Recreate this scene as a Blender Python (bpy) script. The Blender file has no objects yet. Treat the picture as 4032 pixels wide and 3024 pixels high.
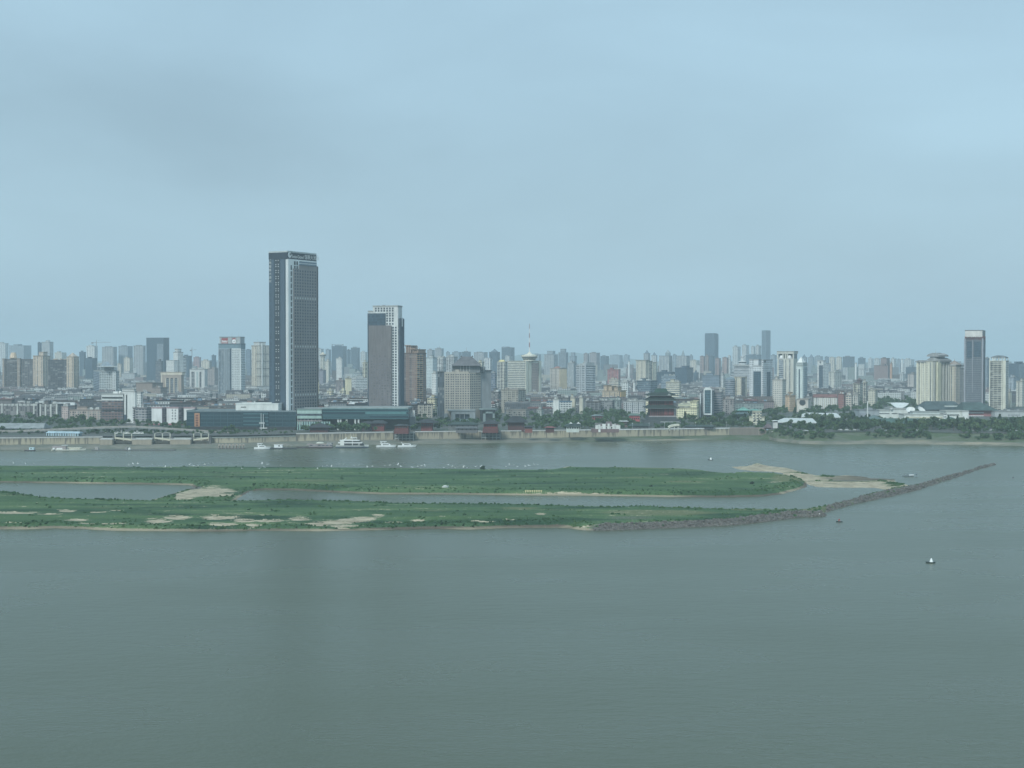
import bpy, math, random
import numpy as np
from mathutils import Vector, noise as mnoise
R = math.radians
S = bpy.context.scene
COL = S.collection
# ---------------------------------------------------------------- camera
W, HT, FL = 4032.0, 3024.0, 5800.0
CAMH, HORY, LAND = 100.0, 1405.0, 12.0
PITCH = math.atan((HT/2-HORY)/FL)
cam = bpy.data.objects.new('camera', bpy.data.cameras.new('camera')); COL.objects.link(cam)
cam.location = (0, 0, CAMH); cam.rotation_euler = (R(90)-PITCH, 0, 0)
cam.data.sensor_width = 36; cam.data.lens = 36*FL/W
cam.data.clip_start = 1; cam.data.clip_end = 60000
S.camera = cam
S.render.resolution_x, S.render.resolution_y = 1024, 768
S.view_settings.view_transform = 'Standard'; S.view_settings.look = 'None'
S.view_settings.exposure = 0.8; S.view_settings.gamma = 1
# ---------------------------------------------------------------- light
SUN_EL, SUN_AZ = R(40), R(207)      # azimuth measured from +Y clockwise
world = bpy.data.worlds.new('World'); S.world = world; world.use_nodes = True
nt = world.node_tree; N = nt.nodes; L = nt.links; N.clear()
out = N.new('ShaderNodeOutputWorld'); bg = N.new('ShaderNodeBackground')
sky = N.new('ShaderNodeTexSky'); sky.sky_type = 'NISHITA'; sky.sun_disc = False
sky.sun_elevation = SUN_EL; sky.sun_rotation = SUN_AZ
sky.air_density = 1.4; sky.dust_density = 2.5; sky.ozone_density = 2.0
tc = N.new('ShaderNodeTexCoord'); mp = N.new('ShaderNodeMapping')
mp.inputs['Scale'].default_value = (1.0, 1.0, 3.0); mp.inputs['Rotation'].default_value = (0, R(3), R(20))
n1 = N.new('ShaderNodeTexNoise'); n1.inputs['Scale'].default_value = 3.4
n1.inputs['Detail'].default_value = 6; n1.inputs['Roughness'].default_value = .46; n1.inputs['Distortion'].default_value = .35
cr = N.new('ShaderNodeValToRGB')
cr.color_ramp.elements[0].position = .30; cr.color_ramp.elements[0].color = (3.75, 5.55, 6.85, 1)
cr.color_ramp.elements[1].position = .70; cr.color_ramp.elements[1].color = (4.6, 6.85, 8.35, 1)
mx = N.new('ShaderNodeMix'); mx.data_type = 'RGBA'; mx.inputs['Factor'].default_value = .85
L.new(tc.outputs['Generated'], mp.inputs['Vector']); L.new(mp.outputs[0], n1.inputs['Vector'])
L.new(n1.outputs['Fac'], cr.inputs['Fac']); L.new(sky.outputs[0], mx.inputs['A']); L.new(cr.outputs[0], mx.inputs['B'])
# a darker cloud bank high on the left and a brighter sky to the right
def wm(op,a,b=None,cl=False):
    n=N.new('ShaderNodeMath'); n.operation=op; n.use_clamp=cl
    for i,x in enumerate((a,b)):
        if x is None: continue
        if isinstance(x,(int,float)): n.inputs[i].default_value=x
        else: L.new(x,n.inputs[i])
    return n.outputs[0]
sx=N.new('ShaderNodeSeparateXYZ'); L.new(tc.outputs['Generated'],sx.inputs[0])
dx=wm('MULTIPLY',wm('ADD',sx.outputs[0],.29),4.5); dz=wm('MULTIPLY',wm('SUBTRACT',sx.outputs[2],.160),26.)
rr=wm('SQRT',wm('ADD',wm('MULTIPLY',dx,dx),wm('MULTIPLY',dz,dz))); rr=wm('ADD',rr,wm('MULTIPLY',wm('SUBTRACT',n1.outputs['Fac'],.5),2.2))
pt=wm('MULTIPLY',wm('SUBTRACT',1.15,rr,True),.07); pt=wm('MULTIPLY',pt,wm('GREATER_THAN',sx.outputs[1],0.))
gr_=wm('ADD',wm('MULTIPLY',sx.outputs[0],.09),1.0); fac=wm('SUBTRACT',gr_,pt)
vm=N.new('ShaderNodeVectorMath'); vm.operation='SCALE'; L.new(mx.outputs['Result'],vm.inputs[0]); L.new(fac,vm.inputs['Scale']); L.new(vm.outputs[0], bg.inputs['Color']); bg.inputs['Strength'].default_value = .0575
L.new(bg.outputs[0], out.inputs['Surface'])
sl = bpy.data.lights.new('sun', 'SUN'); sl.energy = 1.5; sl.angle = R(14); sl.color = (.95, 1, .97)
sun = bpy.data.objects.new('sun', sl); COL.objects.link(sun)
sd = Vector((math.sin(SUN_AZ)*math.cos(SUN_EL), math.cos(SUN_AZ)*math.cos(SUN_EL), math.sin(SUN_EL)))
sun.rotation_euler = sd.to_track_quat('Z', 'Y').to_euler()
C = S.cycles
C.use_denoising = True; C.max_bounces = 6; C.diffuse_bounces = 2; C.glossy_bounces = 2
C.volume_bounces = 2; C.transparent_max_bounces = 4; C.use_adaptive_sampling = True; C.adaptive_threshold = .01
C.sample_clamp_indirect = 4; C.blur_glossy = 1
# ---------------------------------------------------------------- geometry of the view
sP, cP = math.sin(PITCH), math.cos(PITCH)
def kx(px): return (px-W/2)/FL
def Zat(py, D):
    k = (HT/2-py)/FL
    return CAMH + D*(k*cP-sP)/(cP+k*sP)
def Dat(py, z):                    # distance at which the level z shows at row py
    k = (HT/2-py)/FL
    return (z-CAMH)*(cP+k*sP)/(k*cP-sP)
def gp(px, py, z=0.0):             # ground point (on level z) seen at a place in the photograph
    D = Dat(py, z); d = D*cP-(z-CAMH)*sP
    return (kx(px)*d, D)
def proj(X, Y, Z):
    d = Y*cP-(Z-CAMH)*sP; u = Y*sP+(Z-CAMH)*cP
    return W/2+FL*X/d, HT/2-FL*u/d
# ---------------------------------------------------------------- helpers
class MB:
    def __init__(s): s.v=[]; s.f=[]; s.uv=[]; s.m=[]; s.mats=[]
    def mi(s, mat):
        if mat not in s.mats: s.mats.append(mat)
        return s.mats.index(mat)
    def face(s, pts, mat, uv=None):
        i=len(s.v); s.v+=[tuple(p) for p in pts]; s.f.append(tuple(range(i,i+len(pts))))
        s.uv+= uv if uv else [(-50.,-50.)]*len(pts); s.m.append(s.mi(mat))
    def box(s, x0,x1,y0,y1,z0,z1, mat, top=None, off=(0,0), bottom=False):
        p=[(x0,y0),(x1,y0),(x1,y1),(x0,y1)]; u=off[0]
        for i in range(4):
            a,b=p[i],p[(i+1)%4]; l=math.hypot(b[0]-a[0],b[1]-a[1])
            s.face([(a[0],a[1],z0),(b[0],b[1],z0),(b[0],b[1],z1),(a[0],a[1],z1)],mat,
                   [(0,off[1]),(l,off[1]),(l,off[1]+z1-z0),(0,off[1]+z1-z0)])
        s.face([(q[0],q[1],z1) for q in p], top or mat)
        if bottom: s.face([(q[0],q[1],z0) for q in p[::-1]], top or mat)
    def prism(s, pts, z0, z1, mat, top=None, bottom=False):
        n=len(pts); uu=0
        for i in range(n):
            a,b=pts[i],pts[(i+1)%n]; l=math.hypot(b[0]-a[0],b[1]-a[1])
            s.face([(a[0],a[1],z0),(b[0],b[1],z0),(b[0],b[1],z1),(a[0],a[1],z1)],mat,[(uu,0),(uu+l,0),(uu+l,z1-z0),(uu,z1-z0)]); uu+=l
        s.face([(q[0],q[1],z1) for q in pts], top or mat)
        if bottom: s.face([(q[0],q[1],z0) for q in pts[::-1]], top or mat)
    def frus(s, x0,x1,y0,y1,z0, a0,a1,b0,b1,z1, mat):   # rectangle to smaller rectangle (hip roofs)
        p=[(x0,y0,z0),(x1,y0,z0),(x1,y1,z0),(x0,y1,z0)]; q=[(a0,b0,z1),(a1,b0,z1),(a1,b1,z1),(a0,b1,z1)]
        for i in range(4): s.face([p[i],p[(i+1)%4],q[(i+1)%4],q[i]],mat)
        s.face(q,mat); s.face(p[::-1],mat)
    def cone(s, x,y,z0,z1,r0,r1,n,mat,cap=True,rot=0.):
        a=[rot+2*math.pi*i/n for i in range(n)]; uu=0
        for i in range(n):
            A,B=a[i],a[(i+1)%n]; l=2*math.pi*max(r0,r1)/n
            s.face([(x+r0*math.cos(A),y+r0*math.sin(A),z0),(x+r0*math.cos(B),y+r0*math.sin(B),z0),
                    (x+r1*math.cos(B),y+r1*math.sin(B),z1),(x+r1*math.cos(A),y+r1*math.sin(A),z1)],mat,[(uu,0),(uu+l,0),(uu+l,z1-z0),(uu,z1-z0)]); uu+=l
        if cap and r1>0.01: s.face([(x+r1*math.cos(A),y+r1*math.sin(A),z1) for A in a],mat)
    def dome(s, x,y,z,r,h,mat,n=12,k=4):
        for j in range(k):
            t0,t1=math.pi/2*j/k,math.pi/2*(j+1)/k
            s.cone(x,y,z+h*math.sin(t0),z+h*math.sin(t1),r*math.cos(t0),max(r*math.cos(t1),.001),n,mat,cap=False)
    def bar(s, p, q, r, mat):
        p=Vector(p); q=Vector(q); d=(q-p).normalized(); a=d.orthogonal().normalized(); b=d.cross(a)
        P=[p+a*r,p+b*r,p-a*r,p-b*r]; Q=[x+(q-p) for x in P]
        for i in range(4): s.face([P[i],P[(i+1)%4],Q[(i+1)%4],Q[i]],mat)
        s.face(P[::-1],mat); s.face(Q,mat)
    def build(s, name, parent=None, color=None, smooth=False):
        me=bpy.data.meshes.new(name); me.from_pydata(s.v,[],s.f)
        uvl=me.uv_layers.new(name='UVMap'); uvl.data.foreach_set('uv',np.array(s.uv,dtype='f').ravel())
        for m in s.mats: me.materials.append(m)
        me.polygons.foreach_set('material_index',s.m)
        if smooth: me.polygons.foreach_set('use_smooth',[True]*len(s.f))
        me.update()
        return link(name, me, parent, color)
def link(name, me, parent=None, color=None):
    o=bpy.data.objects.new(name, me); COL.objects.link(o)
    if parent: o.parent=parent
    if color: o.color=tuple(color[:3])+(1,)
    return o
def tag(o, label=None, cat=None, group=None, kind=None):
    if label: o['label']=label
    if cat: o['category']=cat
    if group: o['group']=group
    if kind: o['kind']=kind
    return o
def root(name, x, y, z, rz=0.0):
    o=bpy.data.objects.new(name,None); COL.objects.link(o); o.location=(x,y,z); o.rotation_euler=(0,0,rz); o.empty_display_size=.1
    return o
def copy_tree(o, parent=None):
    c=o.copy(); COL.objects.link(c)
    if parent: c.parent=parent
    for ch in o.children: copy_tree(ch,c)
    return c
# ---------------------------------------------------------------- materials
def newmat(name):
    m=bpy.data.materials.new(name); m.use_nodes=True; nt=m.node_tree
    return m, nt, nt.nodes['Principled BSDF']
def nd(nt, t, **k):
    n=nt.nodes.new(t)
    for a,b in k.items():
        if a.startswith('i_'):
            s=a[2:]; n.inputs[int(s) if s.isdigit() else s].default_value=b
        else: setattr(n,a,b)
    return n
def mth(nt, op, a, b=None, c=None, clamp=False):
    n=nt.nodes.new('ShaderNodeMath'); n.operation=op; n.use_clamp=clamp
    for i,x in enumerate((a,b,c)):
        if x is None: continue
        if isinstance(x,(int,float)): n.inputs[i].default_value=x
        else: nt.links.new(x,n.inputs[i])
    return n.outputs[0]
def mixc(nt, f, a, b, bt='MIX'):
    n=nt.nodes.new('ShaderNodeMix'); n.data_type='RGBA'; n.blend_type=bt
    for s,x in (('Factor',f),('A',a),('B',b)):
        if isinstance(x,(int,float)): n.inputs[s].default_value=x
        elif isinstance(x,tuple): n.inputs[s].default_value=x+(1,) if len(x)==3 else x
        else: nt.links.new(x,n.inputs[s])
    return n.outputs['Result']
def noisec(nt, scale, detail=4, vec=None, sc=(1,1,1), rough=.55):
    mp=nd(nt,'ShaderNodeMapping'); mp.inputs['Scale'].default_value=sc
    if vec is None:
        g=nd(nt,'ShaderNodeNewGeometry'); vec=g.outputs['Position']
    nt.links.new(vec,mp.inputs['Vector'])
    n=nd(nt,'ShaderNodeTexNoise',i_Scale=scale,i_Detail=detail,i_Roughness=rough)
    nt.links.new(mp.outputs[0],n.inputs['Vector']); return n.outputs['Fac']
def ramp(nt, fac, pts):
    r=nt.nodes.new('ShaderNodeValToRGB'); e=r.color_ramp.elements
    while len(e)<len(pts): e.new(.5)
    for i,(p,c) in enumerate(pts):
        e[i].position=p; e[i].color=(c if isinstance(c,tuple) else (c,c,c))+((1,) if not isinstance(c,tuple) or len(c)==3 else ())
    nt.links.new(fac,r.inputs['Fac']); return r.outputs['Color']
def plainmat(name, rough=.85, dirt=.25, scale=.25, spec=.3):
    m,nt,b=newmat(name); oi=nd(nt,'ShaderNodeObjectInfo')
    n=noisec(nt,scale,5,sc=(1,1,.35)); d=ramp(nt,n,[(.3,1-dirt),(.7,1.0)])
    c=mixc(nt,1.0,oi.outputs['Color'],d,'MULTIPLY'); nt.links.new(c,b.inputs['Base Color'])
    b.inputs['Roughness'].default_value=rough; b.inputs['Specular IOR Level'].default_value=spec
    return m
def solid(name, col, rough=.8, metal=0., scale=.4, var=.2):
    m,nt,b=newmat(name); n=noisec(nt,scale,4)
    d=ramp(nt,n,[(.3,1-var),(.7,1.0)]); c=mixc(nt,1.0,col,d,'MULTIPLY'); nt.links.new(c,b.inputs['Base Color'])
    b.inputs['Roughness'].default_value=rough; b.inputs['Metallic'].default_value=metal
    return m
def facade(name, layers, glass=(.045,.06,.075), rough=.25, wallrough=.8, mull=None, lightcell=.18, floorline=0, gv=3.2):
    """window pattern laid out in metres along the wall; layers = (bay,w0,w1,floor,h0,h1)"""
    m,nt,b=newmat(name); uv=nd(nt,'ShaderNodeUVMap'); sp=nd(nt,'ShaderNodeSeparateXYZ'); nt.links.new(uv.outputs[0],sp.inputs[0])
    U,V=sp.outputs[0],sp.outputs[1]; oi=nd(nt,'ShaderNodeObjectInfo'); mask=None; cell=None
    for (bay,w0,w1,fl,h0,h1) in layers:
        u=mth(nt,'DIVIDE',U,bay); v=mth(nt,'DIVIDE',V,fl)
        fu=mth(nt,'FRACT',u); fv=mth(nt,'FRACT',v); k=None
        for f,a,c in ((fu,w0,w1),(fv,h0,h1)):
            if a<=0 and c>=1: continue
            t=mth(nt,'MULTIPLY',mth(nt,'GREATER_THAN',f,a),mth(nt,'LESS_THAN',f,c)); k=t if k is None else mth(nt,'MULTIPLY',k,t)
        if cell is None:
            cb=nd(nt,'ShaderNodeCombineXYZ'); nt.links.new(mth(nt,'FLOOR',u),cb.inputs[0]); nt.links.new(mth(nt,'FLOOR',v),cb.inputs[1])
            nt.links.new(mth(nt,'MULTIPLY',oi.outputs['Random'],91.),cb.inputs[2])
            wn=nd(nt,'ShaderNodeTexWhiteNoise'); nt.links.new(cb.outputs[0],wn.inputs['Vector']); cell=wn.outputs['Value']
        mask=k if mask is None else mth(nt,'MAXIMUM',mask,k)
    mask=mth(nt,'MULTIPLY',mask,mth(nt,'GREATER_THAN',V,-10))
    gl=mixc(nt,mth(nt,'POWER',cell,2.5),glass,tuple(min(1,g*gv) for g in glass))
    gl=mixc(nt,mth(nt,'MULTIPLY',mth(nt,'GREATER_THAN',cell,1-lightcell*.5),.8),gl,(.3,.31,.3))
    n=noisec(nt,.12,5,sc=(1,1,.25)); d=ramp(nt,n,[(.3,.8),(.7,1.0)])
    wall=mixc(nt,1.0,oi.outputs['Color'],d,'MULTIPLY')
    if floorline:
        fv=mth(nt,'FRACT',mth(nt,'DIVIDE',V,layers[0][3])); wall=mixc(nt,mth(nt,'MULTIPLY',mth(nt,'LESS_THAN',fv,.13),floorline),wall,(.1,.1,.1))
    c=mixc(nt,mask,wall,gl); nt.links.new(c,b.inputs['Base Color'])
    rr=mth(nt,'ADD',mth(nt,'MULTIPLY',mask,rough-wallrough),wallrough); nt.links.new(rr,b.inputs['Roughness'])
    b.inputs['Specular IOR Level'].default_value=.4
    return m
M={}
M['plain']=plainmat('plain_wall'); M['roof']=plainmat('roof_surface',.9,.45,.15); M['smooth']=plainmat('painted_metal',.45,.12,.1,.5)
M['glass']=plainmat('tinted_glass',.12,.15,.05,.8)
M['dark']=solid('dark_opening',(.03,.035,.04),.4); M['white']=solid('white_paint',(.8,.81,.8),.5)
M['grid']=facade('punched_windows',[(3.2,.28,.72,3.2,.32,.78)])
M['gridb']=facade('wide_windows',[(4.4,.15,.85,3.4,.32,.8)])
M['band']=facade('ribbon_windows',[(3.0,0,1,3.5,.35,.82)],glass=(.05,.065,.085))
M['band2']=facade('thin_ribbon_windows',[(6.0,.04,.96,3.3,.42,.78)],glass=(.05,.065,.085))
M['vert']=facade('vertical_windows',[(3.0,.3,.78,3.6,0,1)])
M['curt']=facade('curtain_wall',[(1.8,.08,1,3.8,.1,1)],glass=(.04,.065,.09),rough=.2,lightcell=0.,gv=1.5)
M['mall']=facade('mall_glass',[(40,0,1,4.4,.22,.92)],glass=(.018,.045,.06),rough=.25,lightcell=0.,gv=1.3)
M['resi']=facade('apartment_bays',[(9.0,.08,.24,3.0,.3,.8),(9.0,.42,.62,3.0,.1,.92),(9.0,.76,.9,3.0,.3,.8)])
M['resv']=facade('apartment_shafts',[(11.,.1,.2,3.0,.3,.8),(11.,.34,.5,3.0,.06,1),(11.,.66,.74,3.0,.3,.78),(11.,.86,.93,3.0,.3,.78)])
M['balc']=facade('balcony_bays',[(6.5,.06,.94,3.0,.36,.95),(6.5,.3,.5,3.0,.0,1)],glass=(.05,.053,.06),lightcell=.3)
M['old']=facade('old_apartment_wall',[(3.6,.12,.6,3.0,.3,.85),(7.2,.7,.95,3.0,.2,.95)],glass=(.05,.055,.06),lightcell=.6,floorline=.4)
# ---------------------------------------------------------------- water, land, haze
def water_mat():
    m,nt,b=newmat('river_water'); g=nd(nt,'ShaderNodeNewGeometry')
    n=noisec(nt,.004,3,sc=(.5,1,1)); c=mixc(nt,ramp(nt,n,[(.35,0.),(.65,1.)]),(.072,.088,.05),(.078,.094,.055))
    nt.links.new(c,b.inputs['Base Color']); b.inputs['IOR'].default_value=1.33; b.inputs['Roughness'].default_value=.2
    rg=ramp(nt,noisec(nt,.011,5,sc=(.5,1,1)),[(.35,.255),(.65,.305)]); nt.links.new(rg,b.inputs['Roughness'])
    w1=noisec(nt,.22,5,sc=(.55,1,1),rough=.6); w2=noisec(nt,1.1,4,sc=(.6,1,1),rough=.6)
    h=mth(nt,'ADD',w1,mth(nt,'MULTIPLY',w2,.3)); bp=nd(nt,'ShaderNodeBump',i_Strength=.5,i_Distance=.55); nt.links.new(h,bp.inputs['Height'])
    nt.links.new(bp.outputs[0],b.inputs['Normal']); return m
mb=MB(); mb.face([(-9000,-400,0),(9000,-400,0),(9000,1950,0),(-9000,1950,0)],water_mat())
tag(mb.build('water'),kind='structure')
# river edge (water line), wall foot and wall crest: photo column -> rows
EDGE=[(-700,1778),(0,1772),(340,1768),(900,1764),(1150,1757),(1620,1748),(2000,1744),(2500,1737),(2900,1731),(3030,1731),(3060,1738),(3150,1747),(3250,1750),(3400,1748),(3600,1749),(3800,1752),(4032,1756),(4700,1762)]
def erow(px): return float(np.interp(px,[e[0] for e in EDGE],[e[1] for e in EDGE]))
EX=[gp(a,b,0) for a,b in EDGE]
def water_y(X):          # river bank line Y for a world X
    return float(np.interp(X,[e[0] for e in EX],[e[1] for e in EX]))
def land_mat():
    m,nt,b=newmat('city_ground'); n=noisec(nt,.02,6); n2=noisec(nt,.15,4)
    c=mixc(nt,ramp(nt,n,[(.42,0.),(.55,1.)]),(.035,.06,.035),(.085,.088,.082)); c=mixc(nt,mth(nt,'MULTIPLY',n2,.4),c,(.14,.14,.13))
    nt.links.new(c,b.inputs['Base Color']); b.inputs['Roughness'].default_value=.95; return m
LM=land_mat()
xs=[-9000]+[e[0] for e in EX]+[9000]
yy=[water_y(x) for x in xs]; mb=MB()
SET=34.0                                     # the land starts this far behind the water line
for i in range(len(xs)-1):
    mb.face([(xs[i],yy[i]+SET+.6,LAND),(xs[i+1],yy[i+1]+SET+.6,LAND),(xs[i+1],30000,LAND),(xs[i],30000,LAND)],LM)
tag(mb.build('ground'),kind='structure')
def bank_mat():
    m,nt,b=newmat('river_bank'); n=noisec(nt,.08,6,sc=(.5,1,1)); n2=noisec(nt,.6,4,sc=(.4,1,1))
    at=nd(nt,'ShaderNodeAttribute',attribute_name='zone'); sp=nd(nt,'ShaderNodeSeparateColor'); nt.links.new(at.outputs['Color'],sp.inputs[0])
    base=mixc(nt,ramp(nt,n,[(.4,0.),(.6,1.)]),(.13,.14,.11),(.2,.19,.155))
    grass=mixc(nt,n2,(.05,.085,.04),(.09,.12,.06)); sand=mixc(nt,n2,(.24,.21,.155),(.4,.35,.25))
    gm=mth(nt,'MULTIPLY',sp.outputs[1],ramp(nt,n,[(.38,.25),(.55,1.)])); c=mixc(nt,gm,base,grass)
    c=mixc(nt,mth(nt,'MULTIPLY',sp.outputs[0],ramp(nt,n,[(.4,.35),(.55,1.)])),c,sand)
    nt.links.new(c,b.inputs['Base Color']); b.inputs['Roughness'].default_value=.95
    bp=nd(nt,'ShaderNodeBump',i_Strength=.8,i_Distance=.8); nt.links.new(n2,bp.inputs['Height']); nt.links.new(bp.outputs[0],b.inputs['Normal']); return m
def ell(PX,PY,x,y,rx,ry): return np.clip(1.35-1.25*np.hypot((PX-x)/rx,(PY-y)/ry),0,1)
def grid_mesh(name, P, zone, mat, mask=None):
    """P: (ny,nx,3) points, zone: (ny,nx,3) surface zones"""
    ny,nx,_=P.shape; idx=np.arange(ny*nx).reshape(ny,nx)
    q=np.stack([idx[:-1,:-1],idx[:-1,1:],idx[1:,1:],idx[1:,:-1]],-1).reshape(-1,4)
    if mask is not None:
        mk=mask.ravel(); q=q[mk[q].any(1)]
    used=np.zeros(ny*nx,bool); used[q.ravel()]=True; rm=np.cumsum(used)-1; q=rm[q]; V=P.reshape(-1,3)[used]; Z=zone.reshape(-1,zone.shape[-1])[used]
    me=bpy.data.meshes.new(name); me.vertices.add(len(V)); me.vertices.foreach_set('co',V.astype('f').ravel())
    me.loops.add(q.size); me.loops.foreach_set('vertex_index',q.ravel().astype('i'))
    me.polygons.add(len(q)); me.polygons.foreach_set('loop_start',np.arange(0,q.size,4,dtype='i')); me.update(calc_edges=True)
    me.polygons.foreach_set('use_smooth',[True]*len(q))
    ca=me.color_attributes.new('zone','FLOAT_COLOR','POINT'); ca.data.foreach_set('color',(Z if Z.shape[1]==4 else np.concatenate([Z,np.ones((len(Z),1))],1)).astype('f').ravel())
    me.materials.append(mat); me.validate(); return link(name,me)
def fbm(X,Y,s,seed=0,octv=4):
    r=np.zeros(X.shape); a=1.; f=s; rs=np.random.RandomState(seed)
    for k in range(octv):
        ph=rs.rand(6)*50; t=rs.rand(3)*6.28
        r+=a*(np.sin((X*math.cos(t[0])+Y*math.sin(t[0]))*f*6.28+ph[0]+1.7*np.sin((X*math.cos(t[1])+Y*math.sin(t[1]))*f*4.1+ph[1]))
              *np.sin((X*math.cos(t[2])-Y*math.sin(t[2]))*f*5.3+ph[2]+1.3*np.sin(Y*f*3.3+ph[3])))
        a*=.55; f*=2.1
    return r/2.
# lower bank: from the water line up to the foot of the wall (left of px 3030), a grassy slope to the right of it
u=np.linspace(gp(-700,1778)[0],gp(4700,1762)[0],1500); v=np.linspace(0,1,26)
UX,VV=np.meshgrid(u,v); WY=np.interp(UX,[e[0] for e in EX],[e[1] for e in EX])
Y=WY-3+VV*(SET+6)
PX=W/2+FL*UX/Y
wl=np.clip((PX-2998)/30,0,1)             # 0 = walled, 1 = open slope
zf=np.interp(VV,[0,.075,.3,1.0],[-1.2,0.1,2.2,4.2]); zo=np.interp(VV,[0,.075,.16,.5,.75,1.0],[-1.2,0.05,1.6,6.0,8.6,12.1])
Zb=zf*(1-wl)+zo*wl+fbm(UX,Y,.05,3)*.35*np.clip(VV*4,0,1)*(1-np.clip((VV-.8)*6,0,1)*wl)
sandz=np.clip(1-abs(PX-2640)/170,0,1)*(VV<.22)+np.clip((PX-3150)/60,0,1)*(VV<.22)*.3+ell(PX,VV,3560,.3,170,.14)*.6+ell(PX,VV,3850,.2,120,.06)
grz=np.clip((PX-2150)/200,0,1)*((VV>.18)|(PX<3030))*np.where(PX>3030,(VV>.3),1)
zone=np.stack([np.clip(sandz,0,1),np.clip(grz-sandz,0,1),wl],-1)
o=grid_mesh('river_bank',np.stack([UX,Y,Zb],-1),zone,bank_mat()); tag(o,kind='structure')
# ---------------------------------------------------------------- islands
def poly_sdf(X,Y,P):
    P=np.array(P); n=len(P); d=np.full(X.shape,1e9); ins=np.zeros(X.shape,bool)
    for i in range(n):
        a=P[i]; b=P[(i+1)%n]; e=b-a; wx=X-a[0]; wy=Y-a[1]
        t=np.clip((wx*e[0]+wy*e[1])/(e@e+1e-9),0,1); d=np.minimum(d,np.hypot(wx-e[0]*t,wy-e[1]*t))
        c=((a[1]>Y)!=(b[1]>Y))&(X<(b[0]-a[0])*(Y-a[1])/(b[1]-a[1]+1e-12)+a[0]); ins^=c
    return np.where(ins,d,-d)
def sm(x,a,b):
    t=np.clip((x-a)/(b-a),0,1); return t*t*(3-2*t)
FAR_U=[(-700,1832),(0,1832),(300,1833),(570,1838),(800,1835),(1210,1838),(1500,1841),(1850,1845),(2100,1848),(2160,1847),(2225,1834),(2300,1838),(2500,1839),(2700,1839),(2780,1843),(2822,1850)]
FAR_L=[(2775,1856),(2765,1861),(2800,1866),(2870,1872),(3000,1877),(3100,1884),(3160,1890),(3181,1900),(3176,1918),(3140,1930),(3080,1946),(3000,1955),(2850,1958),(2650,1957),(2400,1953),(2300,1951),(2100,1951),(1800,1947),(1500,1946),(1300,1938),(1150,1930),(1040,1929),(990,1934),(960,1950),(940,1962),(930,1972),(590,1972),(640,1955),(700,1937),(760,1918),(745,1910),(600,1907),(400,1905),(200,1902),(0,1900),(-700,1898)]
NEAR_U=[(-700,1925),(0,1928),(60,1934),(120,1945),(200,1958),(330,1964),(450,1966),(600,1970),(750,1969),(1000,1970),(1100,1967),(1250,1969),(1400,1973),(1600,1981),(2000,1983),(2150,1987),(2300,1993),(2500,1995),(2700,1998),(2860,2003),(2950,2004),(3022,2005),(3100,2006),(3155,2005),(3200,1999),(3300,1979),(3370,1961),(3376,1952),(3480,1930),(3500,1921),(3560,1916),(3620,1907),(3700,1884),(3800,1857),(3870,1836),(3908,1826)]
NEAR_L=[(3912,1830),(3850,1846),(3780,1872),(3700,1898),(3600,1932),(3500,1956),(3400,1978),(3300,2002),(3258,2016),(3252,2034),(3150,2036),(3050,2050),(2982,2058),(2900,2068),(2700,2077),(2500,2085),(2350,2090),(2290,2087),(2240,2080),(2200,2077),(2000,2079),(1850,2085),(1700,2083),(1500,2087),(1250,2092),(1000,2090),(850,2094),(660,2092),(450,2090),(300,2082),(200,2080),(120,2084),(0,2084),(-700,2086)]
BAR=[(2878,1838,0),(2935,1832,1),(2968,1822,1.5),(2992,1822,1.5),(3050,1833,1),(3100,1838,1),(3150,1852,1),(3220,1868,1),(3265,1872,.6),(3330,1869,.5),(3400,1874,.5),(3430,1881,.5),(3525,1885,.5),(3530,1894,.5),(3560,1906,.5),(3620,1912,.3),(3560,1926,0),(3500,1930,0),(3440,1921,0),(3300,1920,0),(3215,1918,0),(3170,1905,0),(3150,1893,0),(3120,1884,0),(3090,1872,0),(3075,1862,0),(3030,1857,0),(2960,1855,0),(2900,1847,0)]
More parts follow.
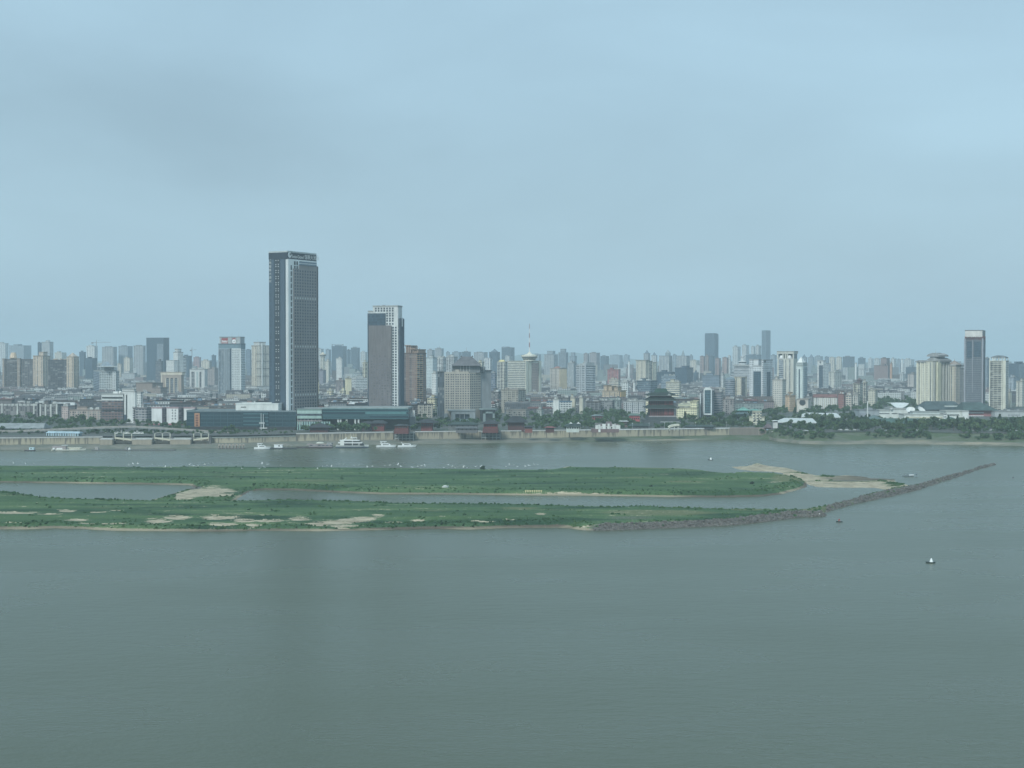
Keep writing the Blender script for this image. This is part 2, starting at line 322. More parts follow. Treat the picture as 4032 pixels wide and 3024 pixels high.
def island_mat():
    m,nt,b=newmat('island_ground'); at=nd(nt,'ShaderNodeAttribute',attribute_name='zone'); sp=nd(nt,'ShaderNodeSeparateColor'); nt.links.new(at.outputs['Color'],sp.inputs[0])
    n=noisec(nt,.035,6,sc=(.3,1,1)); n2=noisec(nt,.35,5,sc=(.35,1,1)); n3=noisec(nt,.9,4); n4=noisec(nt,.012,4,sc=(.35,1,1))
    n5=noisec(nt,.05,5,sc=(.16,1,1),rough=.5)
    g=ramp(nt,n5,[(.34,(.04,.09,.045)),(.47,(.064,.125,.06)),(.56,(.082,.15,.068)),(.66,(.125,.19,.085))])
    g=mixc(nt,mth(nt,'MULTIPLY',ramp(nt,n,[(.36,1.),(.47,0.)]),.85),g,(.018,.055,.03)); g=mixc(nt,mth(nt,'MULTIPLY',ramp(nt,n4,[(.5,0.),(.62,1.)]),.4),g,(.085,.15,.055))
    dry=ramp(nt,mth(nt,'ADD',at.outputs['Alpha'],mth(nt,'MULTIPLY',mth(nt,'SUBTRACT',n,.5),.9)),[(.35,0.),(.65,1.)]); g=mixc(nt,dry,g,mixc(nt,n2,(.12,.15,.075),(.17,.19,.1)))
    g=mixc(nt,1.0,g,ramp(nt,n3,[(.3,.78),(.7,1.12)]),'MULTIPLY')
    sand=mixc(nt,ramp(nt,n2,[(.35,0.),(.6,1.)]),(.25,.21,.15),(.5,.44,.32)); stone=ramp(nt,n3,[(.35,(.075,.077,.07)),(.5,(.13,.128,.115)),(.68,(.23,.22,.195))]); mud=mixc(nt,ramp(nt,n5,[(.45,0.),(.6,1.)]),mixc(nt,n2,(.09,.08,.06),(.15,.13,.1)),(.32,.28,.2))
    edge=mth(nt,'ADD',sp.outputs[0],mth(nt,'MULTIPLY',mth(nt,'SUBTRACT',mth(nt,'ADD',mth(nt,'ADD',mth(nt,'MULTIPLY',n5,.35),mth(nt,'MULTIPLY',n2,.4)),mth(nt,'MULTIPLY',n3,.25)),.5),5.0))
    c=mixc(nt,ramp(nt,edge,[(.42,0.),(.62,1.)]),g,sand)
    e2=mth(nt,'ADD',sp.outputs[2],mth(nt,'MULTIPLY',mth(nt,'SUBTRACT',n3,.5),.6)); c=mixc(nt,ramp(nt,e2,[(.4,0.),(.6,1.)]),c,mud)
    c=mixc(nt,ramp(nt,mth(nt,'ADD',sp.outputs[1],mth(nt,'MULTIPLY',mth(nt,'SUBTRACT',n3,.5),.7)),[(.4,0.),(.6,1.)]),c,stone)
    nt.links.new(c,b.inputs['Base Color']); b.inputs['Roughness'].default_value=.95; b.inputs['Specular IOR Level'].default_value=.2
    bp=nd(nt,'ShaderNodeBump',i_Strength=.9,i_Distance=.9); nt.links.new(n3,bp.inputs['Height']); nt.links.new(bp.outputs[0],b.inputs['Normal']); return m
IM=island_mat()
ISL=[]
def island(name, upper, lower, hgt, zup, zones, dx=1.3, dy=1.1, pts=None, zj=False):
    P=[gp(a,b,float(np.interp(a,[3050,3200],[zup,1.2])) if zj else zup) for a,b in upper]+[gp(a,b,0) for a,b in lower] if pts is None else [gp(a,b,c) for a,b,c in pts]
    x0,x1=max(min(p[0] for p in P),-640)-2,max(p[0] for p in P)+2; y0,y1=min(p[1] for p in P)-2,max(p[1] for p in P)+2
    X,Y=np.meshgrid(np.arange(x0,x1,dx),np.arange(y0,y1,dy)); sdf=poly_sdf(X,Y,P)
    jm=np.clip((W/2+FL*X/Y-3150)/100,0,1)*zj; sdf=sdf+(fbm(X,Y,.06,7)*.9+fbm(X,Y,.25,9,2)*.35)*(1-.65*jm)+np.interp(W/2+FL*X/Y,[3150,3250,3450,3700,3900],[0,-1.0,-.8,.8,2.0])*zj
    d=Y*cP+CAMH*sP; PX=W/2+FL*X/d; PY=HT/2-FL*(Y*sP-CAMH*cP)/d
    Z,zone=zones(X,Y,PX,PY,sdf)
    Z=np.where(sdf<0,np.maximum(sdf*.5,-1),Z)
    o=grid_mesh(name,np.stack([X,Y,Z],-1),zone,IM,sdf>-2.2); tag(o,kind='structure'); ISL.append((X,Y,Z,zone,sdf,PX,PY))
def z_far(X,Y,PX,PY,s):
    sand=np.clip(ell(PX,PY,2205,1846,60,9)*1.4+ell(PX,PY,850,1942,150,24)*(PY>1915)*1.3+ell(PX,PY,700,1958,100,18)*1.3*(PX>690)+ell(PX,PY,2790,1860,50,4)+ell(PX,PY,3050,1912,60,4)*.8+ell(PX,PY,2250,1951,160,3)+ell(PX,PY,3150,1894,30,5)*.5,0,1)
    low=np.clip((PY-1912)/10,0,1)*(PX<1000)*(PX>560)
    h=2.6*sm(s,0,7)*(1-.75*low)*(1-.6*np.clip((PX-2500)/300,0,1)*(PY<1864))+.5*sm(s,12,40)
    belt=sm(s,4,10)*(1-sm(s,16,26))*(PY>1880)*(1-sand)                  # tall reeds along the near shore
    line=ell(PX,PY,2330,1861,170,6)+ell(PX,PY,2950,1884,260,9)+ell(PX,PY,1360,1866,80,3)*.7
    h+=belt*(.9+.6*fbm(X,Y,.18,5))+1.5*np.clip(line,0,1)*(.7+.4*fbm(X,Y,.3,6))+fbm(X,Y,.04,11)*.35*sm(s,3,12)+fbm(X,Y,.16,12,2)*.14*sm(s,3,12)*(1-sand)
    mud=(1-sm(s,1.6,4.2))*(PY>1880); mud=np.clip(mud,0,1); sand=sand*(1-.45*sm(PX,840,960)*(PX<1040)*(PY>1925))
    stone=ell(PX,PY,760,1925,50,9)*(PX<820)*.9
    dry=np.clip(ell(PX,PY,2560,1848,330,11)+ell(PX,PY,3100,1900,90,20)+ell(PX,PY,2700,1912,110,5)+ell(PX,PY,2500,1895,120,5)*.6+ell(PX,PY,900,1892,180,14)*.5+ell(PX,PY,1250,1908,300,9)*.5,0,1)
    return h,np.stack([sand,np.clip(stone,0,1),mud,dry],-1)
def z_near(X,Y,PX,PY,s):
    sand=ell(PX,PY,30,1938,130,14)*(PY<1960)
    for x,y,a,b in ((60,2038,120,6),(200,2042,60,5),(260,2030,50,7),(370,2036,60,4),(460,2028,40,4),(300,2063,70,4),(400,2074,120,4),(620,2064,70,9),(700,2055,60,6),(860,2055,90,6),(960,2062,60,6),(880,2078,60,8),(1000,2080,40,7),(1060,2062,60,5),(1180,2058,60,6),(1260,2078,60,9),(1330,2070,80,9),(1400,2062,90,9),(1440,2056,70,6),(1490,2048,30,4),(1350,2082,80,6),(1650,2068,40,3),(1560,2072,60,2),(1900,2072,60,3),(2000,2066,30,3),(2130,2044,24,5),(3000,2008,60,5),(2950,2005,40,4),(40,2074,60,3)):
        sand=np.maximum(sand,ell(PX,PY,x,y,a*1.15,b*1.2))
    dr=ell(PX,PY,3640,1905,50,6)+ell(PX,PY,3900,1826,6,2); sand=np.maximum(sand,dr)
    jet=sm(PX,3080,3180); rip=sm(PX,2200,2460)
    h=(2.9-1.0*jet)*sm(s,0,8-5.2*jet)+.5*sm(s,12,40)-1.3*ell(PX,PY,900,2070,800,22)-.8*sand*(1-jet)
    h=np.maximum(h,.25*sm(s,0,3))
    belt=np.clip(ell(PX,PY,1800,2062,420,11)+ell(PX,PY,2200,2063,160,12)+ell(PX,PY,2520,2018,90,11)+ell(PX,PY,60,1990,40,9)+ell(PX,PY,520,2030,40,6),0,1)
    h+=belt*(.8+.8*fbm(X,Y,.2,5))+fbm(X,Y,.04,21)*.35*sm(s,3,12)+fbm(X,Y,.16,22,2)*.14*sm(s,3,12)*(1-sand)
    low=sm(PY,2040,2060)*0
    rock=np.clip(rip*(1-sm(s,6,10)*(1-jet)*(1))*(PY>2025)+sm(PX,3200,3300)*1.0-.5*sm(PX,3200,3300)*(fbm(X,Y,.05,31)>.35),0,1)
    uu=np.interp(PX,[p[0] for p in NEAR_U],[p[1] for p in NEAR_U]); ll=np.interp(PX,[p[0] for p in NEAR_L[::-1]],[p[1] for p in NEAR_L[::-1]]); top=np.clip((uu+(ll-uu)*.5-PY)/5+.5,0,1)*(PX>3000)*(PX<3905); rock=rock*(1-.8*top)
    gg=sm(PX,2230,2420)*(1-jet)*ell(PX,PY,2480,2060,230,14)*.5; rock=np.maximum(rock,gg)
    h+=rock*(.45*fbm(X,Y,.33,33,3)+.2)*sm(s,0,2)
    mud=(1-sm(s,1.8,4.2))*(PY>1990)*(1-rip)+.3*(1-sm(s,5,9))*(PY>2030)*(1-rip)
    dry=np.clip(ell(PX,PY,2600,2040,330,16)+ell(PX,PY,2950,2022,160,12)*.7+ell(PX,PY,2050,2022,130,9)*.8+ell(PX,PY,1700,2032,140,6)*.5+sm(PX,3020,3150)*.7+ell(PX,PY,400,2020,160,9)*.5,0,1)
    return h,np.stack([np.clip(sand,0,1),np.clip(rock,0,1),np.clip(mud,0,1),dry],-1)
def z_bar(X,Y,PX,PY,s):
    gr=ell(PX,PY,3180,1866,110,7)+ell(PX,PY,3010,1828,90,6)+ell(PX,PY,3350,1899,200,5)*1.2+ell(PX,PY,3260,1880,70,5)+ell(PX,PY,3520,1912,60,10)+ell(PX,PY,3100,1848,90,4)*.6
    h=.7*sm(s,0,9)+.5*np.clip(gr,0,1)*sm(s,0,4)+fbm(X,Y,.09,41)*.25*sm(s,0,6)+1.0*ell(PX,PY,2985,1826,30,6)
    return h,np.stack([np.clip(1-gr*.9,0,1),np.clip(gr*.5,0,1)*(PX>3250),np.clip(ell(PX,PY,3400,1886,190,11)*.9+.25,0,1),np.clip(gr,0,1)],-1)
island('island',FAR_U,FAR_L,3,2.4,z_far)
island('island',NEAR_U,NEAR_L,3,2.2,z_near,zj=True)
island('sandbar',None,None,1,1,z_bar,pts=BAR)
# reeds and weeds on the islands: leaf tufts, thicker along the shores
def tufts():
    rs=np.random.RandomState(4); V=[]; Fc=[]
    for k,(X,Y,Z,zone,s,PX,PY) in enumerate(ISL):
        n=[1300,1900,400][k]; m=(s>1.5)&(zone[...,0]<.5)&(PX>-150)&(zone[...,2]<.7); w=np.where(m,.0+1.2*(fbm(X,Y,.03,50+k)>.5)+1.4*((s>3)&(s<14)&(PY>1890)),0)*(1-.8*zone[...,1]); w=w.ravel()/w.sum()
        ii=rs.choice(w.size,n,p=w); xs=X.ravel()[ii]+rs.rand(n)-.5; ys=Y.ravel()[ii]+rs.rand(n)-.5; zs=Z.ravel()[ii]
        for x,y,z in zip(xs,ys,zs):
            h=.25+rs.rand()**2*.9; r=.5+rs.rand()*1.1
            for j in range(3):
                a=rs.rand()*3.14; ca,sa=math.cos(a)*r,math.sin(a)*r; i=len(V)
                lx,ly=rs.rand(2)*.6-.3
                V+=[(x-ca,y-sa,z-.3),(x+ca,y+sa,z-.3),(x+ca*.5+lx,y+sa*.5+ly,z+h),(x-ca*.6+lx,y-sa*.6+ly,z+h*(.6+.4*rs.rand()))]; Fc.append((i,i+1,i+2,i+3))
    m,nt,b=newmat('reed_leaves'); n=noisec(nt,.05,5,sc=(.3,1,1)); g=nd(nt,'ShaderNodeNewGeometry')
    c=ramp(nt,n,[(.35,(.026,.075,.03)),(.5,(.042,.11,.04)),(.68,(.085,.155,.06))]); nt.links.new(c,b.inputs['Base Color']); b.inputs['Roughness'].default_value=.9
    me=bpy.data.meshes.new('reeds'); me.from_pydata(V,[],Fc); me.materials.append(m); tag(link('reeds',me),'low green weeds and reeds covering the two river islands','reeds',kind='stuff')
tufts()
# rocks of the riprap shore and of the long stone jetty
def rocks():
    rs=np.random.RandomState(8); mb=MB(); m=solid('riprap_stone',(.21,.2,.185),.95,0,.5,.65)
    X,Y,Z,zone,s,PX,PY=ISL[1]; w=np.where((zone[...,1]>.55)&(s>-.6),1.,0).ravel(); w/=w.sum(); ii=rs.choice(w.size,5200,p=w)
    for i in ii:
        r=.2+rs.rand()**3*.8; x,y,z=X.ravel()[i]+rs.rand()-.5,Y.ravel()[i]+rs.rand()-.5,max(Z.ravel()[i],0); j=rs.rand(8)*.5+.6
        c=[(x+(1 if q&1 else -1)*r*j[q],y+(1 if q&2 else -1)*r*j[(q+3)%8],z+(.75*r*j[q] if q&4 else -.3*r)) for q in range(8)]
        for f in ((0,1,5,4),(1,3,7,5),(3,2,6,7),(2,0,4,6),(4,5,7,6)): mb.face([c[q] for q in f],m)
    tag(mb.build('riprap'),'loose grey rocks heaped along the near shore and stone jetty','rocks',kind='stuff')
rocks()
# ---------------------------------------------------------------- haze
def haze():
    mb=MB(); m=bpy.data.materials.new('haze_air'); m.use_nodes=True; nt=m.node_tree; nt.nodes.clear()
    o=nt.nodes.new('ShaderNodeOutputMaterial'); v=nt.nodes.new('ShaderNodeVolumePrincipled'); v.inputs['Density'].default_value=HAZE
    v.inputs['Color'].default_value=(.78,.93,1.0,1); v.inputs['Anisotropy'].default_value=.0; nt.links.new(v.outputs[0],o.inputs['Volume'])
    mb.box(-12000,12000,-900,32000,-2.2,330,m,bottom=True); tag(mb.build('haze'),kind='stuff')
    bpy.data.objects['haze']['label']='pale blue haze over the river and the city'
HAZE=.0001
haze()
# ---------------------------------------------------------------- buildings
LOTS=[]       # footprints taken: (X,Y,radius)
LAND_B=[]     # (px centre, short landmark phrase) for labels of the small houses
def dk(c,f): return tuple(x*f for x in c)
WHITE=(.74,.76,.73); CREAM=(.70,.64,.52); PALE=(.60,.62,.60); BROWN=(.20,.16,.14); TAN=(.42,.34,.26); BLUE=(.16,.22,.28); NAVY=(.07,.10,.14)
GREYC=(.38,.39,.39); DGREY=(.18,.19,.2); PINK=(.5,.36,.33); RED=(.34,.09,.08); YEL=(.78,.72,.5); GREEN=(.05,.12,.09); STEEL=(.3,.36,.4)
class B:
    """a building standing with its nearest corner at photo column xC, distance D; face A runs left to xL, face B right to xR"""
    def __init__(s, name, label, D, xL, xC, xR, phi, cat='building', group=None, z0=LAND, dep=None):
        k=kx; f=R(phi); d0=D*cP-(z0-CAMH)*sP; s.D=D; q=d0/D
        Cx=k(xC)*d0; s.f=f
        s.w1=(Cx-k(xL)*d0)/(math.cos(f)+k(xL)*math.sin(f)) if xL<xC else 0.1
        den=math.sin(f)-k(xR)*math.cos(f); s.w2=(k(xR)*d0-Cx)/den if (xR>xC and abs(den)>.02) else (dep or 20.)
        if s.w2<4 or s.w2>200: s.w2=dep or 20.
        if dep and xR<=xC: s.w2=dep
        s.z0=z0; s.r=root(name,Cx,D,z0,-f); tag(s.r,label,cat,group); s.xL,s.xR=xL,max(xR,xC)
        cx,cy=-s.w1/2,s.w2/2; s.c=(Cx+cx*math.cos(-f)-cy*math.sin(-f),D+cx*math.sin(-f)+cy*math.cos(-f)); LOTS.append((s.c[0],s.c[1],math.hypot(s.w1,s.w2)/2,s.w1/2,s.w2/2,-f))
        s.m=D/FL
    def z(s,py): return Zat(py,s.D)-s.z0
    def X(s,u): return -s.w1*(1-u)
    def Y(s,v): return s.w2*v
    def box(s,name,u0,u1,v0,v1,y0,y1,style,col,roof=True,over=.35,rcol=None,parent=None):
        """y0 bottom row (None = ground), y1 top row"""
        mb=MB(); za=-.5 if y0 is None else s.z(y0); zb=s.z(y1)
        mb.box(s.X(u0),s.X(u1),s.Y(v0),s.Y(v1),za,zb,M[style]); o=mb.build(name,parent or s.r,col)
        if roof: s.roof(u0,u1,v0,v1,y1,rcol or dk(col,.55),over,o)
        return o
    def roof(s,u0,u1,v0,v1,y,col,over=.35,parent=None):
        mb=MB(); z=s.z(y); a,b,c,d=s.X(u0)-over,s.X(u1)+over,s.Y(v0)-over,s.Y(v1)+over; t=.45; h=1.2
        for q in ((a,b,c,c+t),(a,b,d-t,d),(a,a+t,c+t,d-t),(b-t,b,c+t,d-t)): mb.box(*q,z-.6,z+h,M['plain'])
        mb.box(a+t,b-t,c+t,d-t,z-.3,z+.1,M['roof']); return mb.build('roof',parent or s.r,col)
    def mbp(s,name,fn,col,parent=None,smooth=False):
        mb=MB(); fn(mb); return mb.build(name,parent or s.r,col,smooth)
    def clutter(s,u0,u1,v0,v1,y,n,seed,col=None):
        rs=random.Random(seed); z=s.z(y); o=None
        for i in range(n):
            w=rs.uniform(2,6); d=rs.uniform(2,5); h=rs.uniform(1.5,4.5); x=s.X(rs.uniform(u0,u1)); x=min(max(x,s.X(u0)+1),s.X(u1)-w-1); yv=s.Y(rs.uniform(v0,v1)); yv=min(max(yv,s.Y(v0)+1),max(s.Y(v1)-d-1,s.Y(v0)+1.2))
            mb=MB(); mb.box(x,x+w,yv,yv+d,z,z+h+i*.013,M['plain']); o=mb.build('rooftop_unit',s.r,dk(col or (.5,.52,.5),rs.uniform(.5,1.25)))
        return o
    def ribs(s,n,y0,y1,col,w=.8,proud=.7,faces='AB',name='ribs'):
        mb=MB(); za=-.4 if y0 is None else s.z(y0); zb=s.z(y1)-.7
        if 'A' in faces:
            for i in range(n+1):
                x=s.X(i/n); x=min(max(x,s.X(0)+w/2),-w/2-.05); mb.box(x-w/2,x+w/2,-proud,-.02,za,zb,M['plain'])
        if 'B' in faces and s.w2>5:
            m=max(1,int(n*s.w2/max(s.w1,1)))
            for i in range(m+1):
                y=s.Y(i/m); y=min(max(y,w/2+.05),s.w2-w/2); mb.box(.02,proud,y-w/2,y+w/2,za,zb-.05,M['plain'])
        return mb.build(name,s.r,col)
    def slabs(s,y0,y1,col,step=3.0,proud=.9,h=.35,u0=0,u1=1,name='balconies'):
        mb=MB(); z=step if y0 is None else s.z(y0); zb=s.z(y1)-1
        while z<zb:
            mb.box(s.X(u0)-.03,s.X(u1)+(proud if u1==1 else 0),-proud,s.w2*.98 if u1==1 else -.03,z,z+h,M['plain']); z+=step
        return mb.build(name,s.r,col)
    def hip(s,name,u0,u1,v0,v1,y0,y1,col,ridge=.4,over=1.5,mat='roof'):
        mb=MB(); a,b,c,d=s.X(u0)-over,s.X(u1)+over,s.Y(v0)-over,s.Y(v1)+over; mx,my=(a+b)/2,(c+d)/2; L_=(b-a)/2*ridge; q=min(.6,(d-c)*.05)
        mb.frus(a,b,c,d,s.z(y0),mx-max(L_,.05),mx+max(L_,.05),my-q,my+q,s.z(y1),M[mat]); return mb.build(name,s.r,col)
    def mast(s,u,v,y0,y1,r=.35,col=(.5,.5,.5),name='antenna'):
        mb=MB(); mb.cone(s.X(u),s.Y(v),s.z(y0)-.5,s.z(y1),r,r*.4,6,M['smooth']); return mb.build(name,s.r,col)
def simple(label,D,xL,xC,xR,y,style,col,phi=22,name='building',extra=None,dep=None,cat='building',group=None,clut=None):
    """a plain tower: walls with a window pattern, parapet roof, stair house on top"""
    b=B(name,label,D,xL,xC,xR,phi,cat,group,dep=dep); b.box('wall',0,1,0,1,None,y,style,col)
    rs=random.Random(int(xL*7+D)); a=rs.uniform(.15,.5); e=a+rs.uniform(.2,.4); hh=rs.uniform(9,16)*2500/D*1.0
    if extra!='flat': b.box('stair_house',a,min(e,.95),.25,.75,y,y-hh*.8,'plain',dk(col,.92),over=.2)
    if clut or (D<3600 and extra!='flat'): b.clutter(.05,.95,.05,.9,y,clut or 5,int(D+xL))
    return b
T='tower'
def SB(*a,**k): return simple(*a,**k)
# --- far skyline (left to right); every one stands beyond 4 km and fades into the haze
FARROW=[
 ("pale hazy slab at the far left edge of the skyline",6800,-20,34,'resv',PALE,1352),("wide hazy apartment slab rising behind the left roof of the dark slab pair",6500,36,124,'resi',STEEL,1361),
 ("narrow dark blue tower touching the cream tower of the left slab pair",5000,149,165,'curt',NAVY,1350),("hazy cream block low between the left slabs and the crane",6500,215,262,'resi',CREAM,1389),
 ("short dark blue tower left of the one under the tower crane",5000,313,339,'curt',BLUE,1387),("pale striped tower with dark shafts standing under the tower crane",5200,341,385,'resv',WHITE,1363),
 ("squat navy office block below the tower crane",4500,336,383,'curt',NAVY,1411),("first tall brown grey slab right of the tower crane",5600,402,461,'resv',GREYC,1367),
 ("second tall grey slab right of the tower crane, the widest of the three",5650,467,523,'resv',STEEL,1364),("third grey slab right of the tower crane, beside the big blue frame block",5500,526,574,'resv',GREYC,1362),
 ("cream lower apartment tower in front of the second slab",5000,488,524,'resv',CREAM,1410),("small cream tower below the first grey slab",5000,463,482,'resi',CREAM,1434),
 ("navy block half hidden behind the white stepped tower",4500,718,756,'curt',BLUE,1402),("reddish hazy apartment block under the thin crane",5500,762,792,'resi',(.42,.26,.25),1408),
 ("cream twin block left of the slim blue tower",5000,793,834,'resv',CREAM,1421),("slim blue tower just left of the twin office towers with red signs",5000,834,851,'curt',BLUE,1400),
 ("hazy blue slab between the twin office towers and the cream tower",5200,967,990,'resi',BLUE,1378),("pale hazy slab right behind the tallest tower",6200,1246,1275,'resi',PALE,1374),
 ("hazy slab left of the blue portal block",6000,1282,1304,'resv',STEEL,1377),("blue portal block with an open frame at its top",5500,1306,1366,'curt',BLUE,1364),
 ("thin hazy tower between the two blue blocks",5700,1367,1381,'curt',BLUE,1378),("second blue block right of the portal block",5500,1382,1417,'curt',STEEL,1370),
 ("hazy slab left of the second dark tower",6000,1419,1446,'resi',PALE,1387),("hazy grey block above the white apartments right of the brown tower",6000,1682,1712,'resi',GREYC,1379),
 ("hazy stepped grey block with a pointed spire right of its neighbour",5900,1713,1747,'resi',GREYC,1373),("slim hazy block above the left wing of the pagoda roofed hotel",6000,1756,1771,'resi',STEEL,1388),
 ("long hazy block left of the needle topped block",6200,1780,1818,'resi',STEEL,1387),("hazy block with a thin needle spire above the hotel roof",5500,1819,1854,'curt',STEEL,1386),
 ("pair of hazy slabs right of the hotel roof",6000,1866,1920,'resv',GREYC,1388),("blue tower with a small pyramid cap",5000,1926,1969,'curt',BLUE,1387),
 ("round shouldered blue glass tower left of the long antenna",5500,1975,2026,'curt',STEEL,1369),("pale hazy block under the round shouldered tower",4700,1990,2018,'resi',PALE,1402),
 ("hazy slab right of the round rooftop restaurant",6500,2100,2130,'resi',STEEL,1397),("wide hazy grey slab left of the crowned blue tower",5600,2143,2197,'resv',GREYC,1397),
 ("crowned blue tower rising behind the red roofed block",5000,2199,2237,'vert',STEEL,1389),("low hazy slab right of the crowned blue tower",6000,2242,2271,'resi',STEEL,1403),
 ("tall brownish hazy slab with a step behind the striped office",5600,2298,2320,'resi',(.36,.33,.33),1393),("wide brownish hazy slab just right of the stepped one",5500,2321,2362,'resi',(.38,.35,.35),1390),
 ("dark hazy block leaning against the brownish slab",5800,2364,2398,'curt',STEEL,1403),("very faint wide slab far beyond the red block",8500,2402,2452,'resi',STEEL,1399),
 ("very faint slab left of the cream twin tower",8500,2455,2480,'resi',STEEL,1399),("thin white tower standing alone in the haze",4800,2473,2481,'plain',WHITE,1424),
 ("hazy block with a peaked roof left of the domed pair",6000,2534,2560,'resi',GREYC,1392),("pale block with a small peak left of the domed pair",5800,2564,2588,'resi',PALE,1400),
 ("pale hazy shoulder between the two domed towers",5600,2648,2664,'resi',STEEL,1398),("faint block right of the cone topped tower",6200,2716,2728,'resi',STEEL,1401),
 ("pale cream slab in front of the hazy trees left of the big dark tower",5800,2718,2755,'resi',CREAM,1420),("reddish apartment tower at the left foot of the big dark tower",4600,2756,2775,'resv',(.36,.27,.25),1404),
 ("second reddish apartment tower at the left foot of the big dark tower",4600,2777,2793,'resv',(.36,.3,.27),1402),("blue grey slab below the big dark tower",4800,2794,2812,'curt',STEEL,1402),
 ("reddish apartment tower at the right foot of the big dark tower",4600,2816,2838,'resv',(.36,.27,.25),1412),("tall pinkish apartment tower right of the big dark tower",4550,2844,2869,'resv',(.42,.31,.28),1409),
 ("bright white slab between the pinkish tower and the four hazy towers",4900,2866,2878,'resi',WHITE,1402),("first of the four tall hazy apartment towers, widest",6500,2884,2916,'resv',PALE,1366),
 ("second of the four tall hazy apartment towers",6600,2921,2949,'resv',PALE,1360),("third of the four tall hazy apartment towers",6500,2957,2973,'resv',PALE,1365),
 ("fourth of the four tall hazy apartment towers, beside the needle thin skyscraper",6550,2974,2997,'resv',PALE,1362),("blue hazy block below the four hazy towers",6000,2936,2998,'curt',STEEL,1398),
 ("hazy apartment block just right of the thin skyscraper",6300,3035,3058,'resv',STEEL,1399),("hazy slab behind the white pyramid tower",6500,3155,3178,'resv',STEEL,1408),
 ("tall hazy slab right of the white pyramid tower",6500,3181,3207,'resv',STEEL,1408),("hazy slab with rounded roof units above the white twin tower",6700,3208,3240,'resv',STEEL,1404),
 ("dark hazy slab above the white twin tower",6600,3247,3264,'resv',BLUE,1406),("cream striped hazy slab right of the white twin tower",6300,3265,3290,'resv',CREAM,1408),
 ("cream striped hazy slab next to the dark wide block",6200,3292,3316,'resv',CREAM,1407),("dark wide hazy block with tiny antennas in the middle of the right row",6000,3318,3365,'curt',(.25,.25,.27),1405),
 ("navy hazy block right of the thin white tower",6500,3378,3408,'curt',BLUE,1411),("pale hazy slab between the navy block and the brown block",6800,3418,3440,'resv',PALE,1413),
 ("pale narrow slab above the brown block",6600,3442,3466,'resv',PALE,1413),("brown stepped top behind the wide brown block",4700,3467,3503,'plain',(.27,.2,.19),1411),
 ("pale slab right of the brown block",6000,3507,3530,'resv',PALE,1413),("thin cream slab right of the brown block",5800,3548,3556,'plain',WHITE,1415),
 ("hazy slab left of the cream roofed cluster",6200,3532,3546,'resv',STEEL,1416),("wide pale hazy slab left of the curved roof cluster",6200,3558,3600,'resv',PALE,1416),
 ("row of low pale towers under the dark wide block",5200,3320,3364,'resv',PALE,1455),("low pale towers left of the brown block",5200,3375,3410,'resv',PALE,1456),
]
for (lab,D,xl,xr,st,c,y) in FARROW:
    ph={'curt':14,'plain':10}.get(st,20); xc=xl+(xr-xl)*random.Random(xl).uniform(.6,.8)
    b=B('tower',lab,D,xl,xc,xr,ph+max(0,math.degrees(math.atan(kx(xr)))+5),'tower','towers of the hazy skyline'); b.box('wall',0,1,0,1,None,y,st,c)
    rs=random.Random(int(xl)); b.box('stair_house',.2,.2+rs.uniform(.2,.5),.2,.8,y,y-rs.uniform(2,5),'plain',c,over=0)
    if 'open frame' in lab:
        b.mbp('roof_frame',lambda mb:[mb.box(b.X(q),b.X(q)+3,1,4,b.z(y),b.z(y-7),M['plain']) for q in (0,.93)]+[mb.box(b.X(0),b.X(1),1,4,b.z(y-7),b.z(y-7)+2,M['plain'])],STEEL)
    if 'spire' in lab: b.mast(.5,.5,y-3,y-18 if 'needle' in lab else y-12,1.2)
    if 'pyramid' in lab or 'peak' in lab: b.hip('roof_peak',.15,.85,.1,.9,y,y-14,BLUE,.02,0)
    if 'round shouldered' in lab: b.mbp('roof_curve',lambda mb:mb.prism([(b.X(0),.5),(b.X(.45),.5),(b.X(.45),b.w2),(b.X(0),b.w2)],b.z(y),b.z(y)+4,M['plain']),STEEL)
    if 'crowned' in lab:
        b.box('crown',.2,.8,.2,.8,y-2,y-14,'plain',STEEL)
# the tallest far towers
b=B('skyscraper',"big dark blue skyscraper with a notched top corner, wider of the skyline pair",6000,2775,2812,2828,28,'skyscraper'); b.box('wall',0,1,0,1,None,1315,'curt',(.1,.16,.22)); b.box('wall',.0,.93,.1,.7,1316,1313,'plain',BLUE)
b.ribs(7,None,1316,(.14,.2,.27),1.2,.6)
b=B('skyscraper',"needle thin blue skyscraper rising beside the four tall hazy apartment towers",6500,2999,3014,3033,40,'skyscraper'); b.box('wall',0,1,0,1,None,1302,'curt',(.15,.22,.29)); b.ribs(5,None,1303,(.2,.27,.33),1.4,.8)
# --- rooftop domes of the pair
for i,(xl,xr,lab) in enumerate(((2595,2646,"grey striped tower under a pointed dome, left of the domed pair"),(2664,2715,"grey striped tower under a slim cone, right of the domed pair"))):
    b=B('tower',lab,4500,xl,xr-14,xr,24,'tower','domed pair of striped towers'); b.box('wall',0,1,0,1,None,1402,'band2',(.4,.43,.44)); b.ribs(3,None,1403,PALE,1.2,.8)
    z=b.z(1402); cx,cy=b.X(.75 if i==0 else .5),b.Y(.5)
    b.mbp('dome',(lambda mb:[mb.cone(cx,cy,z,z+9,8.5,8.5,10,M['plain']),mb.cone(cx,cy,z+9,z+20,9,.3,10,M['plain'])]) if i==0 else (lambda mb:[mb.cone(cx,cy,z,z+5,6.5,5,8,M['plain']),mb.cone(cx,cy,z+5,z+10,4,3.5,8,M['plain']),mb.cone(cx,cy,z+10,z+19,3,.1,8,M['plain'])]),(.3,.36,.38))
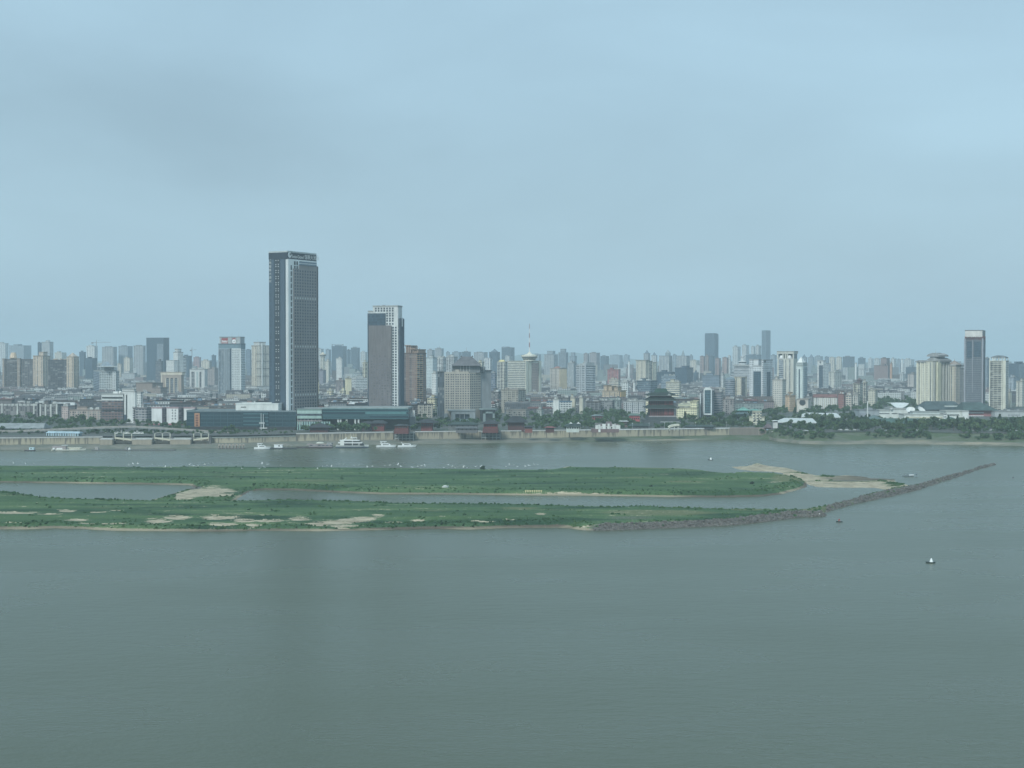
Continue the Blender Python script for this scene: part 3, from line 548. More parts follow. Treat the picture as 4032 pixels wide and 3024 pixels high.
# --- big blue frame block and white tower
b=B('office_block',"large dark blue office block with a paler glass panel on its right",4500,577,645,667,25,'office block'); b.box('wall',0,1,0,1,None,1331,'curt',(.09,.14,.19))
b.box('glass_panel',.62,.985,-.03,.0,1480,1354,'band',STEEL,roof=False); b.box('glass_panel',.28,.52,-.015,.0,1480,1360,'curt',(.07,.11,.16),roof=False)
SB("pale tall office left of the grey slabs, above the cream tower of the slab pair",5500,166,196,211,1347,'band',PALE,28,'office_block')
SB("small dark striped office in front of the big blue block",3600,613,636,643,1423,'band',DGREY,25,'office_block')
b=B('office_tower',"white stepped tower with a square frame at its top",3500,655,686,734,42,'office tower'); b.box('wall',0,1,0,.42,None,1420,'grid',WHITE); b.box('wall',.45,1,.3,.75,None,1388,'grid',WHITE); b.box('wall',.3,.999,.5,1,None,1406,'band',WHITE)
b.box('roof_frame',.55,.98,.35,.62,1387,1375,'gridb',WHITE)
# --- left slab pair
b=B('apartment_block',"dark brown apartment slab with a cream tower end at the far left",3300,14,134,188,16,'apartment block'); b.box('wall',.0,.985,.1,.9,None,1416,'balc',(.17,.155,.15)); b.slabs(None,1416,(.2,.18,.175),3.0,.8,.9,.02,.42); 
b.box('wall',.455,.54,-.0,.1,None,1413,'resv',TAN); b.box('wall',-.03,.04,.0,.1,None,1414,'resv',TAN); b.box('wall',1.0,1.13,-.05,.4,None,1402,'resv',(.62,.5,.38)); b.box('wall',1.17,1.40,-.25,.3,None,1403,'resv',(.66,.54,.41))
b.box('stair_house',1.08,1.22,.2,.5,1402,1387,'grid',(.6,.5,.4))
b.mbp('roof_ornament',lambda mb:[mb.prism([(b.X(.17),6),(b.X(.34),6),(b.X(.34),12),(b.X(.17),12)],b.z(1415),b.z(1409),M['plain']),mb.cone(b.X(.255),9,b.z(1409),b.z(1388),8.5,5,8,M['plain'])],(.7,.55,.4))
b=B('apartment_block',"dark apartment slab with a tall cream end wall and a peaked top",3150,189,263,303,24,'apartment block'); b.box('wall',0,1,.02,.5,None,1419,'balc',(.13,.125,.13)); b.slabs(None,1419,(.15,.145,.15),3.0,.7,.8,.05,.8)
b.box('wall',1.0,1.36,.0,.55,None,1406,'resv',(.64,.53,.4)); b.hip('roof_peak',1.0,1.36,.05,.5,1406,1389,(.55,.48,.4),.1,0); b.clutter(.1,.9,.1,.4,1419,7,3,TAN)
for (lab,D,xl,xr,y0,w) in (("short round ended brick wing beside the dark slab pair",3050,195,245,1560,0),): pass
# --- mid-left
b=B('office_block',"pale office slab with a flat canopy roof and a dark striped left side",3000,370,392,470,70,'office block'); b.box('wall',0,1,0,1,None,1462,'gridb',(.62,.66,.64)); b.box('side_wing',-.0,1.0,-.03,-.001,None,1464,'band',(.2,.26,.32),roof=False)
b.box('white_bay',.999,1.04,.62,.82,None,1462,'grid',WHITE,roof=False); b.box('stair_house',.2,.8,.3,.8,1461,1447,'band',WHITE); b.mbp('canopy',lambda mb:mb.box(b.X(.1),b.X(1.1),b.Y(.12),b.Y(.88),b.z(1445),b.z(1442),M['plain']),(.6,.64,.62))
b.hip('roof_peak',.1,.9,.3,.7,1442,1425,(.3,.36,.4),.5,0)
SB("low pale flat block with a projecting roof behind the white stair tower",4500,479,530,540,1470,'band',PALE,20,'office_block')
SB("brown warehouse with blank walls behind the low roofs on the left",2850,536,600,642,1510,'plain',(.3,.25,.22),30,'warehouse',cat='warehouse',extra='flat')
SB("lower brown wing joined to the blank warehouse",2700,600,632,660,1528,'grid',(.33,.28,.25),30,'warehouse',cat='warehouse')
b=B('office_block',"tan block with three tall arched window bays under a cream cornice",2900,638,714,724,14,'office block'); b.box('wall',0,1,0,1,None,1472,'plain',(.4,.34,.29)); b.box('cornice',-.06,1.06,-.06,1.05,1476,1467,'plain',CREAM,over=.2); b.box('side_wall',-.05,.01,-.02,.6,1508,1474,'plain',CREAM,roof=False)
for u in (.30,.52,.74):
    def fn(mb,u=u):
        w=.075; x0,x1=b.X(u-w),b.X(u+w); z0,z1=.3,b.z(1494); mb.box(x0,x1,-.35,-.03,z0,z1,M['band']); mb.cone((x0+x1)/2,-.19,0,0.001,.01,.01,3,M['dark'])
        n=8; mb.face([((x0+x1)/2+(x1-x0)/2*math.cos(t*math.pi/n),-.35,z1+(x1-x0)/2*math.sin(t*math.pi/n)) for t in range(n+1)],M['dark'])
    b.mbp('window',fn,(.25,.26,.26))
b.mbp('pier',lambda mb:[mb.box(b.X(u)-.7,b.X(u)+.7,-1.1,-.02,0,b.z(1490),M['plain']) for u in (.2,.41,.63,.84)],CREAM)
b=B('apartment_block',"pale apartment tower with two dark recessed strips, left of the twin office towers",3300,747,806,818,16,'apartment block'); b.box('wall',0,1,0,1,None,1455,'plain',PALE)
b.box('recess',.12,.33,-.02,.0,None,1464,'balc',DGREY,roof=False); b.box('recess',.46,.56,-.02,.0,None,1464,'grid',(.5,.6,.58),roof=False); b.box('recess',.66,.78,-.02,.0,None,1464,'balc',DGREY,roof=False); b.clutter(0,1,0,.8,1455,10,6); b.slabs(None,1464,PALE,3,.6,.5,.12,.33)
SB("brown and white apartment block tucked against the twin office towers",3700,818,846,860,1453,'resi',(.4,.36,.34),30,'apartment_block',clut=8)
# --- twin office tower with signs
b=B('office_tower',"twin striped office tower with red roof signs and a teal crown band",2950,862,949,966,15,'office tower')
for (u0,u1,c,st) in ((0,.49,(.28,.33,.36),'vert'),(.60,1,(.62,.66,.65),'gridb')):
    b.box('wall',u0,u1,0,1,None,1373,st,c,roof=False)
    def fn(mb,u0=u0,u1=u1):
        n=7
        for i in range(n+1):
            x=b.X(u0+(u1-u0)*i/n); e=.5 if i in(0,n) else .32; mb.box(x-e,x+e,-.8,-.02,0,b.z(1375),M['plain'])
        mb.box(b.X(u0)-.5,b.X(u1)+.5,-.85,-.02,b.z(1375),b.z(1372),M['plain'])
    b.mbp('ribs',fn,dk(c,1.35))
b.box('link_wing',.49,.60,.06,.94,None,1373,'curt',NAVY,roof=False)
b.box('crown_band',-.01,1.01,-.01,1.01,1373,1355,'plain',(.17,.25,.29)); b.box('sign_tower',.03,.98,.03,.97,1355,1328,'plain',(.34,.38,.4))
b.mbp('fins',lambda mb:[mb.box(b.X(u)-.6,b.X(u)+.6,.0,.85,b.z(1355),b.z(1328),M['plain']) for u in (.05,.1,.44,.5,.55,.78,.84,.89,.95)],PALE)
b.mbp('sign_panel',lambda mb:mb.box(b.X(.13),b.X(.41),.1,.85,b.z(1353),b.z(1331),M['plain']),(.35,.05,.05)); b.mbp('sign_panel',lambda mb:mb.box(b.X(.62),b.X(.77),.1,.85,b.z(1355),b.z(1331),M['plain']),(.35,.05,.05))
b.mbp('sign_emblem',lambda mb:[mb.face([(b.X(.695)+4.4*math.cos(t*.3927),.05,b.z(1344)+4.4*math.sin(t*.3927)) for t in range(16)],M['white']),mb.box(b.X(.695)-1.6,b.X(.695)+1.6,-.02,.03,b.z(1344)-.5,b.z(1344)+.5,M['dark'])],WHITE)
b.mbp('sign_lettering',lambda mb:[mb.box(b.X(.15+q*.025),b.X(.168+q*.025),-.05,.05,b.z(1348)+ (q%2)*.6,b.z(1339)-(q%3)*.8,M['white']) for q in range(10)]+[mb.box(b.X(.17),b.X(.38),-.05,.05,b.z(1351),b.z(1349.6),M['white'])],WHITE)
b.mast(.5,.5,1328,1312,.3); b.mast(.8,.5,1328,1309,.3)
# --- cream tower left of the tallest tower
b=B('apartment_tower',"tall cream and grey apartment tower just left of the tallest tower",3200,991,1022,1068,50,'apartment tower'); b.box('wall',0,1,0,1,None,1362,'resv',(.62,.6,.52)); b.box('wall',.12,.62,-.05,.0,None,1363,'resv',CREAM); b.box('stair_house',.2,.9,.05,.6,1362,1348,'plain',PALE)
b.mbp('stair_shaft',lambda mb:mb.box(.02,2,b.Y(.16),b.Y(.24),0,b.z(1352),M['plain']),WHITE); b.mbp('ring_beam',lambda mb:[mb.box(b.X(0)-.5,.6,-.6,b.w2,b.z(y),b.z(y)+1.2,M['dark']) for y in (1395,1423,1453,1482)],DGREY)
b.box('podium',-.25,1.1,-.3,.9,None,1522,'plain',PALE); b.mast(.5,.2,1348,1335,.3)
# --- between the tall towers
b=B('tower',"round topped cream lookout tower between the two tall riverfront towers",4200,1262,1272,1281,45,'tower'); z=b.z(1404)
b.box('shaft',0,1,0,1,None,1404,'resv',(.6,.58,.48)); cx,cy=b.X(.5),b.Y(.5)
b.mbp('lookout',lambda mb:[mb.cone(cx,cy,z-1,z+3,6,9,12,M['plain']),mb.cone(cx,cy,z+3,z+5,9.2,9.2,12,M['dark']),mb.cone(cx,cy,z+5,z+8,9.5,9.5,12,M['plain']),mb.dome(cx,cy,z+8,4.5,4.5,M['plain'])],CREAM)
SB("white slab half hidden by the right edge of the tallest tower",4200,1244,1251,1257,1423,'resv',WHITE,30,'apartment_block')
SB("cream low tower just right of the lookout tower",4100,1278,1294,1301,1423,'resv',(.66,.64,.54),30,'apartment_block')
SB("purple grey block in front of the lookout tower",3700,1246,1273,1284,1459,'grid',(.26,.26,.3),25,'office_block')
SB("white office tower with a small roof mast midway between the two tall towers",3700,1324,1346,1350,1412,'grid',WHITE,16,'office_tower')
SB("brown striped block below the white midway tower",2900,1322,1352,1360,1500,'vert',(.3,.25,.24),20,'office_block')
SB("cream blank gable building right of the brown striped block",2850,1359,1366,1384,1492,'plain',YEL,65,'apartment_block')
SB("white terrace block with stacked balconies left of the second dark tower",3300,1386,1400,1446,1489,'band',WHITE,60,'office_block')
SB("pale roofed block behind the stacked balconies block",3600,1390,1420,1446,1467,'band',(.5,.56,.55),40,'office_block')
SB("narrow cream tower with zigzag balconies touching the second dark tower",3400,1428,1438,1447,1428,'balc',YEL,45,'apartment_tower')
SB("cream gabled block right behind the foot of the tallest tower",2600,1243,1246,1256,1503,'plain',YEL,70,'apartment_block')
SB("left of two small cream balcony blocks between the tall towers",2750,1288,1308,1314,1541,'balc',YEL,25,'apartment_block'); SB("right of two small cream balcony blocks between the tall towers",2750,1338,1356,1362,1540,'balc',YEL,25,'apartment_block')
# --- right of the second dark tower
b=B('apartment_tower',"brown apartment tower with open concrete crown beside the second dark tower",2200,1586,1640,1678,34,'apartment tower'); b.box('wall',0,1,0,1,None,1392,'resv',(.27,.2,.17)); b.box('side_wall',1.0,1.03,.02,.65,None,1394,'balc',(.5,.33,.2),roof=False)
b.slabs(None,1394,(.3,.22,.19),3.0,.7,.5,.33,.6); b.box('stair_house',.15,.55,.1,.7,1391,1363,'plain',(.33,.25,.21)); b.box('stair_house',.55,.98,.2,.98,1391,1378,'plain',(.36,.26,.2))
def fn(mb):
    z0,z1=b.z(1391),b.z(1358)
    for i in range(6):
        x=b.X(.1+.8*i/5); mb.box(x-.3,x+.3,.4,1.0,z0,z1-abs(i-1.5)*3.2,M['plain']); mb.box(x-.3,x+.3,b.Y(.95)-.6,b.Y(.95),z0,z1-abs(i-1.5)*3.2,M['plain'])
    mb.box(b.X(.1),b.X(.55),.35,1.1,z1-1,z1,M['plain']); mb.box(b.X(.5),b.X(.9),.35,1.1,z1-6,z1-5,M['plain'])
b.mbp('roof_frame',fn,(.42,.32,.27)); b.clutter(.5,1,.3,.9,1391,7,4,(.5,.35,.25))
SB("white apartment block with blue grey lower floors right of the brown tower",3200,1679,1704,1722,1409,'grid',(.6,.68,.68),30,'apartment_block')
SB("cream white apartment block with a taller stair core",3250,1716,1745,1757,1409,'balc',WHITE,25,'apartment_block',clut=7)
SB("white apartment block with brown rooftop boxes left of the hotel roof",3400,1757,1786,1802,1406,'balc',(.66,.68,.66),28,'apartment_block',clut=8)
SB("lower white apartment front at the left side of the hotel",2750,1700,1717,1724,1471,'grid',WHITE,30,'apartment_block')
SB("small yellow house with dark square windows left of the hotel",2150,1683,1712,1719,1571,'gridb',YEL,20,'house',cat='house',clut=4)
SB("yellow domed apartment tower right behind the hotel roof",3600,1877,1897,1907,1426,'balc',YEL,30,'apartment_tower'); 
b=B('apartment_tower',"white and blue grey tower right of the yellow domed one",3700,1908,1929,1937,22,'apartment tower'); b.box('wall',0,1,0,1,None,1410,'band',(.62,.68,.7)); b.ribs(2,None,1411,WHITE,2,.8)
SB("navy office with white band behind the right wing of the hotel",2900,1931,1950,1955,1471,'band',(.2,.24,.3),20,'office_block')
b=B('apartment_tower',"white balcony tower with a yellow cap left of the big cream office",3000,1958,1989,1998,18,'apartment tower'); b.box('wall',0,1,0,1,None,1426,'balc',(.74,.73,.62)); b.slabs(None,1427,WHITE,3.0,.9,.7,.1,.4,); b.hip('roof_cap',.1,.8,.1,.9,1426,1417,(.8,.7,.35),.8,.3)
# --- big cream office with rotunda
b=B('office_tower',"wide cream office with ribbon windows, a round rooftop restaurant and a long antenna",2900,1999,2067,2128,34,'office tower'); b.box('wall',0,1,0,1,None,1423,'band',(.72,.71,.6)); b.slabs(None,1424,(.76,.75,.64),3.5,.5,.9,0,.995,name='sill_bands')
b.mbp('pier',lambda mb:[mb.box(.95,2.4,b.Y(v0),b.Y(v1),0,b.z(1423)+.9,M['plain']) for v0,v1 in ((0,.16),(.2,.36),(.85,1.0))],(.76,.75,.62)); b.mbp('sign_panel',lambda mb:mb.box(.95,1.6,b.Y(.4),b.Y(.82),4,b.z(1430),M['grid']),(.55,.42,.36))
z=b.z(1421); cx,cy=b.X(.95),b.Y(.2)+8
b.mbp('rotunda',lambda mb:[mb.cone(cx,cy,z,z+2.5,12,12,24,M['plain']),mb.cone(cx,cy,z+2.5,z+4,12.5,12.5,24,M['dark']),mb.cone(cx,cy,z+4,z+6.5,13,15.5,24,M['plain']),mb.cone(cx,cy,z+6.5,z+8.3,15.3,15.3,24,M['dark']),mb.cone(cx,cy,z+8.3,z+11,16,16,24,M['plain']),mb.cone(cx,cy,z+11,z+13,15,8,24,M['plain']),mb.cone(cx,cy,z+13,z+18,6,1.,10,M['plain'])],(.75,.72,.6))
b.mbp('antenna',lambda mb:[mb.cone(cx,cy,z+18+q*9.2,z+27.2+q*9.2,1.35-.13*q,1.2-.13*q,6,(M['white'],M['smooth'])[q%2]) for q in range(6)],(.3,.16,.16))
# --- right of it
b=B('apartment_block',"cream block with a red brown peaked roof right of the big cream office",3000,2166,2202,2232,42,'apartment block'); b.box('wall',0,1,0,1,None,1452,'resv',(.6,.56,.5)); b.box('side_wall',1,1.02,.02,.98,None,1454,'plain',(.82,.68,.48),roof=False); b.hip('roof_peak',.1,.9,.1,.7,1452,1443,(.36,.2,.17),.3,0); b.box('stair_house',.8,1,.3,.9,1451,1449,'plain',WHITE)
SB("pale block with a big arched recess left of the striped office",3500,2235,2258,2269,1430,'vert',(.58,.62,.62),28,'office_block')
b=B('office_tower',"striped blue and white office with two slanted roof caps",2950,2268,2306,2344,40,'office tower'); b.box('wall',0,1,0,1,None,1442,'band',(.5,.54,.56)); b.box('side_wall',1.0,1.03,.02,.76,None,1443,'band',(.72,.74,.74),roof=False)
b.mbp('pier',lambda mb:[mb.box(b.X(u)-1,b.X(u)+1,-1,-.02,0,b.z(1437),M['plain']) for u in (.42,.6)]+[mb.box(-1.6,.9,-1.6,-.02,0,b.z(1430),M['plain'])],(.5,.54,.56))
b.mbp('roof_cap',lambda mb:[mb.prism([(b.X(u0),b.Y(.1)),(b.X(u1),b.Y(.1)),(b.X(u1),b.Y(.9)),(b.X(u0),b.Y(.9))],b.z(1442),b.z(y),M['plain']) for u0,u1,y in ((.02,.3,1436),(.3,.6,1431),(.6,.98,1427))],(.45,.48,.48))
SB("red brown hazy block with white stripes standing alone in the middle distance",3800,2392,2436,2443,1456,'resi',(.42,.16,.15),14,'apartment_block',clut=9)
b=B('apartment_block',"orange and cream stepped apartment block with barrel roof tops",2600,2372,2442,2464,22,'apartment block'); b.box('wall',0,1,0,1,None,1541,'resi',(.6,.48,.34)); b.box('side_wall',1.0,1.02,.02,.95,None,1543,'plain',(.8,.52,.24),roof=False)
for u in (.04,.3,.62): b.box('roof_step',u,u+.2,.1,.8,1540,1521+int(u*9),'grid',(.6,.46,.32)); 
SB("white framed office with open square top behind the orange apartments",2750,2444,2472,2476,1506,'gridb',WHITE,12,'office_block'); SB("low cream block with dark roof boxes above the orange apartments",2900,2398,2435,2442,1496,'band',CREAM,15,'office_block',clut=8)
SB("narrow white slab right of the white framed office",2800,2493,2499,2503,1506,'plain',WHITE,30,'apartment_block')
b=B('apartment_tower',"cream twin tower with a darker shaft between its halves, left of the domed pair",3400,2505,2543,2584,38,'apartment tower'); b.box('wall',0,1,0,.3,None,1420,'resv',(.66,.62,.5)); b.box('wall',.03,1.02,.3,.62,None,1423,'balc',(.5,.48,.4)); b.box('wall',.1,1.04,.62,1,None,1428,'resv',(.8,.76,.6)); b.mbp('cornice',lambda mb:mb.box(b.X(0)-1.5,1.5,-1.5,b.Y(.3),b.z(1420),b.z(1417),M['plain']),(.35,.35,.3))
SB("dark teal old office block above the left end of the pagoda",2800,2506,2562,2588,1501,'band',(.16,.22,.26),28,'office_block',clut=7)
SB("wide navy office below the domed pair",3800,2586,2640,2658,1467,'curt',(.09,.14,.19),24,'office_block'); SB("taller navy office with a pale edge strip",3750,2657,2705,2729,1449,'curt',(.09,.14,.2),26,'office_block'); SB("dark hazy office right of the taller navy office",4200,2730,2744,2751,1468,'curt',BLUE,20,'office_block')
SB("pale blue office in front of the wide navy office",3200,2604,2660,2668,1481,'band',(.3,.38,.44),15,'office_block')
SB("cream office with ribbon windows right above the pagoda roof",2500,2622,2675,2681,1506,'band',(.7,.68,.55),12,'office_block',clut=6)
SB("hazy blue grey office with thin ribs below the big dark tower",3300,2766,2832,2838,1480,'band2',(.24,.3,.36),12,'office_block'); SB("hazy low block left of the round fronted grey tower",3300,2838,2848,2853,1478,'grid',PALE,20,'office_block')
b=B('office_block',"round fronted grey tower with a domed roof",2650,2858,2874,2892,45,'office block'); cx,cy=b.X(.5),b.Y(.5); rr=max(b.w1,b.w2)*.66
b.mbp('wall',lambda mb:mb.cone(cx,cy,-.5,b.z(1497),rr,rr,18,M['band']),(.3,.33,.36)); b.mbp('dome',lambda mb:mb.dome(cx,cy,b.z(1497),rr*1.02,6,M['plain'],16),(.2,.26,.3))
b=B('office_tower',"grey banded office with a stepped round turret on its roof",3300,2889,2960,2968,14,'office tower'); b.box('wall',0,1,0,1,None,1440,'band',(.58,.6,.6)); b.box('cornice',.02,1.0,-.05,.9,1442,1438,'plain',PALE)
z=b.z(1439); cx,cy=b.X(.42),b.Y(.5); b.mbp('turret',lambda mb:[mb.cone(cx,cy,z,z+5,10,10,14,M['plain']),mb.cone(cx,cy,z+5,z+8,8.5,8.5,14,M['dark']),mb.cone(cx,cy,z+8,z+10,10,9,14,M['plain']),mb.cone(cx,cy,z+10,z+19,4,3.4,10,M['plain']),mb.cone(cx,cy,z+19,z+21,5,5,10,M['plain']),mb.cone(cx,cy,z+21,z+28,1.2,.2,6,M['plain'])],(.6,.63,.63))
b=B('apartment_tower',"cream and grey tower standing left of the white tower with green glass",2650,2892,2918,2941,42,'apartment tower'); b.box('wall',0,1,0,1,None,1486,'resv',(.74,.7,.56)); b.box('side_wall',1,1.04,.0,.6,None,1487,'vert',(.3,.28,.26),roof=False)
# white tower with green glass
b=B('office_tower',"white tower with two tall green glass panels and square notched tops",2500,2951,3004,3041,35,'office tower'); b.box('wall',0,1,0,1,None,1442,'grid',(.68,.72,.73)); 
b.box('wall',.0,.24,-.02,.4,1446,1416,'grid',(.68,.72,.73)); b.box('wall',.2,.62,.05,.4,1446,1417,'plain',(.68,.72,.73)); b.box('wall',.9,1.02,-.02,1,1446,1418,'grid',(.7,.74,.75))
b.box('glass_panel',.30,.86,-.035,0,1585,1462,'curt',(.1,.2,.22),roof=False); b.box('glass_panel',1.0,1.05,.4,.72,1590,1464,'curt',(.09,.15,.19),roof=False); b.mbp('sign_box',lambda mb:[mb.box(b.X(.02),b.X(.2),-.6,-.35,b.z(1427),b.z(1418),M['dark']),mb.box(.6,.9,3,9,b.z(1428),b.z(1419),M['dark'])],NAVY)
b.box('podium',.3,1.4,-.5,.8,None,1592,'plain',(.55,.5,.46))
# tower with arches
b=B('office_tower',"tall cream tower with two arched openings under its flat roof",2700,3060,3124,3140,22,'office tower'); b.box('wall',0,1,0,1,None,1412,'plain',(.62,.62,.55),roof=False); b.box('wall',.03,.97,.25,1,1412,1392,'plain',(.25,.28,.3),roof=False); b.box('cornice',-.02,1.02,-.02,1.02,1393,1385,'plain',(.62,.62,.55))
b.mbp('arch',lambda mb:[mb.box(b.X(u)-1.2,b.X(u)+1.2,0,3,b.z(1412),b.z(1393),M['plain']) for u in (.02,.35,.5,.62,.98)]+[mb.dome(b.X(u),2.6,b.z(1412),4.2,6.5,M['white'],10,3) for u in (.24,.74)],(.62,.62,.55))
b.box('window_strip',.1,.38,-.02,0,None,1416,'band',(.42,.46,.48),roof=False); b.box('window_strip',.5,.545,-.02,0,None,1416,'balc',(.3,.34,.36),roof=False); b.box('window_strip',.74,.8,-.02,0,None,1416,'balc',(.3,.34,.36),roof=False)
# pyramid topped
b=B('office_tower',"slim white tower with a white pyramid roof",2650,3133,3161,3178,30,'office tower'); b.box('wall',0,1,0,1,None,1437,'grid',(.62,.7,.68)); b.box('wall',.18,.92,-.05,.3,None,1441,'plain',(.66,.74,.71)); b.box('window_strip',.45,.62,-.07,-.05,1590,1453,'curt',(.1,.14,.16),roof=False)
b.box('roof_base',.02,.95,.03,.95,1437,1430,'plain',(.55,.62,.6)); b.hip('roof_pyramid',.05,.9,.05,.9,1430,1405,(.78,.79,.75),.01,0,'smooth'); b.box('side_wall',1.0,1.06,.2,.95,None,1447,'grid',(.3,.38,.42),roof=False)
SB("front apartment tower with small square windows right of the white green glass tower",2450,3042,3080,3095,1497,'grid',(.62,.6,.54),28,'apartment_tower',clut=6)
SB("orange cream low block at the foot of the arches tower",2350,3092,3110,3132,1560,'grid',(.68,.5,.34),45,'apartment_block')
b=B('hotel_building',"cream block with a round dark glass window at the foot of the pyramid tower",2350,3137,3182,3192,18,'building'); b.box('wall',0,1,0,1,None,1574,'plain',(.6,.56,.5)); cx=b.X(.5); b.mbp('round_window',lambda mb:[mb.face([(cx+5*math.cos(t*.3927),-.3,b.z(1585)+5*math.sin(t*.3927)) for t in range(16)],M['dark']),mb.box(cx-7,cx+7,-3,-.1,0,b.z(1600),M['plain'])],(.7,.68,.62))
b=B('office_tower',"white twin tower with a dark glass strip and a square hole at its top",3200,3218,3241,3262,38,'office tower'); b.box('wall',0,1,0,.5,None,1421,'grid',WHITE); b.box('wall',.1,1.02,.5,1,None,1432,'grid',WHITE); b.box('glass_panel',.28,.97,-.03,0,None,1438,'curt',(.2,.23,.27),roof=False); b.mbp('roof_opening',lambda mb:mb.box(b.X(.4),b.X(.62),-.2,-.05,b.z(1431),b.z(1424),M['dark']),DGREY)
SB("pale cream block right of the white twin tower",3400,3262,3288,3313,1466,'resv',(.62,.62,.55),40,'apartment_block')
SB("thin white tower between the dark wide block and the navy block",4500,3366,3371,3374,1430,'plain',WHITE,40,'tower',extra='flat')
SB("row of pale low towers above the green roofed pavilions",4300,3543,3555,3562,1473,'resv',PALE,35,'apartment_block'); b=SB("wide brown windowless block on the right skyline",4500,3441,3496,3507,1440,'plain',(.27,.2,.19),20,'office_block'); SB("orange brown strip tower joined to the wide brown block",4450,3504,3511,3514,1432,'plain',(.5,.3,.2),30,'tower')
b=B('apartment_block',"long row of white ribbed apartments under a dark red roof",2500,3205,3296,3303,6,'apartment block'); b.box('wall',0,1,0,1,None,1565,'resv',(.62,.6,.52),roof=False); b.hip('roof',0,1,0,1,1565,1553,(.26,.13,.12),.97,1); b.ribs(12,None,1566,WHITE,1.6,1.0,'A')
SB("brick red apartment block right of the ribbed row",2480,3300,3322,3332,1553,'grid',(.32,.15,.13),25,'apartment_block'); SB("cream and red apartment block with bay windows",2450,3330,3352,3358,1558,'gridb',(.6,.54,.47),20,'apartment_block')
b=B('apartment_block',"cream tower block under a dark Chinese style roof",2700,3360,3385,3397,22,'apartment block'); b.box('wall',0,1,0,1,None,1512,'balc',(.66,.64,.52)); b.hip('roof_peak',0,1,0,1,1511,1504,(.2,.16,.16),.5,1.5); b.box('stair_house',.5,.95,.2,.8,1506,1498,'plain',(.2,.15,.15)); b.hip('roof_cap',.5,.95,.2,.8,1498,1488,(.2,.16,.16),.05,2)
SB("cream stepped balcony block right of the Chinese style roof",2650,3398,3409,3415,1507,'balc',(.68,.66,.55),25,'apartment_block'); SB("low cream block left of the big park trees",2600,3418,3446,3456,1538,'grid',(.6,.58,.48),22,'apartment_block')
SB("pale brick wing beneath the cream stepped block",2550,3354,3378,3384,1556,'resi',(.58,.56,.5),20,'apartment_block')
# right cluster
b=B('apartment_tower',"big cream apartment cluster with layered curved grey roofs",2500,3609,3672,3736,46,'apartment tower'); b.box('wall',0,1,0,.5,None,1424,'resv',(.70,.68,.56)); b.box('wall',.1,1.03,.5,1,None,1424,'resv',(.68,.66,.55)); b.ribs(4,None,1425,(.78,.76,.62),2.2,1.2,'A')
b.mbp('stair_shaft',lambda mb:mb.box(.9,3,b.Y(.2),b.Y(.42),0,b.z(1426),M['plain']),(.82,.8,.6)); b.mbp('ribs',lambda mb:[mb.box(.9,2,b.Y(v),b.Y(v+.06),0,b.z(1426),M['plain']) for v in (.02,.58,.78,.93)],(.66,.66,.6))
def curved(mb,u0,u1,v0,v1,y0,h,over=2):
    a,c=b.X(u0)-over,b.X(u1)+over; n=8; z=b.z(y0)
    for i in range(n):
        t0,t1=i/n,(i+1)/n; z0=z+h*math.sin(math.pi*(.1+.8*t0)); z1=z+h*math.sin(math.pi*(.1+.8*t1)); x0=a+(c-a)*t0; x1=a+(c-a)*t1
        mb.face([(x0,b.Y(v0)-over,z0),(x1,b.Y(v0)-over,z1),(x1,b.Y(v1)+over,z1),(x0,b.Y(v1)+over,z0)],M['roof']); mb.face([(x0,b.Y(v0)-over,z-1),(x1,b.Y(v0)-over,z-1),(x1,b.Y(v0)-over,z1),(x0,b.Y(v0)-over,z0)],M['roof'])
        mb.face([(x1,b.Y(v1)+over,z-1),(x0,b.Y(v1)+over,z-1),(x0,b.Y(v1)+over,z0),(x1,b.Y(v1)+over,z1)],M['roof'])
    mb.face([(c,b.Y(v0)-over,z-1),(c,b.Y(v1)+over,z-1),(c,b.Y(v1)+over,z+h*.3),(c,b.Y(v0)-over,z+h*.3)],M['roof'])
b.mbp('curved_roof',lambda mb:curved(mb,0,.5,0,.6,1424,2.5),(.34,.35,.35)); b.mbp('curved_roof',lambda mb:curved(mb,.3,1.05,.35,1.0,1424,7),(.36,.37,.37)); b.box('stair_house',.42,.92,.4,.8,1420,1402,'grid',(.5,.52,.52)); b.mbp('curved_roof',lambda mb:curved(mb,.36,1.0,.35,.85,1402,5),(.38,.39,.39)); b.box('stair_house',.5,.8,.45,.7,1402,1392,'plain',(.45,.47,.47)); b.mast(.62,.55,1392,1376,.5)
b=B('apartment_tower',"brown tower with a small pagoda cap, left of the tall dark tower",2700,3735,3763,3794,45,'apartment tower'); b.box('wall',0,1,0,.5,None,1441,'resv',(.5,.44,.36)); b.box('wall',.1,1,.5,1,None,1452,'resv',(.36,.33,.31)); b.box('side_wall',.1,.8,-.03,0,None,1444,'resv',(.62,.56,.44),roof=False); b.hip('roof_cap',0,.95,.05,.5,1436,1420,(.36,.3,.26),.1,3); b.mast(.48,.28,1421,1413,.5,(.4,.3,.25)); b.box('roof_slab',.4,1.1,.6,.9,1448,1439,'plain',GREYC)
b=B('office_tower',"tall dark unfinished tower with a torn white banner and red floors at the top",2450,3797,3868,3879,21,'office tower'); b.box('wall',0,1,0,1,None,1330,'plain',(.15,.17,.2),roof=False); b.slabs(None,1338,(.24,.27,.3),3.6,.5,.9,.06,.94,'floor_slabs')
b.box('wall',.0,1,0,1,1338,1322,'plain',(.34,.12,.12),roof=False); b.box('banner',.02,.98,-.02,0,1326,1303,'plain',(.72,.7,.66),roof=False); b.box('roof_frame',.01,.99,.02,.98,1330,1302,'plain',(.3,.3,.3),over=.2)
b.mbp('torn_edge',lambda mb:[mb.box(b.X(.03+.047*i),b.X(.07+.047*i),-.6,-.35,b.z(1326+(i*7%5)*.8),b.z(1323),M['plain']) for i in range(20)],(.72,.7,.66))
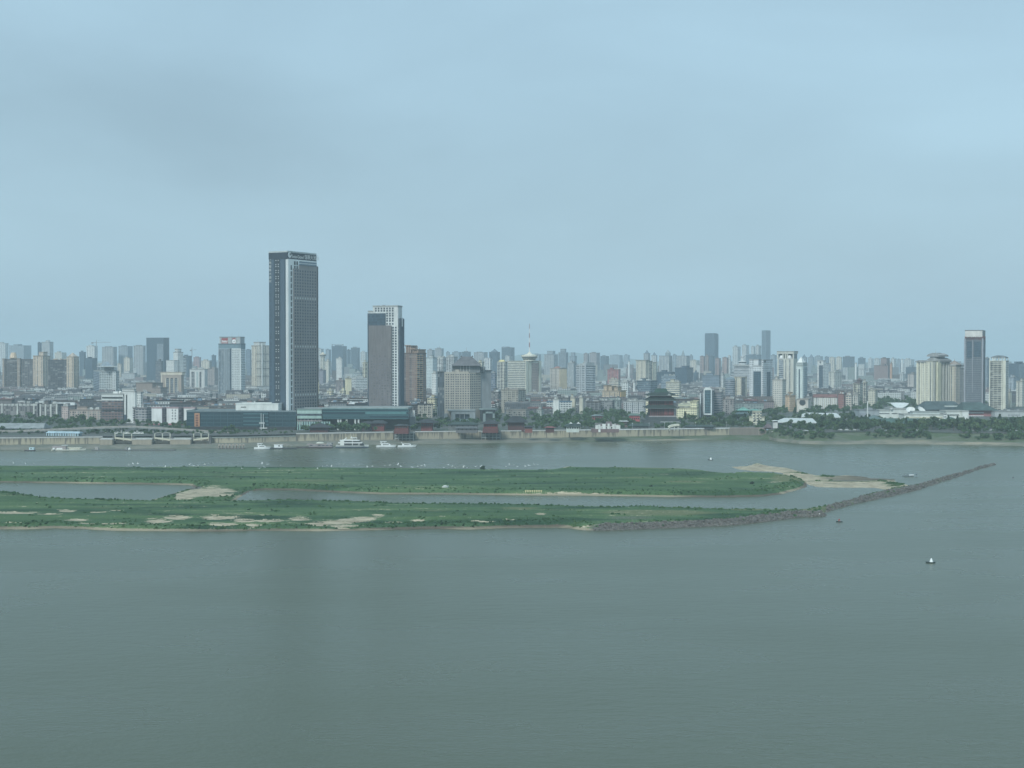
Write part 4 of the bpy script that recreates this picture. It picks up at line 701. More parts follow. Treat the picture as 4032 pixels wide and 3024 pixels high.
b.mbp('corner_pier',lambda mb:[mb.box(b.X(u)-1.2,b.X(u)+1.2,-1.2,0,0,b.z(1332),M['plain']) for u in (.01,.995)]+[mb.box(b.X(.44)-.5,b.X(.44)+.5,-1.25,-.9,b.z(1546),b.z(1340),M['plain'])],(.36,.38,.42)); b.box('glass_panel',.12,.4,-.018,0,1408,1345,'curt',(.12,.17,.21),roof=False); b.box('glass_panel',.52,.9,-.018,0,1405,1345,'curt',(.12,.17,.21),roof=False)
SB("slim hazy tower right of the tall dark unfinished tower",3500,3879,3889,3896,1413,'resv',(.25,.32,.36),30,'tower')
b=B('apartment_tower',"grey cream tower with an open pergola crown near the right edge",2400,3895,3957,3970,22,'apartment tower'); b.box('wall',0,1,0,1,None,1424,'balc',(.5,.5,.44)); b.slabs(None,1425,(.6,.59,.5),3.0,.8,.9,.14,.72); b.mbp('corner_pier',lambda mb:[mb.box(b.X(u)-w,b.X(u)+w,-1.3,0,0,b.z(1420),M['plain']) for u,w in ((.02,.8),(.8,.8),(.95,2.2))],(.7,.69,.58))
b.mbp('pergola',lambda mb:[mb.box(b.X(u)-.5,b.X(u)+.5,v,v+1,b.z(1424),b.z(1408),M['plain']) for u in (.02,.2,.35,.6,.8,.97) for v in (.2,b.w2-2)]+[mb.box(b.X(0)-1,b.X(1)+1,-.5,b.w2,b.z(1420)-.7,b.z(1420),M['plain'])],(.72,.71,.62)); b.mbp('curved_roof',lambda mb:curved(mb,.1,.95,.1,.9,1409,4,1),(.25,.28,.3))
SB("dark blue stepped block at the right edge of the skyline",4000,3971,4010,4060,1433,'curt',(.1,.15,.2),30,'office_block'); SB("narrow pale blue tower behind the pergola tower",3000,3971,3990,4003,1487,'resv',(.4,.46,.5),35,'apartment_tower')
SB("white and cream tower cut by the right edge",2600,4001,4025,4070,1502,'resv',(.66,.66,.58),35,'apartment_tower'); SB("cream chimney like slab right of the pergola tower",2550,3970,3978,3984,1545,'plain',(.7,.68,.56),40,'apartment_block')
SB("hazy cream block left of the cream roofed cluster",3400,3574,3598,3609,1474,'resv',(.56,.52,.48),30,'apartment_block'); SB("dark hazy block above the cream block left of the cluster",4600,3566,3600,3612,1446,'curt',STEEL,25,'office_block')
# cluttered old block and its neighbours
b=B('apartment_block',"weathered old apartment block covered in balconies right of the hotel",2300,1974,2040,2070,25,'apartment block'); b.box('wall',0,1,0,1,None,1538,'old',(.5,.47,.4)); b.slabs(None,1540,(.52,.5,.44),3.0,.9,.8,.02,.98); b.clutter(0,1,0,.9,1538,14,9,(.45,.42,.38))
b=B('apartment_block',"lower weathered wing in front of the old balcony block",2120,1992,2070,2084,14,'apartment block'); b.box('wall',0,1,0,1,None,1616,'old',(.42,.4,.37)); b.slabs(None,1618,(.48,.46,.42),3.0,.7,.7,.02,.98)
SB("dark old block between the hotel and the balcony block",2400,1934,1962,1978,1545,'old',(.2,.2,.2),25,'apartment_block',clut=7)
SB("grey block with plain side wall below the balcony block",2150,2113,2132,2140,1614,'grid',(.4,.44,.42),22,'apartment_block'); SB("dark grey apartment block left of the two cream gables",2300,2180,2240,2246,1568,'old',(.2,.2,.21),12,'apartment_block')
SB("left of the two cream gable walls in front of the striped office",2280,2246,2263,2267,1568,'plain',(.62,.58,.46),14,'apartment_block'); SB("right of the two cream gable walls in front of the striped office",2280,2281,2294,2298,1567,'plain',(.62,.6,.5),14,'apartment_block'); SB("white house with a dark doorway above the park trees",2230,2178,2200,2203,1574,'plain',WHITE,12,'house',cat='house')
SB("long grey apartment block above the park trees",2350,2355,2412,2420,1580,'old',(.28,.29,.3),14,'apartment_block',clut=9); SB("grey green apartment block right of the long grey one",2340,2420,2442,2447,1577,'old',(.3,.36,.35),14,'apartment_block',clut=6)
SB("white arcaded apartment row left of the pagoda",2250,2455,2540,2550,1582,'resi',(.5,.52,.52),10,'apartment_block',clut=10); b=SB("cream gable house touching the left side of the pagoda",2120,2543,2560,2564,1572,'grid',YEL,10,'apartment_block')
b=B('apartment_block',"bright yellow apartment block with small square windows right of the pagoda",2080,2664,2744,2753,10,'apartment block'); b.box('wall',0,1,0,1,None,1608,'grid',(.84,.8,.55)); b.box('wall',.68,1,.05,1,1610,1584,'grid',(.84,.8,.55)); b.box('wall',.04,.66,.25,1,1610,1596,'band',(.6,.6,.45),rcol=(.5,.52,.42)); b.clutter(.1,.6,.3,.9,1596,8,5,(.6,.6,.5))
b=B('office_tower',"narrow white framed green glass building with an arched top, by the waterfront trees",2130,2755,2803,2815,12,'office tower'); b.box('wall',0,.96,.1,1,None,1543,'grid',(.24,.25,.27)); b.box('glass_panel',.36,.94,.0,.1,1632,1536,'curt',(.15,.33,.33),roof=False)
b.mbp('white_frame',lambda mb:[mb.box(b.X(u)-.7,b.X(u)+.7,-1,3,4,b.z(1535),M['plain']) for u in (.36,.95)]+[mb.box(b.X(.36),b.X(.95),-.98,2.9,4,6,M['plain']),mb.box(b.X(.02),b.X(.08),-1,1,0,b.z(1549),M['plain'])],(.74,.8,.8))
b.mbp('arched_top',lambda mb:[mb.prism([(b.X(.34),-.9),(b.X(.97),-.9),(b.X(.97),4),(b.X(.34),4)],b.z(1536),b.z(1530),M['plain']),mb.box(b.X(.45),b.X(.86),-.8,3.5,b.z(1530),b.z(1526),M['plain'])],(.72,.76,.74))
SB("dark grey office wing with white edge strips right of the green glass building",2180,2806,2840,2846,1546,'band',(.28,.28,.29),12,'office_block')
SB("low brown apartment block right of the grey office wing",2250,2846,2890,2896,1573,'old',(.36,.33,.32),12,'apartment_block',clut=8)
b=B('house',"cream house with two wings and dark windows at the end of the river wall",1900,2950,3010,3018,10,'house'); b.box('wall',0,1,0,1,None,1645,'plain',(.68,.66,.52)); b.box('wall',.22,.8,-.05,1,None,1623,'gridb',(.7,.68,.54)); b.mbp('window',lambda mb:[mb.box(b.X(u)-1.5,b.X(u)+1.5,-1.0,-.6,b.z(y)-.8,b.z(y)+.8,M['dark']) for u in (.38,.64) for y in (1634,1645,1654)],DGREY)
# ---------------------------------------------------------------- text
def text(name, s, size, parent, loc, rot, mat, col, depth=.08, spacing=1.0, align='LEFT', line=1.0):
    c=bpy.data.curves.new(name,'FONT'); c.body=s; c.size=size; c.extrude=depth; c.align_x=align; c.space_character=spacing; c.space_line=line; c.resolution_u=2
    t=bpy.data.objects.new(name,c); COL.objects.link(t); bpy.context.view_layer.update(); me=bpy.data.meshes.new_from_object(t); bpy.data.objects.remove(t)
    me.materials.clear(); me.materials.append(mat); o=link(name,me,parent,col); o.location=loc; o.rotation_euler=rot; return o
def windows(parent, me, mats, limit=100, name='window', col=(1,1,1)):
    """one part per window (shared mesh), at most `limit`; the rest joined into one part of kind stuff"""
    for M4 in mats[:limit]:
        o=link(name,me,parent,col); o.location=M4[:3]; o.rotation_euler=(0,0,M4[3])
    rest=mats[limit:]
    if rest:
        n=len(me.vertices); co=np.zeros(n*3); me.vertices.foreach_get('co',co); co=co.reshape(-1,3); V=[];F=[]; fs=[tuple(p.vertices) for p in me.polygons]
        for (x,y,z,r) in rest:
            c,s=math.cos(r),math.sin(r); i=len(V); V+=[(x+p[0]*c-p[1]*s,y+p[0]*s+p[1]*c,z+p[2]) for p in co]; F+=[tuple(q+i for q in f) for f in fs]
        m2=bpy.data.meshes.new('upper_windows'); m2.from_pydata(V,[],F); m2.materials.append(me.materials[0]); o=link('windows',m2,parent,col); o['kind']='stuff'
def slabmesh(w,h,t,mat):   # a window pane in its frame, facing -y, origin at centre of its outer face
    mb=MB(); mb.box(-w/2,w/2,0,t,-h/2,h/2,mat,bottom=True); me=bpy.data.meshes.new('window'); me.from_pydata(mb.v,[],mb.f); me.materials.append(mat); return me
def glassmat(name,c,rough=.12):
    m,nt,b=newmat(name); oi=nd(nt,'ShaderNodeNewGeometry'); n=noisec(nt,.3,2); cc=mixc(nt,ramp(nt,n,[(.4,0.),(.6,1.)]),c,tuple(x*2.2 for x in c)); nt.links.new(cc,b.inputs['Base Color']); b.inputs['Roughness'].default_value=rough; b.inputs['Specular IOR Level'].default_value=.6; return m
WG=glassmat('window_glass',(.035,.045,.06)); LG=solid('pale_window',(.62,.66,.66),.3,0,2.,.35)
def streaked(name,col,rough=.8):
    m,nt,b=newmat(name); n=noisec(nt,.5,4,sc=(1,1,.12)); n2=noisec(nt,.05,4)
    c=mixc(nt,1.0,col,ramp(nt,n,[(.3,.8),(.7,1.05)]),'MULTIPLY'); c=mixc(nt,1.0,c,ramp(nt,n2,[(.3,.82),(.7,1.)]),'MULTIPLY'); nt.links.new(c,b.inputs['Base Color']); b.inputs['Roughness'].default_value=rough; return m
# ---------------------------------------------------------------- tallest tower
b=B('hotel_tower',"tallest dark glass tower with a lettered sign band at its white framed top",1800,1061,1134,1247,29,'tower')
NG=(.05,.07,.10)
b.box('wall',0,1,0,1,None,1019,'curt',(.06,.085,.12),roof=False); b.box('sign_band',-.005,1.008,-.008,1.0,1019,991,'plain',(.035,.05,.07),over=.1,rcol=(.5,.55,.55))
w2=b.w2; w1=b.w1; zt=b.z(1019)
def cl(mb):
    mb.box(.02,.9,.02,w2*.165,-.3,zt,M['smooth']); mb.box(.02,.85,w2*.165,w2-.02,b.z(1055),zt,M['smooth'])
b.mbp('white_cladding',cl,(.80,.83,.82))
b.mbp('edge_strip',lambda mb:mb.box(-2.4,.0,-.5,-.02,-.3,b.z(1021),M['smooth']),(.62,.66,.66))
b.mbp('window_strip',lambda mb:[mb.box(.92,1.1,w2*.085,w2*.125,z0+.5,z0+6.4,M['dark']) for z0 in np.arange(0,zt-8,7.45)],NG)
b.mbp('window_bay',lambda mb:[mb.box(.9,1.15,w2*v0,w2*v1,b.z(y0),b.z(y1),M['dark']) for v0,v1 in ((.2,.25),(.285,.33)) for y0,y1 in ((1041,1026),(1057,1044))]+[mb.box(.9,1.2,w2*.38,w2*.98,b.z(y0),b.z(y1),M['glass']) for y0,y1 in ((1031,1024.5),(1041,1034))],(.12,.18,.24))
BR=(.29,.27,.27); brick=streaked('brown_cladding',BR)
def br(mb):
    mb.box(1.2,2.0,w2*.165,w2*.36,-.2,b.z(1056),brick); mb.box(1.2,2.0,w2*.36,w2,-.2,b.z(1041),brick); mb.box(.2,2.6,w2*.985,w2+.5,-.2,b.z(1040),M['dark']); mb.box(1.19,2.3,w2*.36,w2,b.z(1041),b.z(1039.5),M['dark'])
b.mbp('brown_facade',br,BR)
wm=slabmesh(2.6,2.3,.3,WG); ws=[]; wl=[]
for r in range(56):
    z=4+r*3.72
    for c in range(9):
        p=(2.12,w2*(.215+.0875*c),z,R(90)); (wl if r in (10,26,42) else ws).append(p)
ws=[w for w in ws if w[2]<b.z(1062)]
windows(b.r,wm,ws); windows(b.r,slabmesh(2.0,2.2,.3,LG),wl,name='pale_row_window')  # the second set: rows of pale panes on the refuge floors
b.mbp('glass_strip',lambda mb:[mb.box(b.X(u0),b.X(u1),-.25,-.02,-.2,b.z(1014),M['glass']) for u0,u1 in ((.13,.27),(.64,.85))],(.06,.09,.125))
sm2=slabmesh(1.3,1.1,.15,LG); ps=[]
for r in range(28):
    for u in (.38,.51): ps.append((b.X(u),-.2,5+r*7.45,0)); ps.append((b.X(u),-.2,7.6+r*7.45,0)) if r%3==0 or r>17 else None
ps=[p for p in ps if p and p[2]<b.z(1016)]; windows(b.r,sm2,ps)
b.mbp('recess',lambda mb:mb.box(b.X(.31),b.X(.58),-.12,-.02,-.2,b.z(1014),M['plain']),(.04,.055,.07))
text('lettering','Swiss-Grand',5.6,b.r,(.35,w2*.13,b.z(1013.5)),(R(90),0,R(90)),M['white'],WHITE,spacing=.86); text('lettering','瑞華大酒店',6.1,b.r,(.35,w2*.575,b.z(1013)),(R(90),0,R(90)),M['white'],WHITE,spacing=.95)
b.mbp('emblem',lambda mb:[mb.cone(0,0,0,.001,.01,.01,3,M['white']),mb.face([(.4,w2*.065+3.6*math.cos(t*.3927),b.z(1003)+3.6*math.sin(t*.3927)) for t in range(16)],M['white']),mb.face([(.45,w2*.065+1.3+1.5*math.cos(t*.785),b.z(1003)+.9+1.5*math.sin(t*.785)) for t in range(8)],M['dark'])],WHITE)
text('lettering','绿\n地\n瑞\n華\n大\n酒\n店',3.7,b.r,(b.X(0)+.3,-.35,b.z(1022)),(R(90),0,0),LG,WHITE,line=1.22)
TOWER=b
# ---------------------------------------------------------------- second tower
b=B('office_tower',"second dark brown tower with a white gridded frame around its top right corner",1830,1450,1566,1584,15,'tower')
w1,w2=b.w1,b.w2
WF=(.66,.69,.68)
b.box('wall',.17,1,0,1,None,1206,'plain',WF); b.box('wall',0,.17,.02,1,None,1226,'plain',WF)
b.box('glass_panel',-.01,.6,-.05,-.001,None,1233,'curt',(.09,.13,.17),roof=False,over=0)
b.mbp('brown_facade',lambda mb:mb.box(b.X(.04),b.X(.81),-2.0,-1.1,-.2,b.z(1281),streaked('grey_brown_cladding',(.19,.18,.185))),BROWN)
b.mbp('side_facade',lambda mb:[mb.box(.02,2.4,w2*.15,w2+1.5,-.2,b.z(1253),M['plain']),mb.box(2.4,2.6,w2*.5,w2*.7,b.z(1285),b.z(1254),M['white']),mb.box(.02,.5,w2*.02,w2*.12,-.2,b.z(1210),M['white'])],(.09,.12,.16))
wb=slabmesh(2.1,2.2,.2,WG); ws=[]
for i in range(7):
    for y in (1214,1223): ws.append((b.X(.265+.0955*i),-.2,b.z(y),0))
for i in (4,5,6):
    for y in (1234,1243,1254,1263,1275): ws.append((b.X(.265+.0955*i),-.2,b.z(y),0))
z=b.z(1290)
while z>4: ws.append((b.X(.85),-.2,z,0)); ws.append((b.X(.94),-.2,z,0)); z-=3.35
windows(b.r,wb,ws)
rs=random.Random(3); wd=slabmesh(2.0,1.6,.2,glassmat('dim_window',(.07,.07,.08),.3)); windows(b.r,wd,[(b.X(.14+.0905*i),-2.1,5+3.35*r,0) for r in range(26) for i in range(8) if rs.random()<.8])
b.mbp('roof_unit',lambda mb:mb.box(b.X(.45),b.X(.52),5,8,b.z(1206),b.z(1200),M['plain']),DGREY)
# ---------------------------------------------------------------- riverfront podium
TEAL=(.03,.075,.095)
b=B('mall_building',"long dark teal glass podium below the tallest tower with an orange sign panel",1775,735,1166,1166,3,'mall',dep=50)
b.box('wall',0,1,0,1,None,1620,'mall',TEAL,rcol=(.2,.25,.27)); b.box('glass_bay',.52,.75,-.03,0,1688,1622,'mall',(.06,.14,.16),roof=False); b.box('plinth',.0,1,-.06,-.001,None,1680,'dark',(.1,.1,.1),roof=False); b.ribs(16,None,1621,(.05,.11,.14),.5,.4,'A')
b.mbp('sign_panel',lambda mb:mb.box(b.X(.075),b.X(.122),-1.6,-.9,b.z(1685),b.z(1627),M['plain']),(.52,.28,.17)); b.mbp('sign_mark',lambda mb:[mb.box(b.X(.086),b.X(.111),-1.75,-1.62,b.z(1678+.0-q*9.5),b.z(1671.5-q*9.5),M['plain']) for q in range(5)],(.2,.09,.07))
b.box('roof_hall',.44,.83,.1,.7,1620,1592,'plain',(.74,.77,.74),rcol=(.7,.74,.72)); b.mbp('canopy_letters',lambda mb:[mb.box(b.X(.49)+q*1.3,b.X(.49)+q*1.3+.8,b.Y(.1)-.3,b.Y(.1)-.1,b.z(1606),b.z(1602),M['dark']) for q in range(5)],NAVY)
b.mbp('entrance_tower',lambda mb:[mb.box(b.X(.685),b.X(.69),-4,-3.2,0,b.z(1627),M['plain']),mb.box(b.X(.705),b.X(.71),-4,-3.2,0,b.z(1630),M['plain']),mb.box(b.X(.67),b.X(.72),-4.5,-2.5,b.z(1668),b.z(1663),M['plain'])],(.5,.55,.55)); b.mbp('lower_wing',lambda mb:mb.box(b.X(.0),b.X(.96),-5,-3.05,0,b.z(1694),M['plain']),(.3,.3,.3))
b=B('mall_building',"pale green fronted middle block of the riverfront podium",1768,1168,1268,1268,2,'mall',dep=50)
b.box('wall',0,1,.06,1,None,1613,'dark',(.1,.12,.14),rcol=(.3,.34,.35)); b.box('upper_front',.02,.99,-.02,.06,1648,1614,'plain',(.36,.5,.46),over=.1); b.box('lower_front',.02,1.32,.0,.058,None,1660,'vert',(.3,.46,.42),roof=False)
wm3=slabmesh(8.5,2.2,.3,WG); windows(b.r,wm3,[(b.X(u),-1.15,b.z(1633),0) for u in (.12,.4,.64,.88)]); b.mbp('front_rail',lambda mb:mb.box(b.X(.02),b.X(.99),-1.35,-1.1,b.z(1624),b.z(1621),M['plain']),(.6,.74,.7)); b.box('middle_floor',.02,.99,.02,.058,1659,1650,'gridb',(.32,.27,.27),roof=False)
b=B('mall_building',"long teal glass podium wing raised on white columns under the second dark tower",1765,1270,1607,1607,1,'mall',dep=60)
b.box('wall',.0,1,.35,1,None,1609,'dark',(.05,.07,.09),rcol=(.28,.33,.34)); b.mbp('raised_floor',lambda mb:mb.box(b.X(0),b.X(1),0,b.Y(.35)-.05,b.z(1650),b.z(1608),M['mall'],bottom=True),(.05,.13,.145)); b.roof(0,1,0,.349,1608,(.35,.4,.4),.2)
b.mbp('light_band',lambda mb:[mb.box(b.X(0),b.X(.55),-.35,-.02,b.z(1643),b.z(1641),M['plain']),mb.box(b.X(0),b.X(1),-.4,-.02,b.z(1612),b.z(1608.5),M['plain']),mb.box(b.X(.5),b.X(.98),-.3,-.02,b.z(1631),b.z(1622),M['plain'])],(.1,.23,.24))
for u in (.18,.21,.28,.38,.42): b.mbp('column',lambda mb:mb.box(b.X(u)-1,b.X(u)+1,1,3,0,b.z(1650)-.02,M['plain']),(.62,.66,.64))
b=B('storage_tanks',"three white upright vents standing at the right end of the teal podium",1790,1610,1632,1632,1,'vents',dep=5)
b.mbp('base',lambda mb:mb.box(b.X(0)-1,b.X(1)+1,-1,7,-.2,b.z(1641),M['plain']),(.25,.27,.28))
for u in (.1,.5,.9): b.mbp('vent_pipe',lambda mb:mb.cone(b.X(u),2,b.z(1641),b.z(1616),1.1,1.1,10,M['plain']),WHITE)
# ---------------------------------------------------------------- pagoda roofed hotel
b=B('hotel_building',"cream hotel with rows of square windows under a dark pagoda roof",2000,1750,1750,1750,0,'hotel'); m=b.m; r=b.r
LOTS[-1]=(r.location.x+25,2025,40,40,30,0)
HC=(.47,.435,.375)
b.mbp('wall',lambda mb:mb.prism([(0,0),(100*m,0),(142*m,16),(142*m,45),(0,45)],-.5,b.z(1468),M['plain']),HC); b.mbp('wall',lambda mb:mb.box(-28*m,-.02,7,42,-.5,b.z(1466),M['vert']),(.1,.12,.14)); b.mbp('wall',lambda mb:mb.prism([(142*m+.02,18),(182*m,27),(182*m,52),(142*m+.02,50)],-.5,b.z(1462),M['plain']),(.3,.32,.33))
b.mbp('cornice',lambda mb:[mb.box(-30*m,0,6,44,b.z(1466),b.z(1463),M['roof']),mb.prism([(140*m,16.5),(186*m,26),(186*m,54),(140*m,52)],b.z(1462),b.z(1458),M['roof'])],(.12,.14,.15))
b.mbp('stepped_parapet',lambda mb:[mb.box(0,28*m,.0,40,b.z(1468)+.02,b.z(1465),M['plain']),mb.box(28*m,95*m,.0,8,b.z(1468)+.02,b.z(1463),M['plain']),mb.box(43*m,59*m,.0,8,b.z(1463),b.z(1455),M['plain'])],HC)
b.mbp('upper_storey',lambda mb:[mb.box(30*m,140*m,8.1,44,b.z(1468),b.z(1440),M['plain']),mb.box(110*m,158*m,18,46,b.z(1468),b.z(1444),M['vert'])],(.2,.22,.23)); b.mbp('loggia',lambda mb:[mb.box(x*m,(x+2)*m,7.2,8,b.z(1464),b.z(1440),M['plain']) for x in (62,74,86,98)],PALE)
b.mbp('roof',lambda mb:[mb.frus(26*m,144*m,2,52,b.z(1440),34*m,136*m,6,48,b.z(1433),M['roof']),mb.frus(34*m,136*m,6,48,b.z(1433),64*m,108*m,26,28,b.z(1406),M['roof']),mb.box(62*m,110*m,26,28,b.z(1406),b.z(1404),M['roof'])],(.17,.17,.18))
b.mbp('roof_finial',lambda mb:[mb.cone(x*m,27,b.z(1405),b.z(1400),1.4,.4,6,M['roof']) for x in (64,108)],(.12,.12,.12)); b.box('stair_house',.0,.0,0,0,1468,1460,'plain',HC,roof=False)
hw=slabmesh(1.7,1.6,.25,WG); ws=[]
for rr in range(15):
    z=b.z(1606-9.35*rr)
    for x in (7,16,27,35,46,54,64,74,84,94): ws.append((x*m,-.1,z,0))
    for i in range(6): t=(i+.5)/6; ws.append((100*m+42*m*t+.06,16*t-.1,z,math.atan2(16,42*m)))
windows(b.r,hw,ws)
b.mbp('portico',lambda mb:[mb.box(14*m,123*m,-14,-.02,b.z(1617),b.z(1612),M['plain']),mb.box(28*m,44*m,-13,-.05,-.3,b.z(1617),M['plain']),mb.box(100*m,122*m,-13,-.05,-.3,b.z(1617),M['plain']),mb.box(44*m,100*m,-13,-.05,b.z(1629),b.z(1617),M['plain']),mb.box(0,14*m,-9,-.05,-.3,b.z(1628),M['plain'])],(.33,.37,.38)); b.mbp('glass_door',lambda mb:[mb.box((45+18*i)*m,(61+18*i)*m,-9,-8,0,b.z(1630),M['glass']) for i in range(3)],(.08,.11,.14)); b.mbp('pillar',lambda mb:[mb.box((61.5+18*i)*m,(62.5+18*i)*m,-12.8,-9,0,b.z(1630),M['plain']) for i in range(2)],PALE)
b.mbp('entrance_canopy',lambda mb:mb.frus(24*m,126*m,-24,-13.5,b.z(1656),40*m,110*m,-20,-14,b.z(1648),M['roof']),(.2,.27,.26))
b.mbp('side_pavilion',lambda mb:[mb.box(135*m,206*m,4,15.9,b.z(1614),b.z(1609),M['roof']),mb.box(140*m,200*m,5,15.8,-.3,b.z(1614),M['dark']),mb.box(152*m,162*m,3,5,-.3,b.z(1622),M['plain']),mb.box(190*m,198*m,3,5,-.3,b.z(1622),M['plain']),mb.box(152*m,198*m,3,5,b.z(1628),b.z(1622),M['plain'])],(.26,.33,.33))
# ---------------------------------------------------------------- the great pagoda pavilion
def tier(mb,x0,x1,y0,y1,z,over,h,mat,inset=0):
    mb.frus(x0-over,x1+over,y0-over,y1+over,z,x0+inset,x1-inset,y0+inset,y1-inset,z+h,mat)
    for sx in (x0-over,x1+over):
        for sy in (y0-over,y1+over): mb.cone(sx,sy,z-.1,z+1.6,.9,.1,4,mat)
b=B('pagoda',"great red walled riverside pagoda with three dark green eaves and a green ridge roof",1860,2608,2608,2608,0,'pagoda'); m=b.m; LOTS[-1]=(b.r.location.x,1878,32,30,22,0)
GR=M['roof']
b.mbp('stone_base',lambda mb:[mb.box(-72*m,72*m,-4,44,-.4,b.z(1655),M['plain']),mb.box(-56*m,56*m,0,40,b.z(1655),b.z(1640),M['plain'])],(.085,.1,.105)); b.mbp('terrace_rail',lambda mb:[mb.box(-10*m,66*m,-4.4,-4.05,b.z(1662),b.z(1659.5),M['plain']),mb.box(-50*m,60*m,-.4,-.05,b.z(1641),b.z(1640),M['plain'])],(.5,.53,.53))
for i,(hw_,y0,y1,c,d0) in enumerate(((47,1640,1606,(.09,.05,.05),4),(46,1602,1576,(.1,.05,.05),6),(40,1570,1556,(.07,.055,.055),9))):
    b.mbp('storey_wall',lambda mb:mb.box(-hw_*m,hw_*m,d0,40-d0,b.z(y0),b.z(y1),M['plain']),c)
    b.mbp('red_columns',lambda mb:[mb.box(x*m-.5,x*m+.5,d0-1,d0-.05,b.z(y0)+.02,b.z(y1)-.1,M['plain']) for x in np.linspace(-hw_+2,hw_-2,11)],(.17,.06,.06)); b.mbp('balcony_rail',lambda mb:mb.box(-(hw_+6)*m,(hw_+6)*m,d0-2.6,d0-2.2,b.z(y0)-.2,b.z(y0)+.9,M['plain']),(.42,.36,.36))
    b.mbp('red_panel',lambda mb:[mb.box(x0*m,x1*m,d0-.6,d0-.05,b.z(y0)+2,b.z(y1)-1.2,M['plain']) for x0,x1 in ((8,22),(26,42))],(.24,.07,.075)) if i<2 else None
for hw_,y0,h,d0,ov in ((47,1607,4.5,4,5.5),(46,1577,4.5,6,5.5),(42,1557,3.6,8,6)): b.mbp('eave_roof',lambda mb:tier(mb,-hw_*m,hw_*m,d0,40-d0,b.z(y0),ov,h,GR,2),(.035,.055,.05)); b.mbp('eave_edge',lambda mb:mb.box(-hw_*m-ov,hw_*m+ov,d0-ov-.2,d0-ov+.1,b.z(y0)-.5,b.z(y0)-.02,M['plain']),(.17,.19,.19))
b.mbp('ridge_roof',lambda mb:[mb.frus(-30*m,30*m,10,30,b.z(1551),-21*m,22*m,18,22,b.z(1533),GR),mb.box(-21*m,22*m,19,21,b.z(1533)-.02,b.z(1531),GR)],(.035,.08,.06)); b.mbp('gable',lambda mb:mb.prism([(22*m,4),(34*m,4),(28*m,9)],b.z(1559),b.z(1553),GR),(.12,.15,.14)); b.mbp('front_gable_roof',lambda mb:mb.frus(20*m,36*m,2,12,b.z(1557),28*m-.1,28*m+.1,4,10,b.z(1550),GR),(.3,.32,.3))
# ---------------------------------------------------------------- small Chinese halls and houses along the waterfront
def hall(label,D,x0,x1,yw,ye,yr,wall,roof,name='hall',dep=10,style='plain',ridge=.55,tiers=1,over=1.6,base=None,z0=LAND,cat='building',group=None):
    b=B(name,label,D,x0,x1,x1,2,cat,group,dep=dep,z0=z0); 
    if base: b.box('base',-.06,1.06,-.2,1.1,None,yw,'plain',base,roof=False)
    b.box('wall',0,1,0,1,yw if base else None,ye,style,wall,roof=False)
    b.mbp('roof',lambda mb:[mb.frus(-b.w1-over,over,-over,dep+over,b.z(ye),-b.w1/2-b.w1/2*ridge,-b.w1/2+b.w1/2*ridge,dep/2-.5,dep/2+.5,b.z(yr),GR)]+[mb.cone(x,-over,b.z(ye),b.z(ye)+1.1,.6,.1,4,GR) for x in (-b.w1-over,over)],roof)
    b.mbp('window',lambda mb:[mb.box(-b.w1*(.12+.76*i/4)-.8,-b.w1*(.12+.76*i/4)+.8,-.25,-.02,max(b.z((yw+ye)/2)-.9,.3),b.z((yw+ye)/2)+1.0,M['dark']) for i in range(5)],DGREY)
    return b
DR=(.055,.062,.07); DG=(.06,.09,.085); RW=(.2,.065,.065); RW2=(.11,.055,.055)
hall("dark pointed temple roof among trees in front of the pale green block",1715,1220,1290,1698,1683,1666,RW2,DR,'temple_hall',14,ridge=.05,over=4)
hall("long red hall with a white roof peak in front of the teal wing",1740,1464,1512,1686,1667,1656,RW,DR,'temple_hall',14,ridge=.7,over=3); hall("low dark red wing left of the long red hall",1738,1426,1462,1694,1668,1660,(.14,.1,.11),DR,'temple_hall',14,ridge=.8)
hall("two storey red waterfront pavilion above the left stilt platform",1692,1555,1606,1690,1677,1670,RW,DR,'temple_hall',9,base=(.15,.06,.06)); hall("red pavilion under a broad grey roof in front of the yellow house",1745,1658,1702,1683,1664,1650,RW,DR,'temple_hall',14,ridge=.3,over=7)
hall("dark green roofed hall between the trees in front of the hotel",1760,1765,1880,1684,1672,1662,(.16,.17,.17),DG,'temple_hall',12,ridge=.7); hall("low grey tiled gallery by the wall in front of the hotel",1715,1795,1880,1694,1687,1680,(.17,.17,.18),(.15,.16,.17),'gallery',8,ridge=.85)
hall("red waterfront pavilion above the right stilt platform",1712,1904,1958,1686,1669,1652,RW,DR,'temple_hall',12,base=(.15,.06,.06),ridge=.25,over=3)
hall("broad dark red hall with a steep roof right of the right stilt platform",1745,2000,2064,1688,1663,1640,RW2,DR,'temple_hall',14,ridge=.5,over=4); hall("small dark red kiosk on the river wall",1718,2148,2182,1690,1684,1679,RW2,(.3,.12,.12),'kiosk',5)
hall("small dark red shop row right of the broad red hall",1716,2066,2096,1688,1681,1676,(.25,.1,.09),DR,'kiosk',6)
b=hall("pale round cornered tea house with a dark roof on the river wall",1725,2230,2280,1692,1678,1668,(.6,.66,.62),DG,'tea_house',16,ridge=.6,over=2.5); b.mbp('roof_gable',lambda mb:[mb.frus(b.X(u)-2,b.X(u)+2,-1,3,b.z(1668),b.X(u)-.1,b.X(u)+.1,1,2,b.z(1662),M['plain']) for u in (.35,.95)],(.6,.62,.6))
b=B('courtyard_house',"white walled Chinese courtyard house with stepped gables on the river wall",1722,2330,2437,2437,1,'house',dep=22)
